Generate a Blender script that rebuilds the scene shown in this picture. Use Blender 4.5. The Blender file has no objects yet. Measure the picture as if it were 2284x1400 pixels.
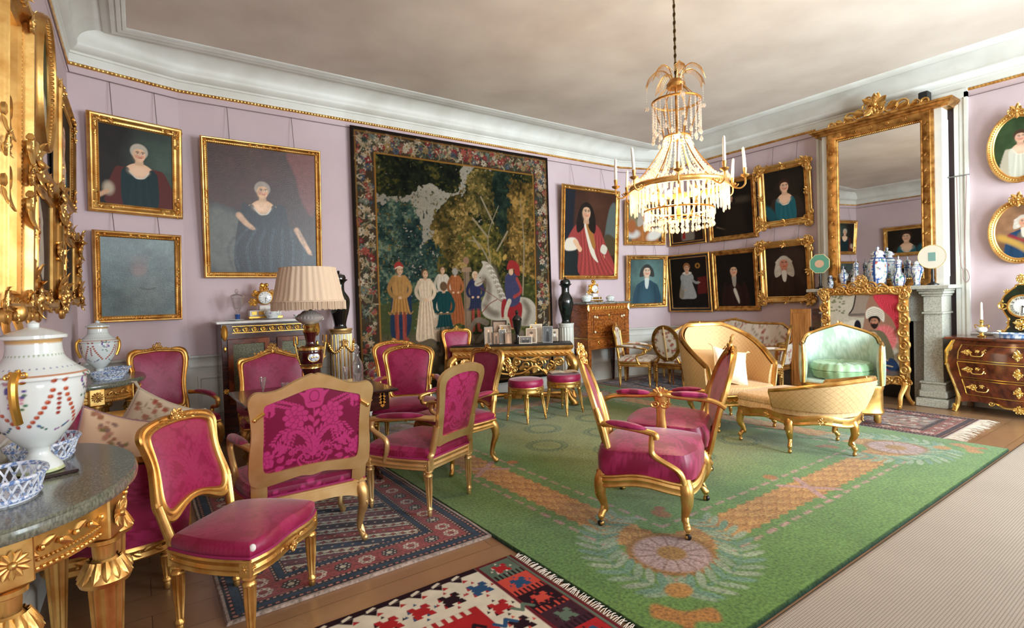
import bpy, math, random
import numpy as np
from mathutils import Vector, Matrix
SC = bpy.context.scene
COL = SC.collection
def S(r, g, b):
    f = lambda v: (v/255/12.92 if v/255 <= .04045 else ((v/255+.055)/1.055)**2.4)
    return np.array((f(r), f(g), f(b)))
A = np.array
PI = math.pi
# ---------------------------------------------------------------- camera
_pitch, _roll, _yaw, H = -.0189712, -.0303597, .9550236, 1.40
_f = A((math.cos(_yaw)*math.cos(_pitch), math.sin(_yaw)*math.cos(_pitch), math.sin(_pitch)))
_r0 = A((math.sin(_yaw), -math.cos(_yaw), 0)); _u0 = np.cross(_r0, _f)
_r = math.cos(_roll)*_r0+math.sin(_roll)*_u0; _u = -math.sin(_roll)*_r0+math.cos(_roll)*_u0
cd = bpy.data.cameras.new('camera'); co = bpy.data.objects.new('camera', cd); COL.objects.link(co)
co.matrix_world = Matrix(((_r[0], _u[0], -_f[0], 0), (_r[1], _u[1], -_f[1], 0), (_r[2], _u[2], -_f[2], H), (0, 0, 0, 1)))
cd.lens = 1175.638/2284*36; cd.sensor_width = 36; cd.shift_y = -7.97/2284; cd.clip_start = .05
SC.camera = co
# ---------------------------------------------------------------- light
SC.view_settings.view_transform = 'Standard'; SC.view_settings.look = 'None'
SC.view_settings.gamma = 1; SC.view_settings.use_curve_mapping = False
SC.view_settings.exposure = 0.0
wd = bpy.data.worlds.new('sky'); SC.world = wd; wd.use_nodes = True
wd.node_tree.nodes['Background'].inputs[0].default_value = (.75, .85, 1, 1)
wd.node_tree.nodes['Background'].inputs[1].default_value = .9
YF = -1.75                                   # window wall behind the camera
WINS = [(.95, 1.3), (4.55, 1.5), (6.75, 1.4)]
WPOW = [120, 400, 460]
for i, ((wx, ww), e) in enumerate(zip(WINS, WPOW)):
    l = bpy.data.lights.new('daylight', 'AREA'); l.shape = 'RECTANGLE'; l.size = ww*.95; l.size_y = 2.3; l.energy = e
    l.color = (.80, .93, 1.0) if i else (.95, .97, 1)
    o = bpy.data.objects.new('daylight', l); COL.objects.link(o); o.location = (wx, YF-.12, 1.85); o.rotation_euler = (PI/2, 0, 0)
CHX, CHY = 3.66, 2.75                        # chandelier axis
for k in range(6):
    l = bpy.data.lights.new('chandelier_bulb', 'POINT'); l.energy = 10; l.color = (1, .70, .42); l.shadow_soft_size = .025
    o = bpy.data.objects.new('chandelier_bulb', l); COL.objects.link(o)
    a = k*PI/3+.3; o.location = (CHX+.2*math.cos(a), CHY+.2*math.sin(a), 2.17)
l = bpy.data.lights.new('chandelier_bulb', 'POINT'); l.energy = 16; l.color = (1, .72, .45); l.shadow_soft_size = .03
o = bpy.data.objects.new('chandelier_bulb', l); COL.objects.link(o); o.location = (CHX, CHY, 2.66)
# ---------------------------------------------------------------- mesh builder
class M:
    def __init__(s): s.V=[]; s.Q=[]; s.T=[]; s.F=[]; s.C=[]; s.n=0; s.X=None
    def at(s, loc=(0,0,0), rz=0, rx=0, ry=0, sc=1):
        s.X = np.array(Matrix.Translation(loc) @ Matrix.Rotation(rz,4,'Z') @ Matrix.Rotation(ry,4,'Y') @ Matrix.Rotation(rx,4,'X') @ Matrix.Scale(sc,4)); return s
    def basis(s, o, x, y, z):
        X = np.eye(4); X[:3,0]=x; X[:3,1]=y; X[:3,2]=z; X[:3,3]=o; s.X = X; return s
    def add(s, v, q=None, t=None, f=None, c=None):
        v = np.asarray(v, float).reshape(-1,3)
        if s.X is not None: v = v@s.X[:3,:3].T+s.X[:3,3]
        if q is not None: s.Q.append(np.asarray(q).reshape(-1,4)+s.n)
        if t is not None: s.T.append(np.asarray(t).reshape(-1,3)+s.n)
        if f is not None: s.F += [[i+s.n for i in x] for x in f]
        s.C.append((c, len(v))); s.V.append(v); s.n += len(v); return s
    def grid(s, P, cu=False, cv=False, c=None):
        P = np.asarray(P, float); a, b = P.shape[:2]
        I, J = np.meshgrid(np.arange(a if cu else a-1), np.arange(b if cv else b-1), indexing='ij')
        I2=(I+1)%a; J2=(J+1)%b
        return s.add(P.reshape(-1,3), q=np.stack([I*b+J, I2*b+J, I2*b+J2, I*b+J2], -1), c=None if c is None else np.asarray(c).reshape(-1,3))
    def lathe(s, prof, n=24, c=(0,0,0), fl=None, col=None, sq=(1,1)):
        p = np.array(prof, float); th = np.arange(n)*2*PI/n
        R = p[:,0:1]*np.ones((1,n))
        if fl: R = R*(1-fl[1]*(.5+.5*np.cos(th*fl[0]))[None,:]*(p[:,2:3] if p.shape[1]>2 else 1))
        P = np.stack([c[0]+sq[0]*R*np.cos(th), c[1]+sq[1]*R*np.sin(th), c[2]+p[:,1:2]+0*R], -1)
        cc = None
        if col is not None: cc = col(P, th, p)
        return s.grid(P, cv=True, c=cc)
    def frames(s, P, closed, up=None):
        n = len(P); T = np.zeros_like(P)
        if closed: T = np.roll(P,-1,0)-np.roll(P,1,0)
        else: T[1:-1]=P[2:]-P[:-2]; T[0]=P[1]-P[0]; T[-1]=P[-1]-P[-2]
        T /= np.linalg.norm(T,axis=1)[:,None]+1e-12
        if up is None:
            u = A((0,0,1.)) if abs(T[0][2])<.9 else A((1.,0,0)); U=[]
            for t in T:
                u = u-t*(u@t); u = u/(np.linalg.norm(u)+1e-9); U.append(u)
            U = np.array(U)
        else:
            U = np.broadcast_to(np.asarray(up,float), P.shape); U = U-T*(U*T).sum(1)[:,None]; U = U/(np.linalg.norm(U,axis=1)[:,None]+1e-9)
        return T, U, np.cross(T,U)
    def tube(s, P, r, n=8, closed=False, cap=True, r2=None, up=None, c=None):
        P = np.asarray(P,float); T,U,B = s.frames(P, closed, up)
        r = np.broadcast_to(np.asarray(r,float), (len(P),)); r2 = r if r2 is None else np.broadcast_to(np.asarray(r2,float), (len(P),))
        th = np.arange(n)*2*PI/n
        G = P[:,None]+U[:,None]*(r[:,None]*np.cos(th))[...,None]+B[:,None]*(r2[:,None]*np.sin(th))[...,None]
        if cap and not closed: G = np.concatenate([P[None,0:1]+0*G[0:1], G, P[None,-1:]+0*G[0:1]], 0)
        return s.grid(G, cu=closed, cv=True, c=None if c is None else np.broadcast_to(c, G.shape))
    def sweep(s, prof, P, closed=False, up=(0,0,1), cp=True, cap=True):
        P = np.asarray(P,float); prof = np.asarray(prof,float); n=len(P)
        up = np.broadcast_to(np.asarray(up,float), P.shape)
        d = np.roll(P,-1,0)-P
        if not closed: d[-1]=d[-2]
        d = d/(np.linalg.norm(d,axis=1)[:,None]+1e-12)
        dp = np.roll(d,1,0)
        if not closed: dp[0]=d[0]
        a = np.cross(d,up); b = np.cross(dp,up)
        a /= np.linalg.norm(a,axis=1)[:,None]+1e-12; b /= np.linalg.norm(b,axis=1)[:,None]+1e-12
        m = a+b; m /= np.linalg.norm(m,axis=1)[:,None]+1e-12
        m = m/np.clip((m*a).sum(1),.35,1)[:,None]
        G = P[:,None]+m[:,None]*prof[None,:,0:1]+up[:,None]*prof[None,:,1:2]
        s.grid(G, cu=closed, cv=cp)
        if cap and not closed and cp:
            k=len(prof); s.add(np.concatenate([G[0],G[-1]]), f=[list(range(k)), list(range(2*k-1,k-1,-1))])
        return s
    def ell(s, c, r, n=10, m=7, col=None):
        r = np.broadcast_to(np.asarray(r,float),(3,)); ph = np.linspace(0,PI,m); th = np.arange(n)*2*PI/n
        P = np.stack([c[0]+r[0]*np.sin(ph)[:,None]*np.cos(th), c[1]+r[1]*np.sin(ph)[:,None]*np.sin(th), c[2]+r[2]*np.cos(ph)[:,None]+0*th], -1)
        return s.grid(P, cv=True, c=None if col is None else np.broadcast_to(col, P.shape))
    def box(s, x0, x1, y0, y1, z0, z1, c=None):
        v = [(x,y,z) for z in (z0,z1) for y in (y0,y1) for x in (x0,x1)]
        return s.add(v, q=[(0,2,3,1),(4,5,7,6),(0,1,5,4),(2,6,7,3),(0,4,6,2),(1,3,7,5)], c=None if c is None else np.tile(c,(8,1)))
    def bev(s, x0, x1, y0, y1, z0, z1, b=.006):
        # box with bevelled edges: three stacked octagonal loops
        def loop(i, z): return [(x0+i+b,y0+i,z),(x1-i-b,y0+i,z),(x1-i,y0+i+b,z),(x1-i,y1-i-b,z),(x1-i-b,y1-i,z),(x0+i+b,y1-i,z),(x0+i,y1-i-b,z),(x0+i,y0+i+b,z)]
        L = A([loop(b,z0),loop(0,z0+b),loop(0,z1-b),loop(b,z1)])
        s.grid(L, cv=True); return s.add(np.concatenate([L[0],L[3]]), f=[list(range(7,-1,-1)), list(range(8,16))])
    def prism(s, poly, h, o=(0,0,0), x=(1,0,0), y=(0,1,0), z=(0,0,1), c=None):
        p = np.asarray(poly,float); o,x,y,z = map(lambda q:np.asarray(q,float),(o,x,y,z)); n=len(p)
        b = o+p[:,0:1]*x+p[:,1:2]*y; t = b+h*z; i=np.arange(n); j=(i+1)%n
        return s.add(np.concatenate([b,t]), q=np.stack([i,j,j+n,i+n],-1), f=[list(range(n-1,-1,-1)), list(range(n,2*n))], c=None if c is None else np.tile(c,(2*n,1)))
    def fill(s, out, ctr, nrm, hf, rings=8, col=None):
        out = np.asarray(out,float); v = np.linspace(0,1,rings+1)
        P = np.asarray(ctr)+v[:,None,None]*(out-ctr)[None]+np.asarray(nrm)*hf(v)[:,None,None]
        return s.grid(P, cv=True, c=None if col is None else col(P))
    def build(s, name, m, parent=None, ang=40, **props):
        me = bpy.data.meshes.new(name); V = np.concatenate(s.V).astype(np.float32)
        fs=[]; st=[]; k=0
        if s.Q: q=np.concatenate(s.Q); fs.append(q.ravel()); st.append(k+4*np.arange(len(q))); k+=q.size
        if s.T: q=np.concatenate(s.T); fs.append(q.ravel()); st.append(k+3*np.arange(len(q))); k+=q.size
        for f in s.F: fs.append(np.array(f)); st.append(np.array([k])); k+=len(f)
        L=np.concatenate(fs).astype(np.int32); ST=np.concatenate(st).astype(np.int32)
        me.vertices.add(len(V)); me.vertices.foreach_set('co', V.ravel())
        me.loops.add(len(L)); me.loops.foreach_set('vertex_index', L)
        me.polygons.add(len(ST)); me.polygons.foreach_set('loop_start', ST)
        me.update(calc_edges=True); me.validate()
        me.polygons.foreach_set('use_smooth', np.ones(len(me.polygons),bool))
        if ang<180: me.set_sharp_from_angle(angle=math.radians(ang))
        if any(c is not None for c,_ in s.C):
            ca = me.color_attributes.new('Col','FLOAT_COLOR','POINT'); arr=np.ones((len(V),4),np.float32); k=0
            for c,n in s.C:
                if c is not None: arr[k:k+n,:3]=np.clip(c,0,4)
                k+=n
            ca.data.foreach_set('color', arr.ravel())
        if m is not None: me.materials.append(m)
        o = bpy.data.objects.new(name, me); COL.objects.link(o)
        if parent is not None: o.parent = parent
        for kk,vv in props.items(): o[kk]=vv
        return o
def thing(name, label, cat, loc=(0,0,0), rz=0, group=None):
    o = bpy.data.objects.new(name, None); o.empty_display_size=.1; COL.objects.link(o); o.location=loc; o.rotation_euler=(0,0,rz)
    o['label']=label; o['category']=cat
    if group: o['group']=group
    return o
def tag(o, label, cat, group=None):
    o['label']=label; o['category']=cat
    if group: o['group']=group
    return o
def dup(r, loc, rz, label, group=None):
    c = r.copy(); COL.objects.link(c); c.location=loc; c.rotation_euler=(0,0,rz); c['label']=label
    if group: c['group']=group
    for ch in list(r.children):
        d = ch.copy(); COL.objects.link(d); d.parent=c
        for g in list(ch.children):
            e = g.copy(); COL.objects.link(e); e.parent=d
    return c
def cat_(pts, n=8, closed=False):
    p = np.asarray(pts,float); N=len(p); out=[]
    for i in range(N if closed else N-1):
        if closed: a,b,c,d = p[(i-1)%N],p[i],p[(i+1)%N],p[(i+2)%N]
        else: a,b,c,d = p[max(i-1,0)],p[i],p[i+1],p[min(i+2,N-1)]
        t = (np.arange(n)/n)[:,None]
        out.append(.5*((2*b)+(c-a)*t+(2*a-5*b+4*c-d)*t*t+(-a+3*b-3*c+d)*t**3))
    if not closed: out.append(p[-1:])
    return np.concatenate(out)
def resamp(P, n, closed=True):
    Q = np.concatenate([P,P[:1]]) if closed else P
    d = np.concatenate([[0],np.cumsum(np.linalg.norm(np.diff(Q,axis=0),axis=1))])
    t = np.linspace(0,d[-1],n+1 if closed else n)
    if closed: t=t[:-1]
    return np.stack([np.interp(t,d,Q[:,k]) for k in range(Q.shape[1])],-1)
def norm(v): v=np.asarray(v,float); return v/(np.linalg.norm(v)+1e-12)
# ---------------------------------------------------------------- materials
def mat(name, col, rough=.5, metal=0, attr=False, nz=None, bump=None, sheen=0, coat=0, spec=.5, alpha=None, emit=None, wave=None, aniso=None):
    m = bpy.data.materials.new(name); m.use_nodes=True; nt=m.node_tree; N=nt.nodes; L=nt.links; b=N['Principled BSDF']
    I=b.inputs; I['Base Color'].default_value=(*col,1); I['Roughness'].default_value=rough; I['Metallic'].default_value=metal
    I['Specular IOR Level'].default_value=spec
    if sheen: I['Sheen Weight'].default_value=sheen; I['Sheen Roughness'].default_value=.35
    if coat: I['Coat Weight'].default_value=coat; I['Coat Roughness'].default_value=.12
    if emit is not None: I['Emission Color'].default_value=(*emit[0],1); I['Emission Strength'].default_value=emit[1]
    src=None
    tc=N.new('ShaderNodeTexCoord')
    def noise(sc, det=4, vec=None, st=(1,1,1)):
        mp=N.new('ShaderNodeMapping'); mp.inputs['Scale'].default_value=st; L.new(tc.outputs['Object'],mp.inputs['Vector'])
        n=N.new('ShaderNodeTexNoise'); n.inputs['Scale'].default_value=sc; n.inputs['Detail'].default_value=det; L.new(mp.outputs[0],n.inputs['Vector']); return n
    def mix(fac, a, b_, mode='MIX'):
        x=N.new('ShaderNodeMix'); x.data_type='RGBA'; x.blend_type=mode
        for k,v in ((0,fac),(6,a),(7,b_)):
            if hasattr(v,'is_linked') or hasattr(v,'links'): L.new(v,x.inputs[k])
            elif k==0: x.inputs[0].default_value=v
            else: x.inputs[k].default_value=(*v,1)
        return x.outputs[2]
    if attr:
        at=N.new('ShaderNodeAttribute'); at.attribute_name='Col'; src=at.outputs['Color']
    if nz:   # (scale, colour2, contrast lo, hi, stretch)
        n=noise(nz[0], 5, st=nz[4] if len(nz)>4 else (1,1,1)); r=N.new('ShaderNodeMapRange'); r.inputs[1].default_value=nz[2]; r.inputs[2].default_value=nz[3]; L.new(n.outputs['Fac'],r.inputs[0])
        if src is None: src=mix(r.outputs[0], col, nz[1])
        else: src=mix(r.outputs[0], src, nz[1], 'MULTIPLY')
    if src is not None: L.new(src,I['Base Color'])
    if bump:  # (scale, strength, stretch)
        n=noise(bump[0],3,st=bump[2] if len(bump)>2 else (1,1,1)); bp=N.new('ShaderNodeBump'); bp.inputs['Strength'].default_value=bump[1]; bp.inputs['Distance'].default_value=.004
        L.new(n.outputs['Fac'],bp.inputs['Height']); L.new(bp.outputs[0],I['Normal'])
    return m
def clear(name, tint=(1,1,1), gl=.25, rough=.03, body=.0, bcol=(1,1,1)):
    # thin clear glass / crystal: mostly see-through with a facing-dependent gloss
    m=bpy.data.materials.new(name); m.use_nodes=True; nt=m.node_tree; N=nt.nodes; L=nt.links; N.remove(N['Principled BSDF'])
    t=N.new('ShaderNodeBsdfTransparent'); t.inputs[0].default_value=(*tint,1)
    g=N.new('ShaderNodeBsdfGlossy'); g.inputs['Roughness'].default_value=rough
    lw=N.new('ShaderNodeLayerWeight'); lw.inputs[0].default_value=gl
    a=N.new('ShaderNodeMixShader'); L.new(lw.outputs['Facing'],a.inputs[0]); L.new(t.outputs[0],a.inputs[1]); L.new(g.outputs[0],a.inputs[2])
    out=a
    if body:
        d=N.new('ShaderNodeBsdfTranslucent'); d.inputs[0].default_value=(*bcol,1)
        d2=N.new('ShaderNodeBsdfDiffuse'); d2.inputs[0].default_value=(*bcol,1)
        ad=N.new('ShaderNodeMixShader'); ad.inputs[0].default_value=.5; L.new(d.outputs[0],ad.inputs[1]); L.new(d2.outputs[0],ad.inputs[2])
        e=N.new('ShaderNodeMixShader'); e.inputs[0].default_value=body; L.new(a.outputs[0],e.inputs[1]); L.new(ad.outputs[0],e.inputs[2]); out=e
    L.new(out.outputs[0],N['Material Output'].inputs['Surface']); return m
GOLD = mat('gilding', S(228,186,112), .36, .92, nz=(9,S(190,132,62),.38,.7), bump=(60,.12))
GOLDD = mat('old_gilding', S(206,154,84), .38, .9, nz=(14,S(140,92,40),.4,.66), bump=(50,.15))
GOLDP = mat('pale_flat_gilding', S(236,202,144), .40, .85, nz=(6,S(210,166,102),.35,.7), bump=(40,.06))
BRASS = mat('bright_brass', S(240,205,120), .22, 1)
ORM = mat('ormolu', S(226,176,84), .3, 1, bump=(80,.1))
WHITE = mat('white_paint', S(222,222,214), .45, nz=(3,S(208,206,196),.4,.7))
CEIL = mat('ceiling_plaster', S(226,214,200), .85, nz=(1.2,S(206,192,178),.35,.7))
LILAC = mat('lilac_wall_cloth', S(204,184,188), .8, nz=(1.5,S(196,175,179),.35,.7), bump=(300,.05))
MARBLE = mat('grey_green_marble', S(126,126,108), .2, nz=(70,S(88,90,78),.38,.64,(1,2.4,1)), coat=.3)
GMARB = mat('grey_marble', S(150,148,138), .2, nz=(22,S(100,100,94),.38,.66), coat=.2)
WMARB = mat('white_marble', S(226,222,216), .2, nz=(8,S(200,198,196),.4,.65))
STONE = mat('speckled_limestone', S(186,184,170), .6, nz=(70,S(156,153,140),.40,.62), bump=(70,.1))
MAHOG = mat('dark_mahogany', S(74,34,24), .22, nz=(7,S(38,16,14),.35,.65,(1,1,6)), coat=.4)
KING = mat('kingwood_veneer', S(128,64,34), .22, nz=(9,S(72,32,18),.35,.65,(1,6,1)), coat=.5)
SATIN = mat('satinwood_veneer', S(176,102,42), .25, nz=(14,S(112,58,22),.36,.66,(1,1,4)), coat=.4)
OAK = mat('oiled_pine', S(190,126,60), .4, nz=(6,S(150,92,40),.4,.66,(8,8,.6)))
BLACK = mat('black_lacquer', S(18,18,18), .12, coat=.6)
EBON = mat('ebonised_wood', S(22,18,18), .35)
DKGREEN = mat('dark_green_shell', S(18,44,24), .2, nz=(30,S(8,20,12),.4,.6), coat=.5)
PORC = mat('porcelain', S(232,234,230), .12, attr=True, coat=.4)
CLOTH = mat('damask_satin', S(150,10,70), .42, attr=True, sheen=.35, spec=.45, bump=(900,.05))
FABRIC = mat('woven_cover', S(200,180,160), .75, attr=True, sheen=.15, bump=(500,.08))
SILK = mat('silk_cover', S(200,180,160), .38, attr=True, sheen=.4, bump=(30,.12))
PAINT = mat('oil_paint', S(60,50,40), .5, attr=True, spec=.18, bump=(260,.10))
OLDPNT = mat('crackled_oil_paint', S(60,50,40), .32, attr=True, spec=.5, bump=(120,.35))
WEAVE = mat('wool_tapestry', S(90,80,60), .92, attr=True, spec=.1, bump=(420,.12))
PILE = mat('wool_pile', S(90,120,60), .97, attr=True, spec=.05, sheen=.25, bump=(240,.6), nz=(60,S(170,170,170),.35,.7))
FLAT = mat('flatweave_wool', S(120,80,60), .95, attr=True, spec=.05, bump=(500,.25))
GLASS = clear('clear_glass', (1,1,1), .35)
CUT = clear('cut_glass', (.97,.95,.95), .5, .06, .10, S(235,225,225))
CRYST = clear('crystal', (1,.96,.90), .55, .05, .22, (1,.93,.84))
WAX = mat('white_wax', S(244,240,228), .5)
PRINT = mat('photograph_print', S(200,190,180), .5, attr=True)
MIRROR = mat('mirror_glass', (.80,.80,.78), .015, 1)
# ---------------------------------------------------------------- carving helpers
def scroll(m, o, X, Y, r, turns=1.5, th=.012, ccw=1, a0=0., taper=.35, n=26, z=None, rise=0):
    X,Y=norm(X),norm(Y); Z=np.cross(X,Y); t=np.linspace(0,1,n); a=a0+ccw*t*turns*2*PI; R=r*(1-.86*t)
    P=np.asarray(o,float)+X*(R*np.cos(a))[:,None]+Y*(R*np.sin(a))[:,None]+Z*(rise*t)[:,None]
    m.tube(P, th*(1-(1-taper)*t), 6, up=Z); m.ell(P[-1], th*.9, 6, 5)
def leaf(m, o, d, nrm, L, W, curl=.35, lobes=3, na=9):
    d=norm(d); nrm=norm(nrm-d*(np.asarray(nrm)@d)); sd=np.cross(d,nrm); t=np.linspace(0,1,na)
    w=W*np.sin(PI*np.clip(t*.86+.14,0,1))**.8*(1-.16*np.abs(np.sin(t*lobes*PI)))
    u=np.linspace(-1,1,7); h=L*.12*np.cos(u*PI*.5)-.25*W*np.abs(np.sin(u*PI*1.5))*.4
    P=np.asarray(o,float)+d*(L*t*(1-.18*t))[:,None,None]+sd*(w[:,None]*u)[...,None]+nrm*(h[None]*(1-.5*t[:,None])+(curl*L*t**2.2)[:,None])[...,None]
    m.grid(P)
def rosette(m, c, nrm, r, k=10, up=(0,0,1)):
    nrm=norm(nrm); X=norm(np.cross(up,nrm)); Y=np.cross(nrm,X)
    for i in range(k):
        a=i*2*PI/k; d=X*math.cos(a)+Y*math.sin(a); leaf(m, np.asarray(c)+d*r*.15, d, nrm, r*.9, r*2.4/k, .1, 1, 6)
    m.ell(np.asarray(c)+nrm*r*.14, r*.24, 8, 6)
def beads(m, P, r, step=None, n=6):
    P=resamp(np.asarray(P,float), max(2,int(np.linalg.norm(np.diff(P,axis=0),axis=1).sum()/(step or 2.1*r))), False)
    for p in P: m.ell(p, r, n, 5)
def cluster(m, o, X, Y, size, seed=0, n=7, thick=.09):
    # rocaille clump in the plane X,Y with relief along X x Y
    R=random.Random(seed); X,Y=norm(X),norm(Y); Z=np.cross(X,Y); o=np.asarray(o,float)
    m.ell(o+Z*size*.12, 1e-6+size*.22, 10, 7)
    for i in range(n):
        a=2*PI*i/n+R.uniform(-.2,.2); d=X*math.cos(a)+Y*math.sin(a); k=R.random()
        if k<.55: leaf(m, o+d*size*.12+Z*size*.08, d, Z, size*R.uniform(.7,1.05), size*.26, R.uniform(.1,.4))
        else: scroll(m, o+d*size*.55+Z*size*.1, d, np.cross(Z,d), size*.34, 1.3, size*thick*1.2, R.choice((1,-1)), PI)
    for i in range(n): 
        a=R.uniform(0,6.28); q=R.uniform(.2,.6)*size; m.ell(o+(X*math.cos(a)+Y*math.sin(a))*q+Z*size*.16, size*R.uniform(.06,.11), 6, 5)
def band(m, P, nrm, w, seed=0, step=None):
    # run of carved leaves and berries along a path
    R=random.Random(seed); P=np.asarray(P,float); L=np.linalg.norm(np.diff(P,axis=0),axis=1).sum(); k=max(3,int(L/(step or w*1.1))); Q=resamp(P,k+1,False); nrm=norm(nrm)
    for i in range(k):
        d=norm(Q[i+1]-Q[i]); sd=np.cross(nrm,d); s_=1 if i%2 else -1
        leaf(m, Q[i], d+sd*s_*.5, nrm, w*1.25, w*.36, .18)
        if i%2==0: m.ell((Q[i]+Q[i+1])/2+nrm*w*.2-sd*s_*w*.2, w*.2, 6, 5)
# ---------------------------------------------------------------- painting with numpy: colours are evaluated per mesh vertex
def vn(x, y, seed=0):
    R=np.random.RandomState(seed).rand(64,64); xi=np.floor(x).astype(int); yi=np.floor(y).astype(int); fx=x-xi; fy=y-yi; fx=fx*fx*(3-2*fx); fy=fy*fy*(3-2*fy)
    g=lambda i,j: R[i%64,j%64]
    return (g(xi,yi)*(1-fx)+g(xi+1,yi)*fx)*(1-fy)+(g(xi,yi+1)*(1-fx)+g(xi+1,yi+1)*fx)*fy
def fbm(x, y, seed=0, o=4): return sum(vn(x*2**k,y*2**k,seed+k)/2**(k+1) for k in range(o))/(1-2**-o)
class Pt:
    def __init__(s, w, h, n, bg=(0,0,0)):
        s.w,s.h=w,h; s.nx=n; s.ny=max(8,int(n*h/w)); s.X,s.Y=np.meshgrid(np.linspace(0,w,s.nx),np.linspace(0,h,s.ny),indexing='ij'); s.C=np.ones((s.nx,s.ny,3))*np.asarray(bg); s.px=w/n
    def bl(s, m, col):
        m=np.clip(m,0,1)[...,None]; s.C=s.C*(1-m)+np.asarray(col)*m; return s
    def el(s, cx, cy, rx, ry, col, soft=.1, rot=0, k=1.):
        c,n=math.cos(rot),math.sin(rot); R=max(rx,ry)*(1+soft)+s.px
        i0,i1=[int(np.clip(v/s.w*(s.nx-1),0,s.nx)) for v in (cx-R,cx+R+2*s.px)]; j0,j1=[int(np.clip(v/s.h*(s.ny-1),0,s.ny)) for v in (cy-R,cy+R+2*s.px)]
        if i1<=i0 or j1<=j0: return s
        X=s.X[i0:i1,j0:j1]-cx; Y=s.Y[i0:i1,j0:j1]-cy
        d=np.hypot((X*c+Y*n)/rx,(-X*n+Y*c)/ry); so=max(soft, s.px/min(rx,ry)*.7); m=np.clip((1+so/2-d)/so,0,1)[...,None]*k
        s.C[i0:i1,j0:j1]=s.C[i0:i1,j0:j1]*(1-m)+np.asarray(col)*m; return s
    def pg(s, pts, col, soft=0., k=1.):
        p=np.asarray(pts,float); lo=p.min(0)-soft-s.px; hi=p.max(0)+soft+s.px
        i0,i1=[int(np.clip(v/s.w*(s.nx-1),0,s.nx)) for v in (lo[0],hi[0]+s.px)]; j0,j1=[int(np.clip(v/s.h*(s.ny-1),0,s.ny)) for v in (lo[1],hi[1]+s.px)]
        if i1<=i0 or j1<=j0: return s
        X=s.X[i0:i1,j0:j1]; Y=s.Y[i0:i1,j0:j1]; ins=np.zeros(X.shape,bool); dm=np.full(X.shape,9.)
        for a,b in zip(p,np.roll(p,-1,0)):
            if abs(a[1]-b[1])>1e-12: ins^=((a[1]>Y)!=(b[1]>Y))&(X<(b[0]-a[0])*(Y-a[1])/(b[1]-a[1])+a[0])
            e=b-a; t=np.clip(((X-a[0])*e[0]+(Y-a[1])*e[1])/(e@e+1e-12),0,1); dm=np.minimum(dm,np.hypot(X-a[0]-t*e[0],Y-a[1]-t*e[1]))
        so=max(soft,s.px*.8); m=np.clip(.5+np.where(ins,dm,-dm)/so,0,1)[...,None]*k
        s.C[i0:i1,j0:j1]=s.C[i0:i1,j0:j1]*(1-m)+np.asarray(col)*m; return s
    def sp(s, pts, col, soft=0., n=5, k=1.): return s.pg(cat_(pts,n,True), col, soft, k)
    def st(s, pts, w, col, soft=None, k=1., sm=True):
        p=cat_(pts,5) if sm and len(pts)>2 else np.asarray(pts,float); ww=np.linspace(w[0],w[1],len(p)) if hasattr(w,'__len__') else np.full(len(p),w)
        for a,b,wi in zip(p[:-1],p[1:],ww):
            lo=np.minimum(a,b)-wi-s.px*2; hi=np.maximum(a,b)+wi+s.px*2
            i0,i1=[int(np.clip(v/s.w*(s.nx-1),0,s.nx)) for v in (lo[0],hi[0]+s.px)]; j0,j1=[int(np.clip(v/s.h*(s.ny-1),0,s.ny)) for v in (lo[1],hi[1]+s.px)]
            if i1<=i0 or j1<=j0: continue
            X=s.X[i0:i1,j0:j1]; Y=s.Y[i0:i1,j0:j1]; e=b-a; t=np.clip(((X-a[0])*e[0]+(Y-a[1])*e[1])/(e@e+1e-12),0,1)
            d=np.hypot(X-a[0]-t*e[0],Y-a[1]-t*e[1]); so=soft or s.px*.8; m=np.clip(.5+(wi/2-d)/so,0,1)[...,None]*k
            s.C[i0:i1,j0:j1]=s.C[i0:i1,j0:j1]*(1-m)+np.asarray(col)*m
        return s
    def mul(s, sc, lo, hi, seed=0, st=(1,1)): s.C*=(lo+(hi-lo)*fbm(s.X*sc*st[0],s.Y*sc*st[1],seed))[...,None]; return s
    def at(s, x, y):
        i=np.clip(x/s.w*(s.nx-1),0,s.nx-1.001); j=np.clip(y/s.h*(s.ny-1),0,s.ny-1.001); a=i.astype(int); b=j.astype(int); fx=(i-a)[...,None]; fy=(j-b)[...,None]; C=s.C
        return (C[a,b]*(1-fx)+C[a+1,b]*fx)*(1-fy)+(C[a,b+1]*(1-fx)+C[a+1,b+1]*fx)*fy
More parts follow.
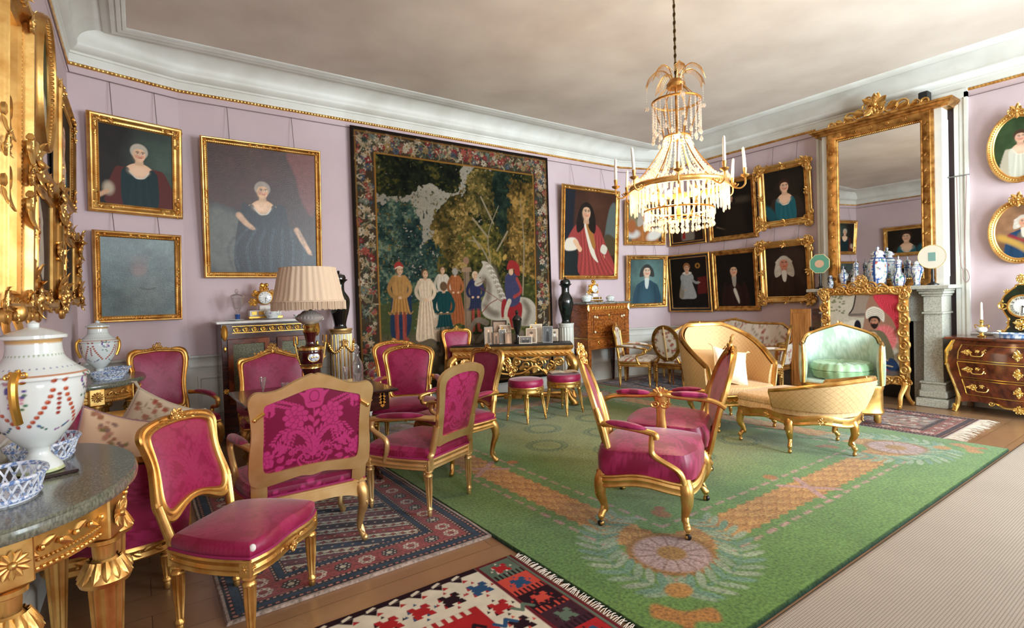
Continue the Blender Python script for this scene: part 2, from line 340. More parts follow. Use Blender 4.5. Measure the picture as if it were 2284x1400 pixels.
# ---- damask repeat: ground 0, figure 1
DM=Pt(.56,.66,440,(0,0,0)); _1=(1,1,1); _0=(.12,.12,.12)
def _pet(d,x,y,a,L,W,soft=.1):
    c,q=math.cos(a),math.sin(a); d.el(x+c*L*.5,y+q*L*.5,L*.56,W*.62,_0,soft,a); d.el(x+c*L*.5,y+q*L*.5,L*.5,W*.52,_1,soft,a)
def _flower(d,x,y,r):
    for k in range(9): _pet(d,x+r*.35*math.cos(k*.698),y+r*.35*math.sin(k*.698),k*.698,r*.72,r*.52)
    for k in range(6): _pet(d,x+r*.08*math.cos(k*1.047+.4),y+r*.08*math.sin(k*1.047+.4),k*1.047+.4,r*.52,r*.42)
    d.el(x,y,r*.2,r*.2,_0)
    for k in range(5): d.el(x+r*.1*math.cos(k*1.26),y+r*.1*math.sin(k*1.26),r*.06,r*.06,_1)
def _spray(d,x,y,a,L,n=6,s_=1):
    c,q=math.cos(a),math.sin(a); d.st([(x,y),(x+c*L*.5-q*.008,y+q*L*.5+c*.008),(x+c*L,y+q*L)],.003,_1)
    for i in range(n):
        t=(i+.7)/n*L
        for e in (-1,1): d.el(x+c*t-e*q*.013*s_+c*.008,y+q*t+e*c*.013*s_+q*.008,.013*s_,.0052*s_,_1,rot=a+e*.7)
    d.el(x+c*L*1.03,y+q*L*1.03,.012*s_,.006*s_,_1,rot=a)
def _sprig(d,x,y,a,L):
    c,q=math.cos(a),math.sin(a); d.st([(x,y),(x+c*L*.6-q*.02,y+q*L*.6+c*.02),(x+c*L,y+q*L)],.003,_1)
    for t,e in ((.35,1),(.55,-1),(.75,1),(1,-1)): _flower(d,x+c*L*t-e*q*.02,y+q*L*t+e*c*.02,.017); d.el(x+c*L*(t-.1)+e*q*.022,y+q*L*(t-.1)-e*c*.022,.016,.008,_1,rot=a-e*.8)
def _acan(d,pts,w):
    p=cat_(pts,6); d.st(pts,(w,w*.25),_1)
    for i in range(2,len(p)-1,2):
        t=p[i]-p[i-2]; t/=np.hypot(*t)+1e-9; k=1-i/len(p)
        for e in (-1,1): n_=A((-t[1],t[0]))*e; d.el(*(p[i]+n_*w*.42),w*.42*(.5+k),w*.17,_1,.1,math.atan2(*(t*.8+n_*.6)[::-1])); d.st([p[i],p[i]+n_*w*.5+t*w*.25],.0022,_0,sm=False)
    d.st(pts,.003,_0)
def _motif(d,cx,cy,s_=1):
    for e in (-1,1):
        P=lambda x,y:(cx+e*x*s_,cy+y*s_)
        _acan(d,[P(.0,-.10),P(.02,-.01),P(.07,.045),P(.125,.04),P(.135,.005),P(.115,-.01)],.04); _acan(d,[P(0,-.10),P(.035,-.07),P(.085,-.06),P(.10,-.09)],.026)
        _spray(d,*P(.06,.16),PI/2-e*1.2,.15*s_,9); _spray(d,*P(.14,.06),PI/2-e*2.5,.10*s_,5); _sprig(d,*P(.02,.29),PI/2-e*1.0,.16*s_); _spray(d,*P(.10,.04),PI/2-e*2.9,.09*s_,5,.8); _flower(d,*P(.155,-.055),.024)
        _flower(d,*P(.092,.12),.062*s_)
        d.st([P(0,-.185),P(.05,-.175),P(.078,-.13),P(.05,-.10),P(.032,-.125)],.010,_1); d.st([P(.0,-.155),P(.05,-.145),P(.07,-.11)],.005,_1); _flower(d,*P(.04,-.08),.017); _flower(d,*P(.028,-.122),.014); d.st([P(0,-.20),P(.03,-.205)],.012,_1)
        for k in range(5): d.el(*P(.01+.012*k,-.165+.003*k*k),.004,.008,_1)
    d.sp([(cx-.08,cy+.255),(cx-.055,cy+.22),(cx-.035,cy+.165),(cx+.035,cy+.165),(cx+.055,cy+.22),(cx+.08,cy+.255),(cx+.048,cy+.25),(cx+.038,cy+.295),(cx,cy+.312),(cx-.038,cy+.295),(cx-.048,cy+.25)],_1)
    d.el(cx,cy+.225,.027,.033,_0); d.el(cx,cy+.225,.022,.028,_1); d.st([(cx-.03,cy+.19),(cx,cy+.2),(cx+.03,cy+.19)],.003,_0)
    for k in range(8): d.el(cx-.036+k*.0103,cy+.266+.018*math.sin(k*.449),.0042,.0046,_0)
    d.st([(cx,cy-.14),(cx,cy+.16)],.007,_1); 
    for k in range(4): _pet(d,cx,cy+.02+.03*k,PI/2+(.6 if k%2 else -.6),.05,.022)
_motif(DM,.28,.29)
for e in (0,.56):
    a_=0 if e==0 else PI
    _flower(DM,abs(e-.03),.19,.052); _flower(DM,abs(e-.045),.50,.045); _flower(DM,abs(e-.07),.05,.034); _spray(DM,abs(e-.015),.25,PI/2,.20,9,1.1); _sprig(DM,abs(e-.05),.12,a_+(.5 if e==0 else -.5),.15); _sprig(DM,abs(e-.03),.56,a_+(.9 if e==0 else -.9),.12); _sprig(DM,abs(e-.02),.02,a_+(.2 if e==0 else -.2),.16); _spray(DM,abs(e-.06),.42,PI/2,.06,4,1.2); _spray(DM,abs(e-.08),.2,a_+(.9 if e==0 else -.9),.07,4,1.2)
CR_G,CR_F=S(112,4,50),S(172,44,102)
def damask(x, y, g=CR_G, f=CR_F, k=1.):
    m=DM.at((x+.28)%.56,(y+.29)%.66)[...,0:1]*k; return np.asarray(g)*(1-m)+np.asarray(f)*m
def dsoft(x,y): return damask(x,y,S(134,8,58),S(152,26,76),.9)
def dmid(x,y): return damask(x,y,S(126,6,54),S(162,36,90),.85)
def lattice(x, y, g=S(222,186,134), f=S(188,146,96), p=.05):
    u=(x+y)/p; v=(x-y)/p; d=np.minimum(np.abs(u%1-.5),np.abs(v%1-.5)); r=np.hypot(u%1-.5,v%1-.5); e=np.minimum(np.minimum(u%1,1-u%1),np.minimum(v%1,1-v%1))
    m=np.clip((.11-e)/.06,0,1)*.75+np.clip((.07-np.abs(r-.2))/.05,0,1)*.55; m=np.clip(m,0,1)[...,None]; return np.asarray(g)*(1-m)+np.asarray(f)*m
FL=Pt(.4,.4,150,S(222,210,194)); _R=random.Random(4)
for k in range(26):
    x,y=_R.uniform(.03,.37),_R.uniform(.03,.37); c_=_R.choice([S(178,90,72),S(190,130,110),S(160,120,96),S(150,140,110)])
    for q in range(5): FL.el(x+.012*math.cos(q*1.26),y+.012*math.sin(q*1.26),.009,.009,c_)
    FL.el(x,y,.006,.006,S(140,50,40))
    FL.st([(x,y),(x+_R.uniform(-.06,.06),y+_R.uniform(-.06,.06)),(x+_R.uniform(-.09,.09),y+_R.uniform(-.09,.09))],.004,S(150,138,112))
def floral(x, y): return FL.at(x%.4,y%.4)
# ---- portraits
SK=S(206,164,130)
def head(c, x, y, s, skin=SK, hair=S(60,40,28), long=0, turn=.1, beard=None, wig=0, cap=None):
    sh=np.asarray(skin)*.55
    if long:
        for e in (-1,1):
            c.sp([(x+e*.5*s,y+.9*s),(x+e*1.05*s,y+.4*s),(x+e*(1.2+.3*long)*s,y-1.2*s*long),(x+e*(1.1+.2*long)*s,y-2.3*s*long),(x+e*.35*s,y-1.6*s*long),(x+e*.4*s,y)],hair,.05*s)
            if wig:
                for k in range(9): c.el(x+e*(.75+.22*(k%2))*s,y+(.5-.28*k*long)*s,.26*s,.2*s,np.asarray(hair)*(1.25-.08*(k%4)),.6)
    c.el(x,y+.32*s,.86*s,.86*s,hair,.15)
    c.pg([(x-.36*s,y-.4*s),(x+.36*s,y-.4*s),(x+.42*s,y-1.25*s),(x-.42*s,y-1.25*s)],np.asarray(skin)*.82,.1*s)
    c.el(x,y,.62*s,.84*s,skin,.1); c.el(x-.3*s,y-.1*s,.34*s,.7*s,sh,.9,k=.35); c.el(x+.3*s,y-.22*s,.2*s,.16*s,S(206,120,104),.9,k=.6); c.el(x-.22*s,y-.24*s,.2*s,.16*s,S(196,112,98),.9,k=.5)
    c.sp([(x-.64*s,y+.1*s),(x-.56*s,y+.62*s),(x,y+.98*s),(x+.56*s,y+.62*s),(x+.64*s,y+.1*s),(x+.42*s,y+.5*s),(x,y+.62*s),(x-.42*s,y+.5*s)],hair,.08*s)
    t=turn*s
    for e in (-1,1):
        c.el(x+t+e*.25*s,y+.12*s,.13*s,.07*s,S(226,214,200),.3,k=.8); c.el(x+t+e*.25*s,y+.12*s,.065*s,.065*s,S(30,22,18),.3); c.st([(x+t+e*.42*s,y+.25*s),(x+t+e*.25*s,y+.31*s),(x+t+e*.1*s,y+.27*s)],.05*s,S(70,46,34),.06*s); c.st([(x+t+e*.38*s,y+.14*s),(x+t+e*.25*s,y+.19*s),(x+t+e*.12*s,y+.13*s)],.03*s,S(60,36,28),.04*s)
    c.st([(x+t+.03*s,y+.2*s),(x+t+.0*s,y-.05*s),(x+t+.08*s,y-.16*s),(x+t-.06*s,y-.18*s)],.05*s,sh,.09*s,k=.7); c.el(x+t+.04*s,y-.08*s,.05*s,.09*s,S(236,200,172),.8,k=.8)
    c.st([(x+t-.17*s,y-.38*s),(x+t,y-.35*s),(x+t+.17*s,y-.38*s)],.07*s,S(168,66,60),.05*s); c.st([(x+t-.1*s,y-.47*s),(x+t+.1*s,y-.47*s)],.04*s,sh,.08*s,k=.5)
    if beard is not None: c.sp([(x-.5*s,y-.1*s),(x-.3*s,y-.34*s),(x,y-.28*s),(x+.3*s,y-.34*s),(x+.5*s,y-.1*s),(x+.5*s,y-.7*s),(x,y-1.2*s),(x-.5*s,y-.7*s)],beard,.08*s)
    if cap is not None: c.sp([(x-.7*s,y+.3*s),(x-.75*s,y+.85*s),(x-.1*s,y+1.3*s),(x+.7*s,y+.9*s),(x+.7*s,y+.35*s),(x,y+.55*s)],cap,.06*s)
def woman(c, x, y, s, dress, skin=SK, hair=S(190,180,168), mantle=None, w=2.2, low=0):
    W=w*s; b=-.02
    if mantle is not None: c.sp([(x-W*1.1,b),(x-W*.9,y-2.1*s),(x-W*.5,y-1.6*s),(x+W*.55,y-1.5*s),(x+W,y-2.2*s),(x+W*1.25,b)],mantle,.1*s)
    c.sp([(x-W*.5,b),(x-W*.62,y-2.6*s),(x-W*.45,y-1.55*s),(x-.4*s,y-1.05*s),(x+.4*s,y-1.05*s),(x+W*.45,y-1.55*s),(x+W*.62,y-2.6*s),(x+W*.5,b)],skin,.06*s)
    c.sp([(x-W*.52,b),(x-W*.66,y-2.7*s),(x-W*.56,y-1.75*s),(x-W*.4,y-1.62*s),(x-W*.3,y-2.1*s-low),(x,y-2.75*s-low),(x+W*.3,y-2.1*s-low),(x+W*.4,y-1.6*s),(x+W*.56,y-1.75*s),(x+W*.68,y-2.7*s),(x+W*.6,b)],dress,.05*s)
    c.el(x-.1*s,y-1.9*s,.9*s,.5*s,S(236,202,172),.9,k=.5)
    for k in range(7): c.st([(x+(k-3)*.28*s*w*.4,y-2.6*s-low),(x+(k-3)*.5*s*w*.35,b)],.08*s,np.asarray(dress)*(1.9 if k%2 else .5),.25*s,k=.35)
    c.st([(x-W*.36,y-2.0*s-low),(x-.4*s,y-2.62*s-low),(x,y-2.7*s-low),(x+.5*s,y-2.55*s-low),(x+W*.34,y-1.95*s-low)],.12*s,S(214,206,190),.1*s,k=.8)
    head(c,x,y,s,skin,hair)
def man(c, x, y, s, coat, skin=SK, hair=S(40,26,18), long=1., wig=0, lace=S(214,206,190), w=2.3, armour=None):
    W=w*s; b=-.02
    c.sp([(x-W*.95,b),(x-W*.85,y-2.4*s),(x-W*.5,y-1.6*s),(x,y-1.2*s),(x+W*.5,y-1.6*s),(x+W*.9,y-2.4*s),(x+W,b)],coat,.06*s)
    for e in (-1,1): c.st([(x+e*.3*s,y-1.4*s),(x+e*.5*s,y-2.6*s),(x+e*.3*s,b)],.12*s,np.asarray(coat)*1.9,.2*s,k=.5); c.st([(x+e*W*.6,y-2.2*s),(x+e*W*.7,b)],.2*s,np.asarray(coat)*.4,.4*s,k=.6)
    if armour is not None: c.el(x,y-2.5*s,.9*s,1.0*s,armour,.3); c.el(x-.25*s,y-2.2*s,.2*s,.5*s,np.asarray(armour)*2.5,.9,k=.6)
    head(c,x,y,s,skin,hair,long,.08,None,wig)
    c.sp([(x-.3*s,y-1.0*s),(x+.3*s,y-1.0*s),(x+.36*s,y-1.7*s),(x+.16*s,y-2.6*s),(x-.2*s,y-2.5*s),(x-.36*s,y-1.7*s)],lace,.08*s)
def hand(c,x,y,s,a=0): 
    c.el(x,y,.34*s,.2*s,SK*.9,.3,a)
    for k in range(4): c.st([(x,y+(k-1.5)*.1*s),(x+.55*s*math.cos(a),y+(k-1.5)*.12*s+.55*s*math.sin(a))],.09*s,SK*.85,.06*s)
def bgp(w,h,n,c1,c2,gx=.7,gy=.5,gr=.5):
    c=Pt(w,h,n,c1); c.el(gx*w,gy*h,gr*w,gr*h*1.1,c2,1.6,k=.9); c.mul(6/w,.6,1.4,3); return c
def p_lady_teal(w,h):
    c=bgp(w,h,130,S(30,24,19),S(66,84,74),.86,.6,.34); woman(c,.53*w,.68*h,.14*w,S(14,40,44),S(222,180,146),S(176,166,150),S(84,30,24),2.7)
    c.el(.12*w,.2*h,.07*w,.08*h,S(176,160,138),.8); c.st([(.0,.1*h),(.1*w,.16*h)],.05*h,SK*.9,.02*h); return c
def p_dark(w,h):
    c=Pt(w,h,130,S(66,84,82)); c.mul(5/w,.35,1.5,8,(1,2.2)); c.mul(60/w,.6,1.35,9,(1.6,.35)); c.el(.5*w,.6*h,.10*w,.10*h,S(126,88,82),.9,k=.7); c.el(.5*w,.72*h,.13*w,.07*h,S(92,76,72),.9,k=.6); c.el(.62*w,.3*h,.24*w,.2*h,S(118,124,118),1.2,k=.5)
    c.sp([(.28*w,0),(.3*w,.35*h),(.44*w,.48*h),(.58*w,.48*h),(.8*w,.36*h),(.84*w,0)],S(84,98,94),.1,k=.5); c.st([(.5*w,.36*h),(.6*w,.34*h),(.72*w,.36*h)],.008,S(24,20,16)); c.mul(9/w,.55,1.4,21); return c
def p_seated_lady(w,h):
    c=bgp(w,h,150,S(40,22,16),S(66,34,26),.4,.75,.5)
    c.sp([(.72*w,h),(.8*w,.8*h),(.86*w,.6*h),(.98*w,.5*h),(w,h)],S(104,50,42),.03*w); c.sp([(.3*w,h),(.36*w,.7*h),(.32*w,.5*h),(.42*w,.8*h),(.4*w,h)],S(66,38,22),.06*w,k=.7)
    c.sp([(0,0),(0,.5*h),(.15*w,.52*h),(.38*w,.46*h),(.6*w,.42*h),(.86*w,.3*h),(w,.12*h),(w,0)],S(28,36,42),.04*w)
    c.sp([(0,.05*h),(0,.48*h),(.16*w,.5*h),(.3*w,.42*h),(.5*w,.3*h),(.42*w,.02*h)],S(96,100,92),.08*w,k=.8)
    woman(c,.48*w,.66*h,.085*w,S(24,32,40),S(216,172,130),S(150,138,126),S(22,26,34),2.6)
    c.st([(.26*w,.46*h),(.32*w,.40*h),(.38*w,.36*h)],(.05*w,.03*w),SK,.02*w); c.st([(.8*w,.36*h),(.88*w,.24*h),(.93*w,.17*h)],(.05*w,.03*w),SK,.02*w); hand(c,.94*w,.16*h,.035*w,-.5); hand(c,.39*w,.36*h,.035*w,-.6)
    for k in range(14): c.st([(.2*w+.05*w*k,.02*h),(.16*w+.055*w*k,.2*h),(.3*w+.04*w*k,.36*h)],.014*w,S(64,84,96) if k%2 else S(14,18,24),.03*w,k=.45)
    c.mul(30/w,.7,1.3,5); return c
def p_redrobe(w,h):
    c=bgp(w,h,130,S(46,26,18),S(74,44,30),.6,.7,.4); c.pg([(0,h),(.2*w,h),(.16*w,.5*h),(0,.4*h)],S(22,26,34),.05); c.sp([(.78*w,.35*h),(.86*w,.8*h),(w,.86*h),(w,.3*h)],S(84,92,88),.03); c.sp([(.78*w,.3*h),(.8*w,.5*h),(w,.45*h),(w,.26*h)],S(70,60,40),.03); c.pg([(0,.34*h),(.22*w,.35*h),(.3*w,0),(0,0)],S(24,30,30),.02)
    rb=S(142,56,52); c.sp([(.06*w,.4*h),(.22*w,.6*h),(.42*w,.66*h),(.66*w,.58*h),(.82*w,.36*h),(.98*w,.16*h),(w,.02*h),(.32*w,0),(.26*w,.3*h)],rb,.015)
    for k in range(16): c.st([(.3*w+.03*w*k,.55*h-.01*k),(.34*w+.03*w*k,.25*h),(.3*w+.05*w*k,.02*h)],.014,rb*(1.8 if k%2 else .4),.03,k=.5)
    c.sp([(.36*w,.64*h),(.46*w,.64*h),(.58*w,.3*h),(.66*w,.16*h),(.5*w,.28*h)],S(206,196,178),.01); c.sp([(.4*w,.62*h),(.5*w,.6*h),(.6*w,.36*h),(.54*w,.34*h)],S(150,100,46),.01)
    head(c,.41*w,.745*h,.125*w,SK*.9,S(26,18,14),1.0)
    c.sp([(.02*w,.3*h),(.04*w,.42*h),(.2*w,.44*h),(.28*w,.36*h),(.2*w,.3*h)],S(206,196,180),.02); c.st([(.2*w,.4*h),(.3*w,.31*h)],(.07*w,.05*w),SK,.01); c.sp([(.7*w,.3*h),(.74*w,.38*h),(.84*w,.34*h),(.8*w,.26*h)],S(196,186,170),.01); hand(c,.78*w,.24*h,.05*w,-1.2); return c
def p_orange(w,h):
    c=bgp(w,h,110,S(62,44,30),S(110,110,84),.2,.5,.4); man(c,.5*w,.70*h,.16*w,S(150,90,36),SK,S(160,150,136),.8); c.el(.8*w,.2*h,.26*w,.14*h,S(206,200,190),.5,.5); c.el(.14*w,.2*h,.2*w,.12*h,S(190,186,180),.6); c.el(.1*w,.4*h,.14*w,.2*h,S(146,82,34),.6); return c
def p_blue(w,h):
    c=bgp(w,h,110,S(30,44,42),S(96,128,124),.62,.45,.5); man(c,.5*w,.72*h,.17*w,S(34,62,76),S(206,176,150),S(44,42,40),.35,0,S(190,196,190),2.3); c.el(.5*w,.1*h,.2*w,.2*h,S(50,84,98),1.0,k=.7); return c
def p_page(w,h):
    c=bgp(w,h,90,S(20,14,10),S(50,30,22),.5,.4,.5); c.sp([(.3*w,0),(.34*w,.5*h),(.5*w,.6*h),(.66*w,.5*h),(.7*w,0)],S(120,112,100),.03); c.pg([(.3*w,.05*h),(.38*w,.4*h),(.42*w,.05*h)],S(140,30,26),.02); head(c,.5*w,.76*h,.11*w); return c
def p_night(w,h):
    c=Pt(w,h,100,S(20,14,10)); c.mul(4/w,.5,1.8,6); c.el(.7*w,.66*h,.3*w,.06*h,S(74,64,48),1.2,k=.6); c.st([(.1*w,.2*h),(.36*w,.12*h)],.02*w,S(110,92,70),.02); hand(c,.44*w,.17*h,.09*w,.5); c.sp([(.3*w,0),(.3*w,.5*h),(.5*w,.6*h),(.74*w,.5*h),(.8*w,0)],S(30,22,16),.1); head(c,.5*w,.72*h,.07*w,SK*.6,S(30,20,14),.8); return c
def p_lady_blue(w,h):
    c=bgp(w,h,120,S(22,18,14),S(40,32,24),.6,.5,.5); woman(c,.5*w,.66*h,.165*w,S(34,92,102),S(226,182,150),S(54,34,24),S(50,40,32),2.3); c.el(.1*w,.16*h,.12*w,.2*h,S(30,78,88),.5,.6); return c
def p_child(w,h):
    c=Pt(w,h,130,S(20,15,12)); c.pg([(.72*w,.26*h),(w,.28*h),(w,.62*h),(.74*w,.6*h)],S(88,26,24),.02); c.el(.76*w,.84*h,.07*w,.055*h,S(150,104,40),.3); c.el(.76*w,.84*h,.03*w,.03*h,S(40,24,14),.3)
    g=S(156,160,160); c.sp([(.2*w,.2*h),(.26*w,.46*h),(.36*w,.66*h),(.52*w,.66*h),(.6*w,.46*h),(.68*w,.2*h),(.44*w,.17*h)],g,.015); c.mul(60/w,.75,1.25,4); c.sp([(.18*w,.22*h),(.26*w,.5*h),(.34*w,.4*h),(.3*w,.2*h)],S(120,100,60),.02,k=.6)
    for e in (-1,1): c.el((.44+e*.13)*w,.6*h,.06*w,.08*h,g,.3)
    c.st([(.3*w,.56*h),(.28*w,.42*h),(.34*w,.37*h)],.05*w,g*.8,.02); c.st([(.58*w,.56*h),(.68*w,.5*h),(.76*w,.5*h)],.05*w,g*.8,.02); hand(c,.36*w,.37*h,.06*w); hand(c,.78*w,.5*h,.05*w)
    c.el(.45*w,.7*h,.13*w,.035*h,S(214,208,196),.3); head(c,.45*w,.80*h,.115*w,SK,S(140,92,56)); return c
def p_darkman(w,h):
    c=Pt(w,h,120,S(18,13,10)); c.mul(4/w,.6,1.6,2); man(c,.47*w,.68*h,.15*w,S(38,20,16),SK*.95,S(22,15,12),1.1,0,S(150,142,130),2.3); c.sp([(.44*w,.3*h),(.5*w,.34*h),(.58*w,.14*h),(.56*w,.06*h)],S(196,188,174),.02); return c
def p_wig(w,h):
    c=bgp(w,h,120,S(34,24,18),S(56,40,30),.7,.6,.4); man(c,.45*w,.66*h,.17*w,S(44,28,20),S(196,128,104),S(176,166,150),.85,1,S(206,198,184),2.4); return c
def p_oval_lady(w,h):
    c=bgp(w,h,110,S(40,50,28),S(52,74,44),.4,.7,.5); woman(c,.55*w,.66*h,.17*w,S(196,196,180),S(214,170,144),S(66,48,34),S(178,170,150),2.2); return c
def p_oval_man(w,h):
    c=bgp(w,h,110,S(74,58,44),S(150,110,80),.3,.7,.5); man(c,.6*w,.68*h,.16*w,S(30,60,90),S(210,160,130),S(190,182,170),.5,1,S(206,198,184),2.5,S(96,88,78)); c.st([(.1*w,.42*h),(.4*w,.3*h),(.75*w,.1*h)],.12*w,S(190,150,70),.05,k=.8); c.st([(.3*w,.44*h),(.8*w,.24*h)],.06*w,S(150,40,40),.03); return c
# ---- figure tapestry
def p_tapestry(w,h):
    c=Pt(w,h,400,S(70,54,38)); R=random.Random(7); b=.30; X,Y=c.X,c.Y; y0=.50
    f=lambda x,y:(b+x*(w-2*b),y0+y*(h-b-y0)); FX=(X-b)/(w-2*b); FY=(Y-y0)/(h-b-y0)
    c.C=np.ones_like(c.C)*S(150,142,126); c.C*=(.8+.4*fbm(X*2,Y*5,2))[...,None]
    c.bl(np.clip((.36+.02*np.sin(FX*9)-FY)/.03,0,1),S(64,70,40)); c.bl(np.clip((.13-FY)/.05,0,1),S(92,78,60)); c.bl(np.clip((.2-FX)/.04,0,1)*np.clip((FY-.28)/.02,0,1)*np.clip((.4-FY)/.02,0,1),S(112,120,116))
    def tree(pts,dk,md,lt,sc,seed,edge=.05,th=(.44,.58)):
        # leafy mass: a ragged outline filled with noise-scale foliage
        p=Pt(w,h,400); n1=fbm(X*sc*.45,Y*sc*.45,seed); m=Pt(w,h,160); m.C[:]=0; m.sp([f(*q) for q in pts],(1,1,1),edge*2.2); M0=m.at(X,Y)[...,0]
        leaf_=fbm(X*sc,Y*sc,seed+3,3); big=fbm(X*sc*.22,Y*sc*.22,seed+5,3); ms=np.clip((M0+ (leaf_-.5)*1.5+(n1-.5)*.6-.45)*9,0,1)
        t=np.clip((leaf_*.6+big*.6-.42)*3.2,0,1)[...,None]; C=np.asarray(dk)*(1-t)+np.asarray(md)*t; t2=np.clip((fbm(X*sc*1.3+7,Y*sc*1.3,seed+9,3)*.6+big*.55-.62)*7,0,1)[...,None]; C=C*(1-t2)+np.asarray(lt)*t2
        c.C=c.C*(1-ms[...,None])+C*ms[...,None]
    tree([(-.1,.36),(-.1,.7),(.08,.78),(.2,.76),(.25,.62),(.2,.45),(.1,.36)],S(22,38,38),S(56,78,68),S(108,118,94),26,11); tree([(.16,.34),(.22,.5),(.3,.6),(.42,.54),(.42,.36)],S(20,36,36),S(44,66,58),S(78,96,78),26,21); tree([(-.05,.28),(.0,.36),(.3,.37),(.34,.28)],S(24,42,38),S(52,74,58),S(86,100,76),22,31)
    tree([(.36,.3),(.34,.5),(.38,.62),(.33,.72),(.42,.82),(.5,.84),(.56,.97),(.72,1.05),(1.1,1.05),(1.1,.2),(.6,.2)],S(20,26,16),S(58,58,28),S(96,84,38),20,41,.02)
    tree([(.3,.66),(.4,.8),(.52,.86),(.58,.7),(.6,.5),(.46,.42),(.38,.52)],S(46,42,20),S(108,88,42),S(160,130,76),24,51); tree([(.52,.84),(.58,.98),(.72,.94),(.74,.78),(.62,.72)],S(38,38,20),S(100,86,42),S(150,124,70),24,61); tree([(.78,.52),(.78,.9),(.9,.96),(1.02,.9),(1.02,.45),(.9,.42)],S(42,36,18),S(110,84,38),S(158,122,64),22,71); tree([(.5,.48),(.56,.66),(.72,.68),(.76,.5),(.66,.4)],S(30,34,16),S(86,80,34),S(140,116,54),22,81)
    tree([(.7,.9),(.74,1.02),(.82,1.0),(.8,.7),(.74,.66)],S(14,24,20),S(30,44,34),S(48,62,44),22,91); tree([(-.1,.86),(-.1,1.1),(.45,1.1),(.5,.95),(.44,.84),(.3,.88),(.14,.8)],S(12,16,12),S(32,38,22),S(78,72,30),20,101,.03); tree([(.4,.1),(.4,.28),(.7,.34),(1.05,.34),(1.05,.1)],S(40,46,22),S(74,76,36),S(104,100,50),16,111)
    for p in ([(.66,.1),(.68,.4),(.66,.62),(.74,.8)],[(.68,.45),(.6,.58),(.52,.6)],[(.9,.3),(.92,.6),(.9,.85)],[(.72,.55),(.8,.66)],[(.66,.62),(.56,.72)],[(.6,.56),(.56,.62)],[(.7,.7),(.62,.84)]): c.st([f(*q) for q in p],(.026,.009),S(140,126,100),.01)
    def fig(x,y0,hh,dress,skirt,legs=None,hair=S(90,66,44),long=1,cap=None,turn=0,rear=False):
        X0,Y0=f(x,y0); P=lambda a,b_:(X0+a*hh,Y0+b_*hh); k=hh*.055; dress=np.asarray(dress); skirt=np.asarray(skirt)
        if legs is not None:
            for e in (-1,1): c.st([P(e*.05,.42),P(e*.055,.24),P(e*.05,.03),P(e*.09,.0)],(.06*hh,.04*hh),legs,.01); c.st([P(e*.065,.42),P(e*.07,.1)],.02*hh,np.asarray(legs)*.6,.015)
        bt=.0 if long else .36; c.sp([P(-.08,.84),P(.08,.84),P(.085,.62),P(.13,.4),P(.2 if long else .14,bt),P(.05,bt+.02),P(-.17 if long else -.14,bt+.01),P(-.11,.42),P(-.08,.62)],skirt,.008)
        c.sp([P(-.1,.85),P(0,.87),P(.1,.85),P(.085,.6),P(-.085,.6)],dress,.008)
        for q in range(11): a=-.085+.017*q; c.st([P(a,.6),P(a*1.5,.36),P(a*2.0+.01*math.sin(q*2.),bt+.02)],.009*hh,skirt*(.45 if q%2 else 1.6),.010,k=.65)
        for q in range(5): c.st([P(-.06+.03*q,.83),P(-.04+.02*q,.62)],.008*hh,dress*(.5 if q%2 else 1.5),.01,k=.5)
        for e,q in ((-1,turn),(1,-turn)): c.st([P(e*.09,.82),P(e*.15,.70),P(e*.13+q*.04,.60),P(e*.05+q*.08,.57)],(.058*hh,.035*hh),dress*(.8 if e<0 else 1.05),.01); c.el(*P(e*.05+q*.08,.57),k*.4,k*.35,SK)
        c.pg([P(-.02,.9),P(.02,.9),P(.025,.85),P(-.025,.85)],SK*.85,.004); c.el(*P(0,.945),k*1.05,k*1.2,hair,.2)
        if not rear:
            c.el(*P(.008,.935),k*.72,k*.98,SK,.2); c.el(*P(-.012,.93),k*.3,k*.8,SK*.6,.8,k=.5)
            for e in (-1,1): c.el(*P(.015+e*.016,.943),k*.12,k*.09,S(60,42,32)); c.st([P(.015+e*.026,.956),P(.015+e*.008,.958)],k*.08,S(80,56,40))
            c.st([P(.005,.905),P(.025,.905)],k*.12,S(150,80,66))
        if cap is not None: c.sp([P(-.06,.955),P(-.065,1.02),P(.0,1.06),P(.06,1.0),P(.05,.97),P(0,.985)],cap,.006); c.st([P(-.055,.965),P(0,.99),P(.05,.975)],.012*hh,S(214,196,170))
    fig(.36,.15,.80,S(190,176,156),S(182,168,148)); fig(.44,.15,.78,S(150,88,50),S(140,78,44),hair=S(150,140,128),rear=True)
    X0,Y0=f(.05,.11); c.sp([(X0+.02,Y0),(X0+.05,Y0+.52),(X0+.16,Y0+.7),(X0+.3,Y0+.5),(X0+.26,Y0+.02)],S(30,46,72),.015,k=.9); fig(.11,.09,.96,S(166,122,70),S(160,114,60),S(146,66,54),cap=S(150,52,46),long=0,turn=.6); fig(.255,.08,.94,S(202,178,150),S(196,170,142),turn=.5); X0,Y0=f(.3,.08); c.sp([(X0,Y0),(X0+.02,Y0+.3),(X0+.24,Y0+.03),(X0+.2,Y0-.03)],S(176,150,124),.015)
    c.pg([f(.49,.02),f(.535,.02),f(.53,.44),f(.495,.44)],S(128,106,84),.01); c.st([f(.5,.03),f(.503,.43)],.012,S(84,66,50)); c.pg([f(.48,.43),f(.545,.43),f(.54,.455),f(.485,.455)],S(146,118,92)); c.el(*f(.512,.49),.045,.055,S(144,108,84),.3)
    fig(.565,.11,.84,S(44,46,74),S(40,44,66),S(150,66,54),S(190,166,138),long=0); fig(.365,-.0,.98,S(22,58,58),S(20,54,54),S(140,116,92),long=0,rear=True,hair=S(96,72,50)); X0,Y0=f(.365,0); c.st([(X0-.12,Y0+.55),(X0+.12,Y0+.55)],.02,S(104,84,60))
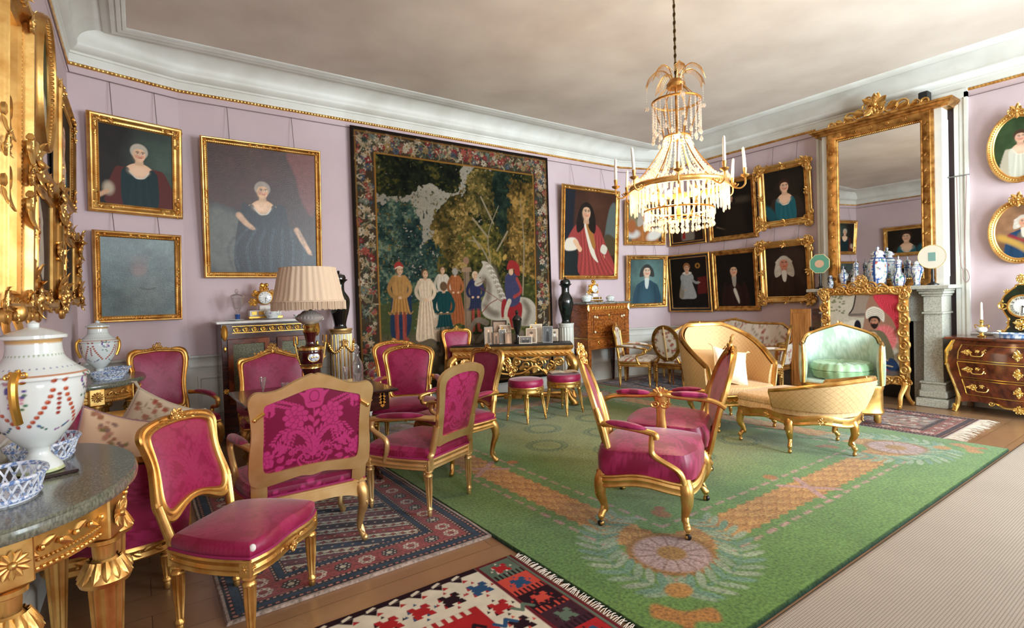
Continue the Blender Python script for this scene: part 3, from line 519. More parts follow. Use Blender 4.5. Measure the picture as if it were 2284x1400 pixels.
    g=S(176,164,146); gd=S(104,90,76); f0=f; f=lambda x,y:f0(.87+(x-.87)*1.2,.13+(y-.13)*1.08)
    c.sp([f(*q) for q in ((.653,.461),(.66,.44),(.635,.40),(.612,.35),(.625,.335),(.65,.345),(.675,.375),(.672,.31),(.647,.25),(.65,.2),(.68,.17),(.76,.15),(.84,.13),(.95,.12),(.985,.19),(.95,.255),(.88,.275),(.80,.25),(.76,.31),(.735,.41),(.69,.455))],g,.012)
    for a,q in (([(.72,.43),(.75,.33),(.77,.27)],gd),([(.66,.24),(.7,.2),(.74,.19)],gd),([(.9,.25),(.93,.2),(.9,.13)],gd),([(.66,.38),(.69,.33),(.68,.26)],gd)): c.st([f(*z) for z in a],.07,q,.08,k=.55)
    for q in range(16): t=q/15; x0,y0=.675+.085*t,.455-.14*t; c.st([f(x0,y0),f(x0+.03,y0+.0),f(x0+.035,y0-.05)],.012,S(206,196,180) if q%2 else S(140,124,106))
    c.el(*f(.642,.415),.011,.009,S(30,22,18)); c.el(*f(.617,.348),.008,.007,S(60,48,40)); c.st([f(.625,.385),f(.665,.40)],.009,S(110,56,40)); c.st([f(.64,.37),f(.78,.29)],.009,S(110,50,40)); c.st([f(.648,.25),f(.69,.29),f(.735,.31)],.012,S(120,60,50))
    for q in ([(.67,.2),(.62,.215),(.585,.17),(.6,.12)],[(.69,.17),(.65,.14),(.615,.10),(.63,.06)],[(.93,.15),(.95,.07),(.93,.0)],[(.88,.14),(.87,.05),(.88,0)]): c.st([f(*a) for a in q],(.085,.035),S(120,106,90),.015)
    c.sp([f(*q) for q in ((.765,.30),(.80,.31),(.885,.285),(.87,.19),(.82,.16),(.80,.22),(.76,.22))],S(138,38,40),.008); c.st([f(.765,.22),f(.8,.22),f(.82,.165),(f(.87,.19))],.012,S(196,160,110))
    c.sp([f(*q) for q in ((.79,.42),(.86,.425),(.875,.30),(.80,.28))],S(62,60,88),.01); c.st([f(.86,.41),f(.885,.35),f(.84,.32)],.05,S(150,60,54),.01); c.st([f(.81,.30),f(.785,.24),f(.79,.15)],(.075,.05),S(184,172,150),.01); c.el(*f(.825,.445),.042,.052,SK,.2); c.sp([f(*q) for q in ((.80,.455),(.82,.50),(.87,.485),(.88,.43),(.85,.43),(.84,.46))],S(146,44,42),.008); c.el(*f(.813,.45),.006,.005,S(50,36,28)); c.el(*f(.79,.515),.05,.03,S(176,140,70),.5,1)
    f=f0
    for i in range(60):
        x,y=f(R.uniform(.0,1.),R.uniform(-.12,.06)); c.st([(x,y),(x+R.uniform(-.05,.05),y+.06),(x+R.uniform(-.08,.08),y+.1)],.010,R.choice([S(34,46,30),S(60,64,36),S(96,88,60)]),.01)
    c.C*=(.86+.26*fbm(X*40,Y*40,31,2))[...,None]
    inb=(X<b)|(X>w-b)|(Y>h-b)|(Y<b*.6); F=c.C.copy(); c.C=np.where(inb[...,None],S(66,52,38),c.C)
    fl=[S(188,166,138),S(180,154,122),S(134,50,50),S(156,78,66),S(110,116,104),S(58,68,58),S(158,126,78),S(80,88,98),S(196,178,152)]
    def blob(x,y,n=7,r=.05):
        cc=np.asarray(R.choice(fl)); a0=R.random()*6
        for q in range(n): a=a0+q*2*PI/n; c.el(x+r*.75*math.cos(a),y+r*.75*math.sin(a),r*.66,r*.38,cc*.45,.25,a); c.el(x+r*.75*math.cos(a),y+r*.75*math.sin(a),r*.55,r*.28,cc*R.uniform(.75,1.1),.25,a)
        c.el(x,y,r*.34,r*.34,np.asarray(R.choice(fl))*.8,.3)
    for i in range(1000):
        sd=R.random()
        if sd<.3: x,y=R.uniform(.06,b-.05),R.uniform(.02,h-.06)
        elif sd<.6: x,y=R.uniform(w-b+.05,w-.06),R.uniform(.02,h-.06)
        else: x,y=R.uniform(.06,w-.06),R.uniform(h-b+.05,h-.07)
        if i%2==0: c.st([(x,y),(x+R.uniform(-.05,.05),y+R.uniform(-.06,.06)),(x+R.uniform(-.1,.1),y+R.uniform(-.1,.1))],(.016,.006),R.choice([S(136,124,94),S(84,90,64),S(170,150,118),S(56,64,58),S(116,104,78)]))
        else: blob(x,y,R.choice((5,6,7)),R.uniform(.018,.042))
    c.C*=(.8+.38*fbm(X*30,Y*30,5,2))[...,None]; c.C=np.where(inb[...,None],c.C,F); g1=S(150,104,44); dk=S(34,24,18)
    for (a,b_) in (((b,b*.6),(b,h-b)),((w-b,b*.6),(w-b,h-b)),((b,h-b),(w-b,h-b)),((b,b*.6),(w-b,b*.6))): c.st([a,b_],.02,g1,sm=False)
    m=np.minimum(np.minimum(X,w-X),np.minimum(Y,h-Y)); c.bl((.045-m)/.01,dk); c.bl(np.clip(1-np.abs(m-.055)/.012,0,1),g1*.8); c.C*=.72; return c
# ---- needlework fire screen: seated man in a turban under a red curtain
def p_needle(w,h):
    c=Pt(w,h,150,S(186,178,160)); c.mul(30/w,.9,1.1,2)
    c.sp([(.42*w,h),(.36*w,.86*h),(.3*w,.74*h),(.34*w,.72*h),(.62*w,.74*h),(.64*w,h)],S(150,134,120),.01); c.st([(.4*w,h),(.36*w,.84*h),(.3*w,.76*h)],.015,S(50,42,42)); c.st([(.3*w,.745*h),(.62*w,.755*h)],.03,S(110,98,90),sm=False)
    c.sp([(.02*w,.5*h),(.05*w,.6*h),(.3*w,.66*h),(.4*w,.62*h),(.4*w,.5*h)],S(206,198,178),.01)
    for k in range(6): c.el((.07+.05*k)*w,(.56+.012*k)*h,.015*w,.025*h,S(130,116,108),.2)
    for k in range(30): c.el((.02+.24*_R.random())*w,(.76+.24*_R.random())*h,.018*w,.01*h,S(120,122,92),.5)
    c.sp([(.62*w,h),(.5*w,.6*h),(.44*w,.4*h),(.8*w,.45*h),(w,.6*h),(w,h)],S(150,112,92),.01)
    rd=S(196,62,76); c.sp([(.66*w,h),(.74*w,.84*h),(.9*w,.7*h),(.98*w,.5*h),(w,.3*h),(w,h)],rd,.01)
    for k in range(14): c.st([(.68*w+.02*w*k,(.98-.012*k)*h),(.82*w+.01*w*k,.8*h-.008*k*h),(w,.72*h-.02*h*k)],.008,rd*(.45 if k%2 else 1.5),.008,k=.7)
    c.el(.8*w,.46*h,.17*w,.16*h,S(214,110,112),.3); 
    for k in range(16): c.st([(.8*w,.46*h),(.8*w+.18*w*math.cos(k*.4),.46*h+.17*h*math.sin(k*.4))],.006,S(226,150,146),k=.6,sm=False)
    # companion at the left, back turned
    c.el(.36*w,.6*h,.1*w,.08*h,S(214,206,190),.2); c.el(.42*w,.6*h,.05*w,.08*h,S(30,28,40),.2); c.sp([(.2*w,.3*h),(.24*w,.5*h),(.36*w,.54*h),(.46*w,.48*h),(.48*w,.3*h)],S(206,196,180),.01)
    # seated figure
    c.sp([(.44*w,.2*h),(.5*w,.5*h),(.66*w,.56*h),(.82*w,.5*h),(.92*w,.18*h),(.6*w,.14*h)],S(112,104,80),.012); c.sp([(.58*w,.5*h),(.70*w,.5*h),(.72*w,.2*h),(.58*w,.18*h)],S(206,176,150),.01)
    head(c,.66*w,.66*h,.095*w,S(176,124,96),S(40,30,26),0,-.15,S(44,34,30)); c.sp([(.55*w,.70*h),(.55*w,.80*h),(.66*w,.85*h),(.79*w,.79*h),(.79*w,.66*h),(.71*w,.73*h),(.62*w,.73*h)],S(220,214,198),.01)
    for k in range(4): c.st([(.56*w,.715*h+.025*h*k),(.67*w,.755*h+.022*h*k),(.78*w,.70*h+.025*h*k)],.006,S(150,142,126))
    c.sp([(.36*w,.06*h),(.4*w,.2*h),(.6*w,.22*h),(.9*w,.22*h),(w,.1*h),(w,.04*h)],S(40,58,92),.01); c.sp([(.3*w,.04*h),(.36*w,.12*h),(.62*w,.14*h),(.8*w,.1*h),(.84*w,.02*h)],S(176,50,66),.01); c.st([(.44*w,.18*h),(.9*w,.12*h)],.014,S(200,178,130))
    c.st([(.66*w,.36*h),(.78*w,.3*h),(.82*w,.22*h)],.06,S(112,104,80),.01); hand(c,.82*w,.2*h,.05*w,-.6)
    c.pg([(0,0),(w,0),(w,.07*h),(0,.07*h)],S(104,92,88),.02); c.mul(80/w,.85,1.12,12); return c
# ---------------------------------------------------------------- room shell
XL,XR,YB = -.46,7.95,6.5
PER = A([(XL,YF),(XL,6.25),(.41,YB),(7.03,YB),(XR,6.217),(XR,YF)])
def struct(o): o['kind']='structure'; return o
def wallseg(name, p, q, m, h=4.03, t=.14):
    p,q=A(p),A(q); d=norm(q-p); n=A((-d[1],d[0])); mm=M(); mm.prism([p-d*.0,q,q+n*t+d*.05,p+n*t-d*.05],h); return struct(mm.build(name,m))
wallseg('wall_left',PER[0],PER[1],LILAC); wallseg('wall_back_left',PER[1],PER[2],LILAC); wallseg('wall_back',PER[2],PER[3],LILAC); wallseg('wall_back_right',PER[3],PER[4],LILAC); wallseg('wall_right',PER[4],PER[5],LILAC)
def planks():
    m=mat('painted_floorboards',S(150,110,76),.3,spec=.55,coat=.15); nt=m.node_tree; N=nt.nodes; L=nt.links; tc=N.new('ShaderNodeTexCoord'); b=N.new('ShaderNodeTexBrick')
    mp=N.new('ShaderNodeMapping'); L.new(tc.outputs['Object'],mp.inputs['Vector']); L.new(mp.outputs[0],b.inputs['Vector'])
    for k,v in (('Color1',S(150,112,80)),('Color2',S(136,100,70)),('Mortar',S(96,68,46))): b.inputs[k].default_value=(*v,1)
    b.inputs['Scale'].default_value=1; b.inputs['Mortar Size'].default_value=.002; b.inputs['Brick Width'].default_value=3.2; b.inputs['Row Height'].default_value=.21
    n=N.new('ShaderNodeTexNoise'); n.inputs['Scale'].default_value=3; n.inputs['Detail'].default_value=6; L.new(tc.outputs['Object'],n.inputs['Vector'])
    x=N.new('ShaderNodeMix'); x.data_type='RGBA'; x.blend_type='MULTIPLY'; x.inputs[0].default_value=.45; L.new(b.outputs['Color'],x.inputs[6]); L.new(n.outputs['Color'],x.inputs[7]); 
    r=N.new('ShaderNodeMapRange'); r.inputs[3].default_value=.2; r.inputs[4].default_value=.45; L.new(n.outputs['Fac'],r.inputs[0]); L.new(r.outputs[0],N['Principled BSDF'].inputs['Roughness'])
    y=N.new('ShaderNodeMix'); y.data_type='RGBA'; y.inputs[0].default_value=.75; L.new(b.outputs['Color'],y.inputs[7]); L.new(x.outputs[2],y.inputs[6]); L.new(y.outputs[2],N['Principled BSDF'].inputs['Base Color']); return m
m=M(); m.box(XL-.2,XR+.2,YF-.2,YB+.2,-.12,0); struct(m.build('floor',planks()))
m=M(); m.box(XL-.2,XR+.2,YF-.2,YB+.2,4.03,4.15); struct(m.build('ceiling',CEIL))
# cornice, cove and ceiling moulding
m=M(); P3=np.concatenate([PER,np.zeros((6,1))],1)
m.sweep([(0,3.70),(.018,3.70),(.022,3.72),(.022,3.775),(.032,3.78),(.034,3.80),(.05,3.805),(.07,3.825),(.085,3.84),(.092,3.862),(.092,3.88),(0,3.88)],P3)
struct(m.build('trim_1',WHITE,ang=50))
def inset(P,d):
    out=[]
    for i in range(len(P)):
        a=norm(P[min(i+1,len(P)-1)]-P[i]) if i<len(P)-1 else norm(P[i]-P[i-1]); b=norm(P[i]-P[i-1]) if i else a
        na,nb=A((a[1],-a[0])),A((b[1],-b[0])); k=norm(na+nb); out.append(P[i]+k*d/(k@na))
    return A(out)
B_=inset(PER,.09); mid=lambda i:(B_[i]+B_[i+1])/2; RX0,RX1,RY=XL+.31,XR-.31,YB-.31
lo=A([B_[0],B_[1],mid(1),B_[2],B_[3],mid(3),B_[4],B_[5]]); hi=A([(RX0,YF),(RX0,RY),(RX0,RY),(.41,RY),(7.03,RY),(RX1,RY),(RX1,RY),(RX1,YF)])
s_=np.linspace(0,1,12)*PI/2; G=np.zeros((8,12,3)); G[...,:2]=lo[:,None]+(hi-lo)[:,None]*(1-np.cos(s_))[None,:,None]; G[...,2]=3.875+(4.02-3.875)*np.sin(s_)
m=M(); m.grid(G); struct(m.build('trim_2',WHITE,ang=30))
m=M(); R4=A([(RX0,YF,4.03),(RX0,RY,4.03),(RX1,RY,4.03),(RX1,YF,4.03)])
m.sweep([(-.03,0),(-.03,-.02),(0,-.026),(.03,-.02),(.035,-.034),(.06,-.03),(.075,-.02),(.08,-.03),(.10,-.026),(.115,-.014),(.12,-.02),(.14,-.012),(.15,0)],R4); struct(m.build('trim_3',WHITE,ang=50))
# gilt bead under the cornice (stopping at the chimney breast) and the thin picture rail
for k,(path) in enumerate(([P3[0],P3[1],P3[2],P3[3],P3[4],A((XR,3.58,0))],[A((XR,1.93,0)),P3[5]])):
    path=A(path); m=M(); m.sweep([(0,3.672),(.012,3.674),(.02,3.684),(.02,3.694),(.012,3.702),(0,3.704)],path,False)
    q=inset(path[:,:2],.02); 
    if k==0: q=q[1:]
    q=np.concatenate([q,np.full((len(q),1),3.687)],1); q=resamp(q,int(np.linalg.norm(np.diff(q,axis=0),axis=1).sum()/.034),False)
    for p in q: m.ell(p,(.013,.013,.015),5,4)
    struct(m.build('trim_%d'%(4+k),GOLD))
    m=M(); q=inset(path[:,:2],.018); m.tube(np.concatenate([q,np.full((len(q),1),3.60)],1),.005,5); struct(m.build('trim_%d'%(6+k),mat('rail_%d'%k,S(120,100,98),.6)))
def dado(name, n, p, q, h, panels=1):
    p,q=A((*p,0.)),A((*q,0.)); d=norm(q-p); L=np.linalg.norm(q-p); X=A((*d[:2],0)); Y=A((d[1],-d[0],0))
    m=M(); m.basis(p,X,Y,(0,0,1)); m.box(0,L,0,.012,0,h); m.sweep([(0,h-.10),(.022,h-.10),(.022,h-.03),(.035,h-.022),(.04,h-.01),(.04,h),(0,h)],[(0,0,0),(L,0,0)],up=(0,0,1)) if False else None
    m.X=None; m.sweep([(0,h-.135),(.02,h-.135),(.026,h-.12),(.02,h-.105),(.02,h-.045),(.03,h-.03),(.042,h-.022),(.046,h),(0,h)],[p,q])
    w=L/panels
    for i in range(panels):
        x0,x1=i*w+.09,(i+1)*w-.09; z0,z1=.30,h-.24; R=A([p+X*x+A((0,0,z))+Y*.012 for x,z in ((x0,z0),(x0,z1),(x1,z1),(x1,z0))])
        m.sweep([(-.02,0),(-.015,.012),(0,.016),(.015,.010),(.02,0)],R,True,up=Y)
    struct(m.build('trim_%d'%n,WHITE,ang=45))
    m=M(); m.sweep([(0,0),(.03,0),(.03,.14),(.022,.155),(.014,.165),(0,.165)],[p,q]); struct(m.build('baseboard_'+name,WHITE,ang=45))
dado('left',8,PER[0],PER[1],.95,6); dado('back_left',9,PER[1],PER[2],.945,1); dado('back',10,PER[2],PER[3],.92,6); dado('back_right',11,PER[3],PER[4],.84,1); dado('right',12,PER[4],(XR,3.62),.85,2); dado('front_right',13,(XR,1.93),PER[5],.87,3)
# window wall behind the camera
m=M(); xs=[XL-.2]+[v for wx,ww in WINS for v in (wx-ww/2,wx+ww/2)]+[XR+.2]
for i in range(0,len(xs),2): m.box(xs[i],xs[i+1],YF-.3,YF,0,4.03)
for wx,ww in WINS: m.box(wx-ww/2,wx+ww/2,YF-.3,YF,0,.62); m.box(wx-ww/2,wx+ww/2,YF-.3,YF,3.1,4.03)
struct(m.build('wall_front',LILAC))
for i,(wx,ww) in enumerate(WINS):
    r=bpy.data.objects.new('window_%d'%(i+1),None); COL.objects.link(r); r.location=(wx,YF,0); struct(r)
    m=M()
    for x in (-ww/2+.03,0,ww/2-.03): m.box(x-.03,x+.03,-.09,-.03,.62,3.1)
    for z in (.65,1.45,2.28,3.07): m.box(-ww/2,ww/2,-.085,-.035,z-.025,z+.025)
    m.build('window_frame',WHITE,r); m=M(); m.box(-ww/2,ww/2,-.065,-.06,.64,3.08); m.build('pane',GLASS,r)
    m=M(); m.box(-ww/2-.06,ww/2+.06,-.02,.08,.58,.62); m.build('window_sill',WHITE,r)
# ---------------------------------------------------------------- pictures
WIRE=mat('picture_wire',S(96,80,78),.6)
def fprof(fw,d): return [(-.004,0),(-.004,.35*d),(.1*fw,.5*d),(.17*fw,.36*d),(.3*fw,.42*d),(.5*fw,.62*d),(.66*fw,.95*d),(.78*fw,d),(.86*fw,.85*d),(.9*fw,.6*d),(fw,.5*d),(fw,0)]
def orn(m, W, Hh, fw, style, seed):
    R=random.Random(seed); X,Z,N_=A((1.,0,0)),A((0,0,1.)),A((0,-1.,0)); cs=[(-W/2,0,1,1),(W/2,0,-1,1),(W/2,Hh,-1,-1),(-W/2,Hh,1,-1)]
    ct=lambda sx,sz,x,z,b=-.03: A((x-sx*fw*.5,b,z-sz*fw*.5))
    for i,(x,z,sx,sz) in enumerate(cs):
        o=ct(sx,sz,x,z)
        if style in('corner','rococo'):
            k=.62 if style=='corner' else .5; cluster(m,o,X,Z,fw*.62,seed+i,7); 
            for d,l in ((X*sx,.26*W),(Z*sz,.24*Hh)): band(m,[o+d*fw*.3+N_*.004,o+d*l*(1 if style=='corner' else .8)+N_*.004],N_,fw*.62,seed+i)
        elif style=='swept':
            cluster(m,ct(sx,sz,x,z,-.045),X,Z,fw*1.15,seed+i,9,.10)
            for d,e in ((X*sx,Z*sz),(Z*sz,X*sx)): scroll(m,o+d*fw*1.25-e*fw*.35+N_*.02,d,e,fw*.42,1.4,fw*.13,-1 if abs(d[0])>0 else 1,PI); leaf(m,o+d*fw*.4+N_*.02,d-e*.25,N_,fw*1.3,fw*.4,.2)
        elif style=='line':
            for d,l in ((X*sx,.07*W),(Z*sz,.06*Hh)): band(m,[o,o+d*l*1.6],N_,fw*.5,seed+i)
    if style in('swept','line','rococo'):
        for p,d in ((A((0,-.03,-fw*.5)),X),(A((0,-.03,Hh+fw*.5)),X),(A((-W/2-fw*.5,-.03,Hh/2)),Z),(A((W/2+fw*.5,-.03,Hh/2)),Z)):
            L_=.14*(W if d is X else Hh)
            if style=='swept': cluster(m,p+N_*.012,X,Z,fw*.75,seed+9,7)
            band(m,[p-d*L_,p+d*L_],N_,fw*.5,seed+5)
    if style in('line','swept','corner','rococo'):
        for sgn in (1,):
            a=.14*fw; Q=A([(-W/2-a,-.022,-a),(W/2+a,-.022,-a),(W/2+a,-.022,Hh+a),(-W/2-a,-.022,Hh+a),(-W/2-a,-.022,-a)])
            for p,q in zip(Q[:-1],Q[1:]): beads(m,[p,q],.006,.02,4)
def picture(label, pl, s0, s1, z0, z1, fw, style, painter, tilt=4, off=.03, group=None, gold=None, d=.055, pm=None, seed=1, wires=True):
    pt,ang=pl; a=math.radians(ang); dv=A((math.cos(a),math.sin(a))); n=A((dv[1],-dv[0])); W0=s1-s0; W,Hh=W0-2*fw,(z1-z0)-2*fw; c=A(pt)+dv*(s0+s1)/2+n*off
    r=thing('picture',label,'painting',(c[0],c[1],z0+fw),0,group); r.rotation_euler=(math.radians(tilt),0,a); gold=gold or GOLD
    Q=A([(-W/2,0,0),(W/2,0,0),(W/2,0,Hh),(-W/2,0,Hh)])
    if style=='black':
        m=M(); m.sweep([(0,0),(0,.02),(fw*.7,.03),(fw*.7,0)],Q,True,up=(0,-1,0)); f=m.build('frame',EBON,r)
        m=M(); m.sweep([(fw*.7,0),(fw*.68,.035),(fw*.82,.045),(fw,.034),(fw,0)],Q,True,up=(0,-1,0)); m.sweep([(.012,.02),(.014,.03),(.024,.03),(.026,.02)],Q,True,up=(0,-1,0)); m.build('gilt_edge',GOLD,f)
    else:
        m=M(); m.sweep(fprof(fw,d),Q,True,up=(0,-1,0)); (orn(m,W,Hh,fw,style,seed) if style!='plain' else None); m.build('frame',gold,r)
    c=painter(W,Hh); m=M(); m.grid(np.stack([c.X-W/2,0*c.X-.010,c.Y],-1),c=c.C); m.build('canvas',pm or PAINT,r)
    m=M(); m.box(-W/2-fw*.6,W/2+fw*.6,0,.012,-fw*.6,Hh+fw*.6); m.build('backing_board',EBON,r)
    if wires:
        t=math.tan(math.radians(tilt))
        for x in (-W*.3,W*.3): 
            m=M(); th_=math.radians(tilt); dz=(3.60 if z1>2.4 else z1+.2)-z1+fw; d0=off+Hh*math.sin(th_)-.025; m.tube([(x,.0,Hh),(x,d0*math.cos(th_)+dz*math.sin(th_),Hh-d0*math.sin(th_)+dz*math.cos(th_))],.003,4); m.build('hanging_wire',WIRE,r)
    return r
CLW=((-.45,6.25),16.2); BKW=((0.,6.5),0); CRW=((7.03,6.5),-17.1); RTW=((7.95,0.),-90); LFW=((-.46,0.),90)
picture('portrait of a lady in a dark teal dress, left of the big seated lady',CLW,.095,.88,2.348,3.262,.085,'corner',p_lady_teal,seed=3)
picture('dark crackled grey portrait in a narrow gilt frame, hung below the lady in teal',CLW,.10,.834,1.308,2.172,.055,'line',p_dark,seed=5,pm=OLDPNT)
picture('large portrait of a seated lady in blue grey robes beside the tapestry',BKW,.58,1.805,1.738,3.222,.06,'line',p_seated_lady,seed=8,pm=OLDPNT)
picture('tall portrait of a man in red robe and dark wig, right of the tapestry',BKW,5.545,6.835,1.711,3.232,.065,'line',p_redrobe,seed=11)
picture('portrait in an orange coat half hidden behind the lit chandelier',CRW,.03,.86,2.315,3.11,.07,'rococo',p_orange,seed=14)
picture('portrait of a man in a blue coat in a gilt frame above the floral chairs',CRW,.03,.86,1.20,2.135,.075,'rococo',p_blue,seed=17)
picture('small dark portrait of a page in red, directly below the chandelier crystals',RTW,-6.14,-5.385,2.283,3.12,.075,'black',p_page,seed=2)
picture('very dark canvas with one pale hand in plain gilt frame, right of the chandelier',RTW,-5.335,-4.475,2.27,3.255,.075,'plain',p_night,gold=GOLDD)
picture('portrait of a lady in blue in a heavy carved frame beside the tall mirror',RTW,-4.44,-3.655,2.384,3.314,.095,'swept',p_lady_blue,seed=21,d=.07)
picture('black framed portrait of a child in a pale gown by a red table',RTW,-6.18,-5.297,1.105,2.124,.085,'black',p_child,seed=4)
picture('dark portrait of a man with white cravat, between the child and the wigged man',RTW,-5.27,-4.465,1.12,2.118,.075,'plain',p_darkman,gold=GOLDD)
picture('portrait of a man in full grey wig, heavy carved frame above the folded screen',RTW,-4.44,-3.652,1.24,2.172,.095,'swept',p_wig,seed=23,d=.07)
def oval(label, pl, s, z, rx, rz, fw, painter, tilt=4, off=.03, crest=True, group=None):
    pt,ang=pl; a=math.radians(ang); dv=A((math.cos(a),math.sin(a))); n=A((dv[1],-dv[0])); c=A(pt)+dv*s+n*off
    r=thing('oval_picture',label,'painting',(c[0],c[1],z-rz-fw),0,group); r.rotation_euler=(math.radians(tilt),0,a); th=np.arange(72)*2*PI/72
    E_=np.stack([rx*np.cos(th),0*th,rz+fw+rz*np.sin(th)],-1); m=M(); m.sweep(fprof(fw,.05),E_,True,up=(0,-1,0)); q=np.stack([(rx+fw*.5)*np.cos(th),0*th-.03,rz+fw+(rz+fw*.5)*np.sin(th)],-1); beads(m,np.concatenate([q,q[:1]]),.011,.025,5)
    if crest: cluster(m,(0,-.03,2*rz+fw*2),(1,0,0),(0,0,1),fw*1.5,3,9); band(m,[(-rx*.5,-.03,2*rz+fw*1.3),(0,-.03,2*rz+fw*1.9)],(0,-1,0),fw*.7); band(m,[(rx*.5,-.03,2*rz+fw*1.3),(0,-.03,2*rz+fw*1.9)],(0,-1,0),fw*.7)
    m.build('frame',GOLD,r)
    p=painter(2*rx,2*rz); m=M(); ct=A((0,-.01,rz+fw)); m.fill(np.concatenate([E_])+A((0,-.01,0)),ct,(0,-1,0),lambda v:0*v,60,col=lambda P:p.at(P[...,0]+rx,P[...,2]-fw)); m.build('canvas',PAINT,r)
    m=M(); m.prism(np.stack([(rx+fw*.6)*np.cos(th),rz+fw+(rz+fw*.6)*np.sin(th)],-1),.012,(0,.012,0),(1,0,0),(0,0,1),(0,-1,0)); m.build('backing_board',EBON,r)
oval('oval portrait of a lady in white, upper of the two ovals at the right edge',RTW,-1.50,2.905,.20,.325,.06,p_oval_lady)
oval('oval portrait of a man in fur and armour, lower oval above the clock',RTW,-1.50,1.985,.20,.29,.06,p_oval_man)
# tapestry: a hanging cloth with a soft wave
c=p_tapestry(3.12,3.42); x=c.X; z=c.Y; m=M()
wv=-.028+.012*np.sin(x*5.1+.6*z)*(1.2-z/3.42)+.006*np.sin(x*11+z*2)*(1.1-z/3.42)
m.grid(np.stack([2.195+x,6.5+wv-.045,.195+z],-1),c=c.C); o=m.build('tapestry',WEAVE,ang=180)
o.modifiers.new('thickness','SOLIDIFY').thickness=.006
tag(o,'large woven tapestry of figures and a white horse under trees with a flower border','tapestry')
# ---------------------------------------------------------------- rugs
def rug(name, label, c, x0, y0, rz, m, t=.012, wob=.0, fringe=()):
    x=c.X; y=c.Y; z=t+wob*(fbm(x*4,y*4,5)-.5)
    e=np.minimum(np.minimum(x,c.w-x),np.minimum(y,c.h-y)); z=np.where(e<1e-6,.001,z)
    mm=M(); mm.grid(np.stack([x,y,z],-1),c=c.C); o=mm.build(name,m,None,180); o.location=(x0,y0,0); o.rotation_euler=(0,0,rz); tag(o,label,'rug')
    if fringe:
        mm=M(); R=random.Random(2)
        for (ax,ay,bx,by,dx,dy,L) in fringe:
            n=int(math.hypot(bx-ax,by-ay)/.011)
            for i in range(n):
                f=(i+R.random())/n; p=A((ax+(bx-ax)*f,ay+(by-ay)*f,.008)); q=A((dx,dy,0))*L*R.uniform(.6,1.1)+A((dy,dx,0))*R.uniform(-.025,.025)
                mm.tube([p,p+q*.5+A((0,0,.006)),p+q+A((0,0,-.004))],.0022,4,cap=False)
        mm.build('fringe',mat('fringe_cotton',S(214,202,186),.9),o,kind='stuff')
    return o
# green carpet with a garland border
W_,L_=4.31,4.94; c=Pt(W_,L_,560,S(100,130,60)); X,Y=c.X,c.Y; f1=fbm(X*1.2,Y*1.2,2)
c.C=S(92,128,58)*(1-f1[...,None])+S(116,148,70)*f1[...,None]
D4=[X,W_-X,Y,L_-Y]; d=np.minimum.reduce(D4); inn=np.clip((d-.95)/.5,0,1)[...,None]; c.C=c.C*(1-inn)+(S(134,140,68)*(.85+.4*f1[...,None]))*inn
R=random.Random(3); vert=np.minimum(X,W_-X)<np.minimum(Y,L_-Y); al=np.where(vert,Y,X)
# overlapping leaf garland
g=np.clip(1-np.abs(d-.62)/.125,0,1); c.bl(np.clip(g*8,0,1),S(150,98,34))
on=(np.abs(d-.62)<.125+.012*np.sin(al*60)); jit=fbm(X*9,Y*9,77)*.05
for lay in (0,1,2,3,4):
    row=(d-.5+.012)/.058+.5*(lay%2)+lay*.37; w=(row%1)-.5; ph=((al+jit)/.17+np.floor(row)*.37+lay*.41)%1; hw=.62*np.sqrt(np.clip(ph,0,1))*np.clip(1-ph,0,1)*2.2; mk=np.clip((hw-np.abs(w))*6,0,1)*np.where(on,1,0); tone=S(206,160,84)*(1-ph[...,None])+S(160,100,40)*ph[...,None]; k_=(mk*.85)[...,None]; edge=np.clip(1-np.abs(hw-np.abs(w))/.09,0,1)*np.where(on&(ph>.05)&(ph<.95),1,0)
    c.C=c.C*(1-k_)+tone*k_; c.bl(edge*.45,S(128,66,26))
for dd in (.42,.85):
    s_=np.sin(al/.14*2*PI); n=fbm(X*22,Y*22,8); c.bl(np.clip(1-np.abs(d-dd)/.022+(n-.5),0,1)*np.where((s_>-.5)&(d>.3),1,0),S(186,142,130))
for (x,y) in ((W_*.5,.62),(W_*.5,L_-.62),(.62,L_*.5),(W_-.62,L_*.5),):
    for e in (-1,1):
        if y<1 or y>L_-1: c.st([(x-.12,y-e*.15),(x+.12,y+e*.15)],.045,S(182,140,128),sm=False)
        else: c.st([(x-.15,y-e*.12),(x+.15,y+e*.12)],.045,S(182,140,128),sm=False)
    c.el(x+(.28 if x<1 else -.28 if x>W_-1 else 0),y+(.28 if y<1 else -.28 if y>L_-1 else 0),.05,.05,S(170,110,44),.3)
lv=[S(138,156,122),S(110,142,114),S(150,162,130)]
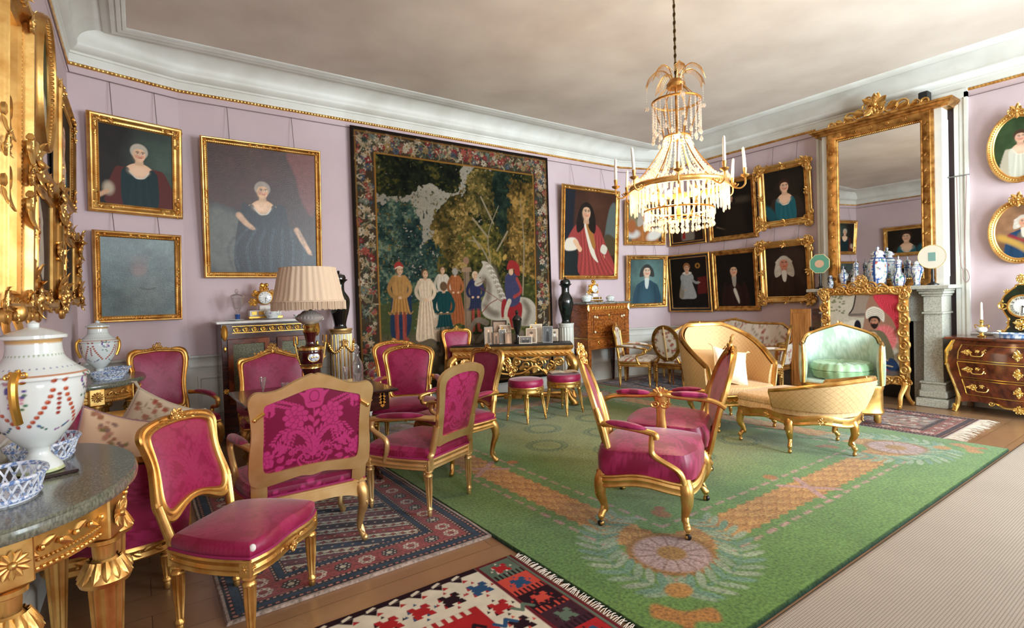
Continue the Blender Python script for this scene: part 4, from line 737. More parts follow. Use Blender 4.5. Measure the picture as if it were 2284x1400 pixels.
for sx,sy in ((0,0),(1,0),(0,1),(1,1)):
    P=lambda a,b:(a if not sx else W_-a, b if not sy else L_-b); q=lambda a,b:math.atan2(b if not sy else -b, a if not sx else -a)
    c.el(*P(.63,.61),.24,.24,S(150,104,40),.1); c.el(*P(.63,.61),.20,.20,S(180,150,140),.15); c.el(*P(.63,.61),.08,.08,S(160,116,50),.3)
    for k in range(14): c.st([(P(.63,.61)[0]+.09*math.cos(k*.449),P(.63,.61)[1]+.09*math.sin(k*.449)),(P(.63,.61)[0]+.19*math.cos(k*.449),P(.63,.61)[1]+.19*math.sin(k*.449))],.012,S(142,110,96),sm=False)
    for fl_ in (0,1):
        T=(lambda a,b:P(a,b)) if not fl_ else (lambda a,b:P(b,a)); pth=cat_([(.36,.38),(.38,.62),(.48,.84),(.66,1.0),(.86,1.06)],8)
        pth=pth[:,::1]; c.st([T(*p) for p in cat_([(.33,.36),(.29,.62),(.36,.88),(.55,1.06),(.78,1.12)],3)],.016,S(96,132,104),.02,sm=False)
        ps=cat_([(.33,.36),(.29,.62),(.36,.88),(.55,1.06),(.78,1.12)],4); 
        for i in range(0,len(ps)-1,1):
            p=ps[i]; t=ps[i+1]-ps[i]; t/=np.hypot(*t)
            for e in (-1,1):
                dr=t*.6+e*A((-t[1],t[0]))*.8; ce=p+dr*.075; a0=T(*ce); a1=T(*(ce+dr*.02)); c.el(*a0,.075,.022,lv[i%3],.35,math.atan2(a1[1]-a0[1],a1[0]-a0[0]))
    c.el(*P(.36,.36),.07,.06,S(176,126,58),.3); c.sp([P(.24,.24),P(.36,.18),P(.30,.10),P(.22,.16),P(.16,.14),P(.14,.22),P(.10,.30),P(.18,.36)],S(176,120,56),.02); c.el(*P(.14,.14),.03,.03,S(160,96,44),.4)
    c.el(*P(1.0,.98),.05,.07,S(160,104,44),.4); c.el(*P(1.06,1.04),.035,.035,S(150,88,40),.4)
for i in range(-8,12):
    for j in range(-6,10):
        x=2.74-1.66+.37*i; y=3.36-1.21+.53*i+1.06*j
        if 1.15<x<W_-1.1 and 1.15<y<L_-1.1:
            for k in range(26):
                a=k*2*PI/26
                for e in (-1,1): c.el(x+(.17+e*.02)*math.cos(a),y+(.17+e*.02)*math.sin(a),.030,.011,S(72,96,34),.5,a+PI/2+e*.6,.85)
            c.el(x,y-.17,.035,.012,S(76,96,36),.5)
c.C*=(.82+.36*fbm(X*9,Y*9,14))[...,None]; c.bl(np.clip((.012-d)/.006,0,1),S(30,46,44))
rug('carpet','large green pile carpet with orange leaf garland border and wreaths, under the gilt conversation seat',c,1.66,1.21,0,PILE,.018)
# Persian rug under the drop-leaf table
def rosettes(c,path_pts,r,cols,step):
    P=resamp(A(path_pts),max(2,int(np.linalg.norm(np.diff(A(path_pts),axis=0),axis=1).sum()/step)),False)
    for i,(x,y) in enumerate(P):
        o,k,q=cols[i%len(cols)]; 
        for j in range(8): c.el(x+r*.68*math.cos(j*.785),y+r*.68*math.sin(j*.785),r*.30,r*.30,o); c.el(x+r*.68*math.cos(j*.785),y+r*.68*math.sin(j*.785),r*.12,r*.12,k)
        c.el(x,y,r*.46,r*.46,o if i%2 else k); c.el(x,y,r*.34,r*.34,q); c.el(x,y,r*.12,r*.12,k)
def persian(w,h,n,field,bd,rose,seed,diag=True):
    NV,RD,IV,BK=S(28,50,72),S(150,66,62),S(206,196,172),S(30,22,26)
    c=Pt(w,h,n,BK); X,Y=c.X,c.Y; d=np.minimum.reduce([X,w-X,Y,h-Y]); vert=np.minimum(X,w-X)<np.minimum(Y,h-Y); al=np.where(vert,Y,X)
    dash=lambda p:np.where((al/p)%1<.5,1,0)
    c.bl(np.where(d<.02,1,0),S(172,150,136)); c.bl(np.where((d>.03)&(d<.045),dash(.035),0),S(190,120,104)); c.bl(np.where((d>.05)&(d<.085),1,0),NV); c.bl(np.where((d>.092)&(d<.104),dash(.03),0),S(206,150,130))
    c.bl(np.where((d>.108)&(d<.112+bd),1,0),RD); c.bl(np.where((d>.118+bd)&(d<.128+bd),dash(.03),0),S(206,160,140)); c.bl(np.where((d>.135+bd)&(d<.165+bd),1,0),NV); c.bl(np.where((d>.170+bd)&(d<.178+bd),dash(.03),0),S(200,150,130))
    b=.11+bd/2; cols=[(S(206,196,176),RD*.8,RD),(BK*1.3,IV,IV)]
    rosettes(c,[(b,b),(w-b,b)],rose,cols,.115); rosettes(c,[(b,h-b),(w-b,h-b)],rose,cols,.115); rosettes(c,[(b,b+.11),(b,h-b-.11)],rose,cols,.115); rosettes(c,[(w-b,b+.11),(w-b,h-b-.11)],rose,cols,.115)
    e=.182+bd; ins=d>e
    if diag:
        s=(X*.42+Y)/.075; k=np.floor(s)%8; fr=s%1; sc=[IV,NV,IV,RD,IV,S(46,26,34),IV,S(120,60,66)]
        for i,cc in enumerate(sc): c.bl(np.where(ins&(k==i),1,0),cc)
        c.bl(np.where(ins&((fr<.1)|(fr>.93)),1,0),S(80,36,56))
        t=((X-.42*Y)/.062)%1-.5; dm=np.abs(t)+np.abs(fr-.5)*1.1; 
        c.bl(np.where(ins&(k%2==0)&(dm<.34),1,0),BK); c.bl(np.where(ins&(k%2==0)&(dm<.25),1,0),RD); c.bl(np.where(ins&(k%2==1)&(dm<.17),1,0),S(196,170,150)); c.bl(np.where(ins&(k%2==0)&(np.abs(np.hypot(np.abs(t)-.36,fr-.42)-.09)<.03),1,0),BK)
    else:
        c.bl(np.where(ins,1,0),field); R=random.Random(seed)
        for i in range(int(w*h*130)): 
            x,y=R.uniform(e,w-e),R.uniform(e,h-e); cc=R.choice([RD,IV,S(160,110,90),S(90,100,120),RD])
            for q in range(5): c.el(x+.02*math.cos(q*1.26),y+.02*math.sin(q*1.26),.013,.013,cc)
            c.st([(x,y),(x+R.uniform(-.08,.08),y+R.uniform(-.08,.08))],.008,S(110,120,110))
    c.C*=(.85+.3*fbm(X*14,Y*14,3))[...,None]; return c
c=persian(1.40,2.3,330,None,.14,.048,1); rug('persian_rug','persian rug with diagonal striped field and red rosette border under the lamp table',c,.265,2.625,0,PILE,.014,.012)
c=persian(1.5,2.5,150,S(40,40,62),.12,.045,5,False); rug('persian_rug','dark blue floral rug under the floral chairs in the far corner',c,6.1,3.75,0,PILE,.010)
def kilim(w,h,n):
    RD,NV,IV,BK,GR,OR=S(158,38,40),S(44,74,104),S(204,194,172),S(40,24,30),S(90,104,88),S(186,72,58)
    c=Pt(w,h,n,RD); R=random.Random(6); X,Y=c.X,c.Y
    def star(x,y,r,c1,c2):
        for a in (0,1,2,3):
            q=a*PI/2+PI/4; X0,Y0=x+r*.62*math.cos(q),y+r*.62*math.sin(q); c.pg([(X0-r*.32,Y0-r*.22),(X0+r*.32,Y0-r*.22),(X0+r*.2,Y0+r*.26),(X0-r*.2,Y0+r*.26)],c1); c.pg([(X0-r*.32,Y0-r*.22),(X0-r*.1,Y0-r*.22),(X0-r*.2,Y0+.2*r)],c2)
            q=a*PI/2; c.pg([(x+r*.95*math.cos(q)-r*.14,y+r*.95*math.sin(q)-r*.14),(x+r*.95*math.cos(q)+r*.14,y+r*.95*math.sin(q)-r*.1),(x+r*.95*math.cos(q),y+r*.95*math.sin(q)+r*.16)],c2)
        c.pg([(x-r*.62,y),(x-r*.3,y+r*.42),(x+r*.3,y+r*.42),(x+r*.62,y),(x+r*.3,y-r*.42),(x-r*.3,y-r*.42)],c1)
    xe=w-.24
    c.pg([(0,h-.30),(xe,h-.30),(xe,h),(0,h)],IV); c.pg([(xe-.17,0),(xe,0),(xe,h),(xe-.17,h)],IV)
    for i in range(int((xe-.17)/.046)): c.pg([(i*.046,h-.34),(i*.046+.024,h-.34),(i*.046+.024,h-.30),(i*.046,h-.30)],IV)
    c.pg([(0,h-.045),(xe,h-.045),(xe,h),(0,h)],BK)
    for i in range(int(xe/.11)): c.pg([(i*.11,h-.045),(i*.11+.05,h-.09),(i*.11+.07,h-.045)],BK); c.pg([(i*.11+.05,h-.1),(i*.11+.085,h-.09),(i*.11+.06,h-.07)],RD); c.pg([(i*.11+.02,h-.05),(i*.11+.07,h-.03),(i*.11+.06,h-.015),(i*.11+.02,h-.03)],IV)
    for i in range(int(xe/.155)): star(.08+i*.155,h-.19,.075,[RD,BK,NV,RD][i%4],[NV,RD,RD,BK][i%4])
    for i in range(int(h/.16)): star(xe-.085,h-.38-i*.16,.07,[RD,BK,GR,NV][i%4],[BK,OR,BK,RD][i%4])
    # end band
    c.pg([(xe,0),(w,0),(w,h),(xe,h)],S(96,34,40))
    for i,cc in enumerate([GR,OR,BK,S(60,36,44),RD,BK,OR]*2):
        y=h-.02-i*.17; c.pg([(xe+.02,y-.17),(w-.04,y-.17),(w-.04,y),(xe+.02,y)],cc); star(xe+.11,y-.075,.06,[RD,NV,OR,GR,NV,RD,GR][i%7],[IV,NV,RD,BK,BK,IV,RD][i%7])
        for k in range(7): c.pg([(xe+.03+k*.026,y-.17),(xe+.042+k*.026,y-.17),(xe+.042+k*.026,y-.125),(xe+.03+k*.026,y-.125)],BK if cc is not BK else OR)
    c.pg([(w-.035,0),(w-.02,0),(w-.02,h),(w-.035,h)],GR)
    # field lozenges
    for i in range(3):
        x=xe-.52-i*.62; y=h-.72
        for j in range(-4,5):
            for k in range(-4,5):
                if abs(j)+abs(k)<6: c.pg([(x+j*.055-.024,y+k*.05),(x+j*.055,y+k*.05+.022),(x+j*.055+.024,y+k*.05),(x+j*.055,y+k*.05-.022)],NV if (j+k)%2 else BK); c.pg([(x+j*.055-.02,y+k*.05),(x+j*.055-.004,y+k*.05+.02),(x+j*.055-.004,y+k*.05-.012)],OR if (j*k)%3==0 else NV)
        c.pg([(x-.1,y),(x-.05,y+.07),(x+.05,y+.07),(x+.1,y),(x+.05,y-.07),(x-.05,y-.07)],BK); c.pg([(x-.06,y+.0),(x-.02,y+.05),(x,y+.015),(x+.03,y+.05),(x+.03,y),(x+.06,y-.03),(x,y-.02),(x-.03,y-.05)],IV)
    for i in range(14): x=.1+i*.13; y=h-.42-.05*(i%2); c.st([(x,y),(x+.03,y-.04),(x+.06,y),(x+.09,y-.04)],.02,[GR,BK,NV][i%3],sm=False)
    c.C*=(.85+.3*fbm(X*16,Y*16,3))[...,None]; return c
c=kilim(1.95,1.75,430); rug('kilim','red and ivory geometric kilim with white fringe in the foreground',c,-.33,.62,0,FLAT,.008,.006,[(1.95,.03,1.95,1.72,1,0,.075)])
c=persian(1.15,2.4,170,S(150,138,128),.10,.04,9,False); c.mul(7,.7,1.2,3,(1,4)); c.C=c.C*.45+.55*(c.C.mean(-1,keepdims=True)*.6+S(150,130,122)*.4)*A((1.05,.97,.95)); rug('fringed_rug','faded red and grey woven rug with white fringe before the fireplace',c,5.99,1.66,0,FLAT,.008,0,[(0.02,0,1.13,0,0,-1,.14)])
# pale runner
c=Pt(7.2,2.75,420,S(182,170,156)); c.C*=(.93+.14*fbm(c.X*3,c.Y*3,4))[...,None]; rb=(np.sin(c.Y*2*PI/.02)>.2); 
d=np.minimum(c.h-c.Y,c.Y); c.bl(np.clip((.012-d)/.004,0,1),S(30,34,40))
def ribm():
    m=mat('ribbed_runner',S(182,170,156),.95,attr=True,spec=.05); nt=m.node_tree; N=nt.nodes; L=nt.links; tc=N.new('ShaderNodeTexCoord'); ck=N.new('ShaderNodeTexBrick'); L.new(tc.outputs['Object'],ck.inputs['Vector'])
    ck.inputs['Scale'].default_value=1; ck.inputs['Brick Width'].default_value=.012; ck.inputs['Row Height'].default_value=.012; ck.inputs['Mortar Size'].default_value=.0022
    for k,v in (('Color1',(1,1,1)),('Color2',(.95,.94,.93)),('Mortar',(.5,.45,.42))): ck.inputs[k].default_value=(*v,1)
    x=N.new('ShaderNodeMix'); x.data_type='RGBA'; x.blend_type='MULTIPLY'; x.inputs[0].default_value=.8; at=[n for n in N if n.bl_idname=='ShaderNodeAttribute'][0]; L.new(at.outputs['Color'],x.inputs[6]); L.new(ck.outputs['Color'],x.inputs[7]); L.new(x.outputs[2],N['Principled BSDF'].inputs['Base Color'])
    b=N.new('ShaderNodeBump'); b.inputs['Strength'].default_value=.6; b.inputs['Distance'].default_value=.003; L.new(ck.outputs['Fac'],b.inputs['Height']); b.invert=True; L.new(b.outputs[0],N['Principled BSDF'].inputs['Normal']); return m
rug('runner','pale beige ribbed runner with dark edge along the near side of the green carpet',c,.72,-1.55,0,ribm(),.010)
# ---------------------------------------------------------------- seat furniture
def mirror_half(h): h=A(h); l=h[-2:0:-1].copy(); l[:,0]*=-1; return np.concatenate([h,l])
HALF={'cab':[(0,.12),(.28,.085),(.5,.02),(.68,0),(.86,.06),(.97,.2),(.9,.42),(.86,.58),(.92,.74),(.96,.85),(.84,.94),(.5,.985),(.2,1.0),(0,1.0)],
 'square':[(0,.03),(.2,.045),(.5,.02),(.78,0),(.92,.025),(.985,.09),(.99,.26),(.955,.48),(.975,.66),(1.0,.76),(.985,.83),(.90,.875),(.74,.87),(.55,.885),(.32,.945),(.14,.985),(.05,.998),(0,.99)],
 'round':[(0,.02),(.4,.015),(.64,0),(.77,.03),(.82,.1),(.84,.35),(.92,.6),(1,.78),(.965,.87),(.8,.94),(.45,.985),(0,1)],
 'cart':[(0,.07),(.3,.04),(.58,0),(.78,.03),(.86,.13),(.82,.3),(.86,.5),(.96,.68),(1,.82),(.93,.93),(.72,.975),(.4,.965),(.15,.985),(0,1)],
 'oval':[(.5*0+math.sin(t),.5-.5*math.cos(t)) for t in np.linspace(0,PI,14)]}
def outline(kind, W, Hh, n=110): 
    p=mirror_half(HALF[kind])*A((W/2,Hh)); return resamp(cat_(p,8,True),n)
def seat_out(wf,wb,d,serp=.03,bul=.025,n=110):
    t=np.linspace(0,1,14)[:-1]
    bk=np.stack([-wb/2+wb*t,np.full(13,-d/2)],-1); r=np.stack([wb/2+(wf-wb)/2*t+bul*np.sin(PI*t),-d/2+d*t],-1)
    xf=wf/2-wf*t; fr=np.stack([xf,d/2+serp*(np.cos(PI*xf/wf)-.35*np.cos(3*PI*xf/wf))],-1); l=r[::-1]*A((-1,1)); l=np.stack([-(wf/2-(wf-wb)/2*t+bul*np.sin(PI*t)),d/2-d*t],-1)
    return resamp(np.concatenate([bk,r,fr,l]),n)
RAILP=[(-.035,-.072),(-.004,-.072),(.004,-.066),(0,-.052),(.003,-.044),(-.003,-.03),(.002,-.018),(.007,-.010),(.003,0),(-.035,0)]
def zz(p,z): return np.concatenate([p,np.full((len(p),1),z)],1)
def pillow(m, out, lv, col, ctr=None, dm=None):
    # stacked scaled copies of an outline (xy) -> cushion; lv = (scale, z) from bottom to crown
    c=out.mean(0) if ctr is None else A(ctr); P=np.stack([np.concatenate([c+(out-c)*s,np.full((len(out),1),z)],1) for s,z in lv])
    if dm:
        h_=np.abs(out-c).max(0)*1.0; u=np.clip(1-((P[...,:2]-c)/h_)**2,0,1); k_=np.broadcast_to(A([s<.972 and z>=dm[0] for s,z in lv])[:,None],P.shape[:2]); P[...,2]=np.where(k_,dm[0]+dm[1]*(u[...,0]*u[...,1])**.5,P[...,2])
    m.grid(P,cv=True,c=col(P) if col else None)
def seat_levels(z,side,dome,q):
    t=np.linspace(0,1,q); return [(.965,z-.003),(1.0,z+.006),(1.008,z+side*.5),(1.0,z+side*.88),(.975,z+side)]+[(.975*(1-a**.8*1.0),z+side+dome*math.sin(a*PI/2)) for a in t[1:]]
def fl_leg(m, x, y, zt, r=.027, rb=.014, block=.027):
    if block: m.at((x,y,0)); m.bev(-block,block,-block,block,zt-.01,zt+.064,.003); rosette(m,(0,block,zt+.027),(0,1,0),block*.75,6); rosette(m,(block*(1 if x>0 else -1),0,zt+.027),(1 if x>0 else -1,0,0),block*.75,6); m.X=None
    P=[(r*.7,zt,0),(r*1.12,zt-.006,0),(r*1.15,zt-.016,0),(r*.8,zt-.024,0),(r*.78,zt-.03,0),(r*1.02,zt-.038,0),(r*1.06,zt-.046,0),(r*.98,zt-.054,1),(r*.9,zt*.6,1),(rb*1.15,.07,1),(rb*1.1,.062,0),(rb*1.45,.055,0),(rb*1.45,.046,0),(rb*1.0,.04,0),(rb*1.15,.03,0),(rb*.8,.004,0),(0,0,0)]
    m.lathe(P,32,(x,y,0),(8,.30))
def cab_leg(m, x, y, zt, ex, ey, r=.03, k=1., caster=False):
    e=norm((ex,ey)); P=lambda a,z:(x+e[0]*a,y+e[1]*a,z); z0=.035 if caster else 0
    pts=cat_([P(-.01,zt+.03),P(.018*k,zt-.02),P(.022*k,zt-.09),P(.0,zt*.5),P(-.014*k,zt*.27+z0*.5),P(.0,.055+z0),P(.022*k,.022+z0)],6); t=np.linspace(0,1,len(pts))
    m.tube(pts,np.interp(t,[0,.12,.3,.55,.8,.92,1],[r*1.2,r*1.25,r,r*.66,r*.5,r*.6,r*.62]),10)
    m.ell(P(.026*k,.026+z0),(.019,.019,.021),8,6); leaf(m,P(.03*k,zt+.0),(e[0]*.2,e[1]*.2,-1),(e[0],e[1],.2),.11,.026,.06); leaf(m,P(.006,.10+z0),(e[0]*.3,e[1]*.3,-1),(e[0],e[1],.3),.06,.016,.1)
    if caster: m.tube([P(.02*k,.03+z0),P(.02*k,.03)],.011,8); m.at((x+e[0]*.02*k,y+e[1]*.02*k,.018)); m.lathe([(0,-.008),(.017,-.008),(.018,0),(.017,.008),(0,.008)],14) if False else m.ell((0,0,0),(.018,.018,.018),8,6); m.X=None
class Back:
    def __init__(s,d,zr,rec,cv,rot=0): s.d,s.zr,s.rec,s.cv,s.R=d,zr,rec,cv,A(((math.cos(rot),-math.sin(rot),0),(math.sin(rot),math.cos(rot),0),(0,0,1))); s.n=s.R@A((0,math.cos(rec),math.sin(rec)))
    def P(s,x,h,t=0):
        x,h=np.broadcast_arrays(np.asarray(x,float),np.asarray(h,float)); return np.stack([x,-h*math.sin(s.rec)+t*math.cos(s.rec)+s.cv*x*x,s.zr+h*math.cos(s.rec)+t*math.sin(s.rec)],-1)@s.R.T-A((0,s.d/2,0))
def inset2(P,d):
    T=np.roll(P,-1,0)-np.roll(P,1,0); T/=np.linalg.norm(T,axis=1)[:,None]; return P+np.stack([-T[:,1],T[:,0]],-1)*d
def back(r, B, kind, W, Hh, h0, fw, gold, cloth, dfun, q=20, n=110, flatrear=True, crest=.03, seed=0, rear=True, carve=.0):
    o=outline(kind,W,Hh,n)+A((0,h0)); P=B.P(o[:,0],o[:,1]); m=M(); ins=[o]
    for k in range(10):
        q_=inset2(ins[-1],fw/10)
        for _ in range(int(3*(n/110)**2)): q_=.5*q_+.25*(np.roll(q_,1,0)+np.roll(q_,-1,0))
        ins.append(q_)
    pr_=[(0,-.016),(0,-.006),(0,.006),(1,.013),(2.4,.007),(4.2,.009),(5.4,.018),(6.4,.014),(7.6,.013),(8.6,.017),(9.5,.012),(10,.003),(10,-.016)]; lp=lambda a:ins[int(a)]*(1-a%1)+ins[min(10,int(a)+1)]*(a%1); m.grid(np.stack([B.P(lp(a)[:,0],lp(a)[:,1],b_) for a,b_ in pr_]+[B.P(o[:,0],o[:,1],-.016)]),cv=True); f=m.build('back_frame',gold,r)
    if crest:
        m=M(); top=B.P(0,h0+Hh,.012); cluster(m,top+A((0,0,-.004)),(-1,0,0),norm(A((0,-math.sin(B.rec),math.cos(B.rec)))),crest,seed,7)
        for e in (-1,1): band(m,[B.P(e*crest*.6,h0+Hh-fw*.4,.012),B.P(e*(crest*.6+W*.22),h0+Hh-fw*.55-(.02 if kind!='square' else .05)*Hh,.012)],B.n,fw*.5,seed)
        m.build('crest',gold,f)
    i1=lp(8.2); ct=i1.mean(0); lv=np.linspace(0,1,q); m=M(); G=np.stack([B.P((ct+(i1-ct)*v)[:,0],(ct+(i1-ct)*v)[:,1],.002+.018*(1-v**3)) for v in lv]); XY=np.stack([ct+(i1-ct)*v for v in lv]); m.grid(G,cv=True,c=dfun(XY[...,0],XY[...,1]-h0-Hh*.5)); m.build('back_cushion',cloth,r)
    if rear:
        m=M(); G=np.stack([B.P((ct+(i1-ct)*v)[:,0],(ct+(i1-ct)*v)[:,1],-.006-.006*(1-v**4)) for v in lv]); m.grid(G,cv=True,c=dfun(-XY[...,0],XY[...,1]-h0-Hh*.5)); m.build('back_cover',cloth,r)
    return o
def arm(r, B, e, W, wf, d, zr, gold, cloth, dfun, ha=.26, front=.16, base=.06, xs=None, wid=.02):
    S0=B.P(e*(xs or W*.46),ha,0); F=A((e*(wf/2+.005),front,zr+ha-.035)); m=M()
    top=cat_([S0,S0*.7+F*.3+A((e*.02,0,.012)),S0*.3+F*.7+A((e*.02,0,.012)),F,F+A((0,.028,-.012)),F+A((0,.034,-.035))],7); m.tube(top,np.interp(np.linspace(0,1,len(top)),[0,.15,.5,.8,1],[.022,.018,.017,.021,.018]),10,r2=wid)
    m.at((F[0],F[1]+.012,F[2]-.018),ry=0); m.lathe([(0,-.024),(.024,-.022),(.026,0),(.024,.022),(0,.024)],14) if False else None; m.X=None
    scroll(m,F+A((e*.0,.01,-.022)),(0,1,0),(0,0,1),.022,1.2,.010,-1,PI/2)
    bx=e*(wf/2-.01); sup=cat_([F+A((0,.01,-.012)),F+A((e*.005,.005,-.07)),A((bx+e*.02,(front+base)/2-.06,zr+ha*.42)),A((bx+e*.012,base-.01,zr+ha*.16)),A((bx,base+.02,zr-.03))],7); m.tube(sup,np.interp(np.linspace(0,1,len(sup)),[0,.4,.8,1],[.018,.017,.022,.026]),10,r2=.017)
    leaf(m,sup[-8]+A((0,.015,0)),(0,.1,-1),(0,1,.1),.07,.02,.05); a=m.build('armrest',gold,r)
    m=M(); p=top[4:-16]; p=resamp(p,16,False)+A((0,0,.012)); w_=np.sin(np.linspace(.06,PI-.06,16))**.35; Q=p; m.tube(Q,.022*w_,12,r2=.030*w_,up=(0,0,1)); V=m.V[-1]; m.C[-1]=(dfun(V[:,0]*1.0+.1,V[:,1]+.12),len(V)); m.build('arm_pad',cloth,a)
def chair(name, label, cat, pos, face, kind='cab', W=.46, Hh=.46, h0=.10, wf=.5, wb=.42, d=.46, zr=.375, side=.05, dome=.035, rec=.22, cv=.25, arms=False, legs='fl', rear='same', fw=.045, gold=None, cloth=None, dfun=damask, q=22, n=120, group=None, crest=.04, ha=.27, serp=.03, seed=0, block=True, seat_shell=True, frontpos=.16, bar=False, legr=.027):
    gold=gold or GOLD; cloth=cloth or CLOTH; r=thing(name,label,cat,(pos[0],pos[1],pos[2] if len(pos)>2 else 0),math.radians(face)-PI/2,group)
    so=seat_out(wf,wb,d,serp,.025,n); m=M(); m.sweep(RAILP,zz(so,zr),True)
    if seat_shell:
        c0=A((0,d/2+serp*1.15,zr-.05)); cluster(m,c0,(-1,0,0),(0,0,1),.035,seed,6); 
        for e in (-1,1): band(m,[c0+A((e*.03,-.003,.012)),c0+A((e*.13,-.014,.016))],(0,1,0),.024,seed)
    m.build('seat_rail',gold,r)
    m=M(); pillow(m,so*.985+A((0,.002)),seat_levels(zr,side,dome,q),lambda P:dfun(P[...,0]*1.0,P[...,1]-1.2*np.minimum(0,P[...,2]-zr-side)),dm=(zr+side,dome)); m.build('seat_cushion',cloth,r)
    m=M(); m.tube(zz(so*1.004,zr+.006),.006,6,closed=True); m.build('braid_trim',BRAID if cloth is CLOTH else gold,r)
    for x,y,ex,ey,fr in ((wf/2-.02,d/2-.02,1,1,1),(-wf/2+.02,d/2-.02,-1,1,1),(wb/2-.02,-d/2+.02,.5,-1,0),(-wb/2+.02,-d/2+.02,-.5,-1,0)):
        m=M()
        if legs=='fl': fl_leg(m,x,y,zr-.064,legr,block=.027 if block else 0)
        else: cab_leg(m,x,y,zr-.06,ex,ey)
        m.build('leg',gold,r)
    B=Back(d,zr,rec,cv); o=back(r,B,kind,W,Hh,h0,fw,gold,cloth,lambda x,y:dfun(x,y),q,n,seed=seed,crest=crest)
    for e in (-1,1):
        m=M(); k=A(o); s=k[(k[:,0]*e>0)&(k[:,1]<h0+Hh*.45)]; i=np.argmax(s[:,0]*e); tx,th=s[i]
        xl=W/2*(.82 if kind!='oval' else .3); ps=cat_([B.P(e*(wb/2-.02),-.065),B.P(e*(wb/2-.018),.02),B.P(e*max(xl,wb/2*.80) if kind!='oval' else e*(wb/2-.06),h0*.7),B.P(tx-e*.016 if kind!='oval' else e*W*.32,min(th,h0+.14) if kind!='oval' else h0+.05)],7); ps=ps if kind!='square' else cat_([B.P(e*(wb/2-.035),-.065),B.P(e*(wb/2-.035),.03),B.P(e*(W/2-.052),h0+.05),B.P(e*(W/2-.045),h0+.12)],6); m.tube(ps,.012 if kind=='square' else .023,4 if kind=='square' else 10,r2=.04 if kind=='square' else .019,up=B.n); m.build('stile',gold,r)
        if arms: arm(r,B,e,W,wf,d,zr,gold,cloth,dfun,ha,frontpos)
    if bar: m=M(); m.box(-.008,.008,0,.012,0,1); m.X=None; mm=M(); mm.tube([B.P(0,h0+.02,-.016),B.P(0,h0+Hh-.02,-.016)],.011,6,r2=.007,up=B.n); mm.build('brace',GOLDP,r)
    return r,B
BRAID=mat('crimson_braid',S(150,30,84),.7,bump=(400,.4))
cr=lambda lab: 'crimson damask '+lab
# side chair nearest the camera
so=(.36,2.697); chair('side_chair','gilt crimson damask side chair without arms, nearest the camera, worn white at one seat corner','chair',so,-45,'cab',.47,.46,.10,.50,.40,.42,.375,.055,.03,.24,.2,False,'fl',q=60,n=260,seed=2,dfun=dsoft)
r_=bpy.context.scene.collection.objects['side_chair']; m=M(); m.ell((.232,.212,.418),(.014,.014,.016),10,8); m.build('worn_corner',mat('bare_stuffing',S(228,222,216),.9),r_,label='worn white patch')
# square-backed armchair seen from behind
chair('armchair','square-backed crimson armchair with cabriole legs, seen from behind beside the nearest side chair','armchair',(.745,3.29,.012),90,'square',.64,.60,.08,.66,.60,.52,.375,.05,.035,.23,.0,True,'cab',dfun=lambda x,y:damask(x,y+.05),fw=.062,gold=GOLDP,q=90,n=420,crest=.0,ha=.30,seed=4)
r_=COL.objects['armchair']; m=M(); ap=np.linspace(-1,1,41); zt_=np.full(41,.36); zb_=.305-.055*np.abs(ap)**4; m.grid(np.stack([np.stack([ap*.30,0*ap-.265,zt_],-1),np.stack([ap*.30,0*ap-.265,zb_],-1),np.stack([ap*.30,0*ap-.245,zb_],-1)],1)); m.sweep([(0,0),(.008,.004),(.008,.014),(0,.018)],[(-.31,-.262,.358),(.31,-.262,.358)]); m.build('rear_apron',GOLDP,r_)
for e in (-1,1): m=M(); B_2=Back(.52,.375,.23,0); m.tube([B_2.P(e*.285,.47,-.022),B_2.P(e*.245,.50,-.026)],.008,8); m.ell(B_2.P(e*.29,.465,-.018),(.012,.008,.012),8,6); m.build('turn_buckle',BRASS,r_)
# oval-backed armchair, rear three-quarter view
chair('armchair','crimson armchair with rounded back and fluted legs, rear three-quarter view beside the green carpet edge','armchair',(1.60,3.40,.014),114,'round',.50,.54,.08,.60,.48,.50,.375,.055,.04,.22,.1,True,'fl',fw=.055,gold=GOLDP,q=46,n=200,crest=.03,seed=6,ha=.28,dfun=dmid)
chair('armchair','crimson armchair with shaped cartouche back facing left, standing on the green carpet by the stools','armchair',(2.2,3.98,.017),182,'cart',.50,.54,.06,.58,.48,.48,.385,.04,.04,.2,.25,True,'cab',q=34,n=160,crest=.05,seed=8,ha=.22,dfun=dsoft)
chair('armchair','crimson armchair with arched back facing the camera at the right end of the lamp table','armchair',(2.08,4.72,.017),-118,'round',.52,.56,.03,.60,.50,.50,.385,.05,.04,.16,.2,True,'fl',q=34,n=150,crest=.035,seed=10,ha=.26,dfun=dsoft)
chair('armchair','crimson armchair mostly hidden, only its arched gilt top showing under the tapestry left edge','armchair',(2.27,5.35,.017),-105,'round',.50,.55,.05,.58,.48,.50,.38,.05,.04,.16,.2,True,'fl',q=16,n=100,crest=.035,seed=12,dfun=dsoft)
chair('armchair','wide square-backed crimson armchair with shell crest behind the lamp, before the cabinet','armchair',(1.02,5.15),-93,'square',.62,.60,.03,.64,.58,.52,.39,.05,.04,.14,.1,True,'cab',q=30,n=140,crest=.06,seed=14,ha=.22,dfun=dsoft)
chair('armchair','tall crimson armchair with cartouche back against the wall beside the far marble console','armchair',(.22,5.62),-75,'cart',.50,.62,.06,.60,.50,.50,.40,.05,.04,.17,.25,True,'cab',q=34,n=150,crest=.05,seed=16,ha=.22,dfun=dsoft)
chair('side_chair','crimson side chair tucked behind the left end of the gilt photograph table','chair',(3.42,6.02,.017),-108,'cart',.42,.48,.14,.46,.40,.40,.42,.04,.03,.12,.2,False,'cab',q=20,n=110,crest=.04,seed=18,dfun=dsoft)
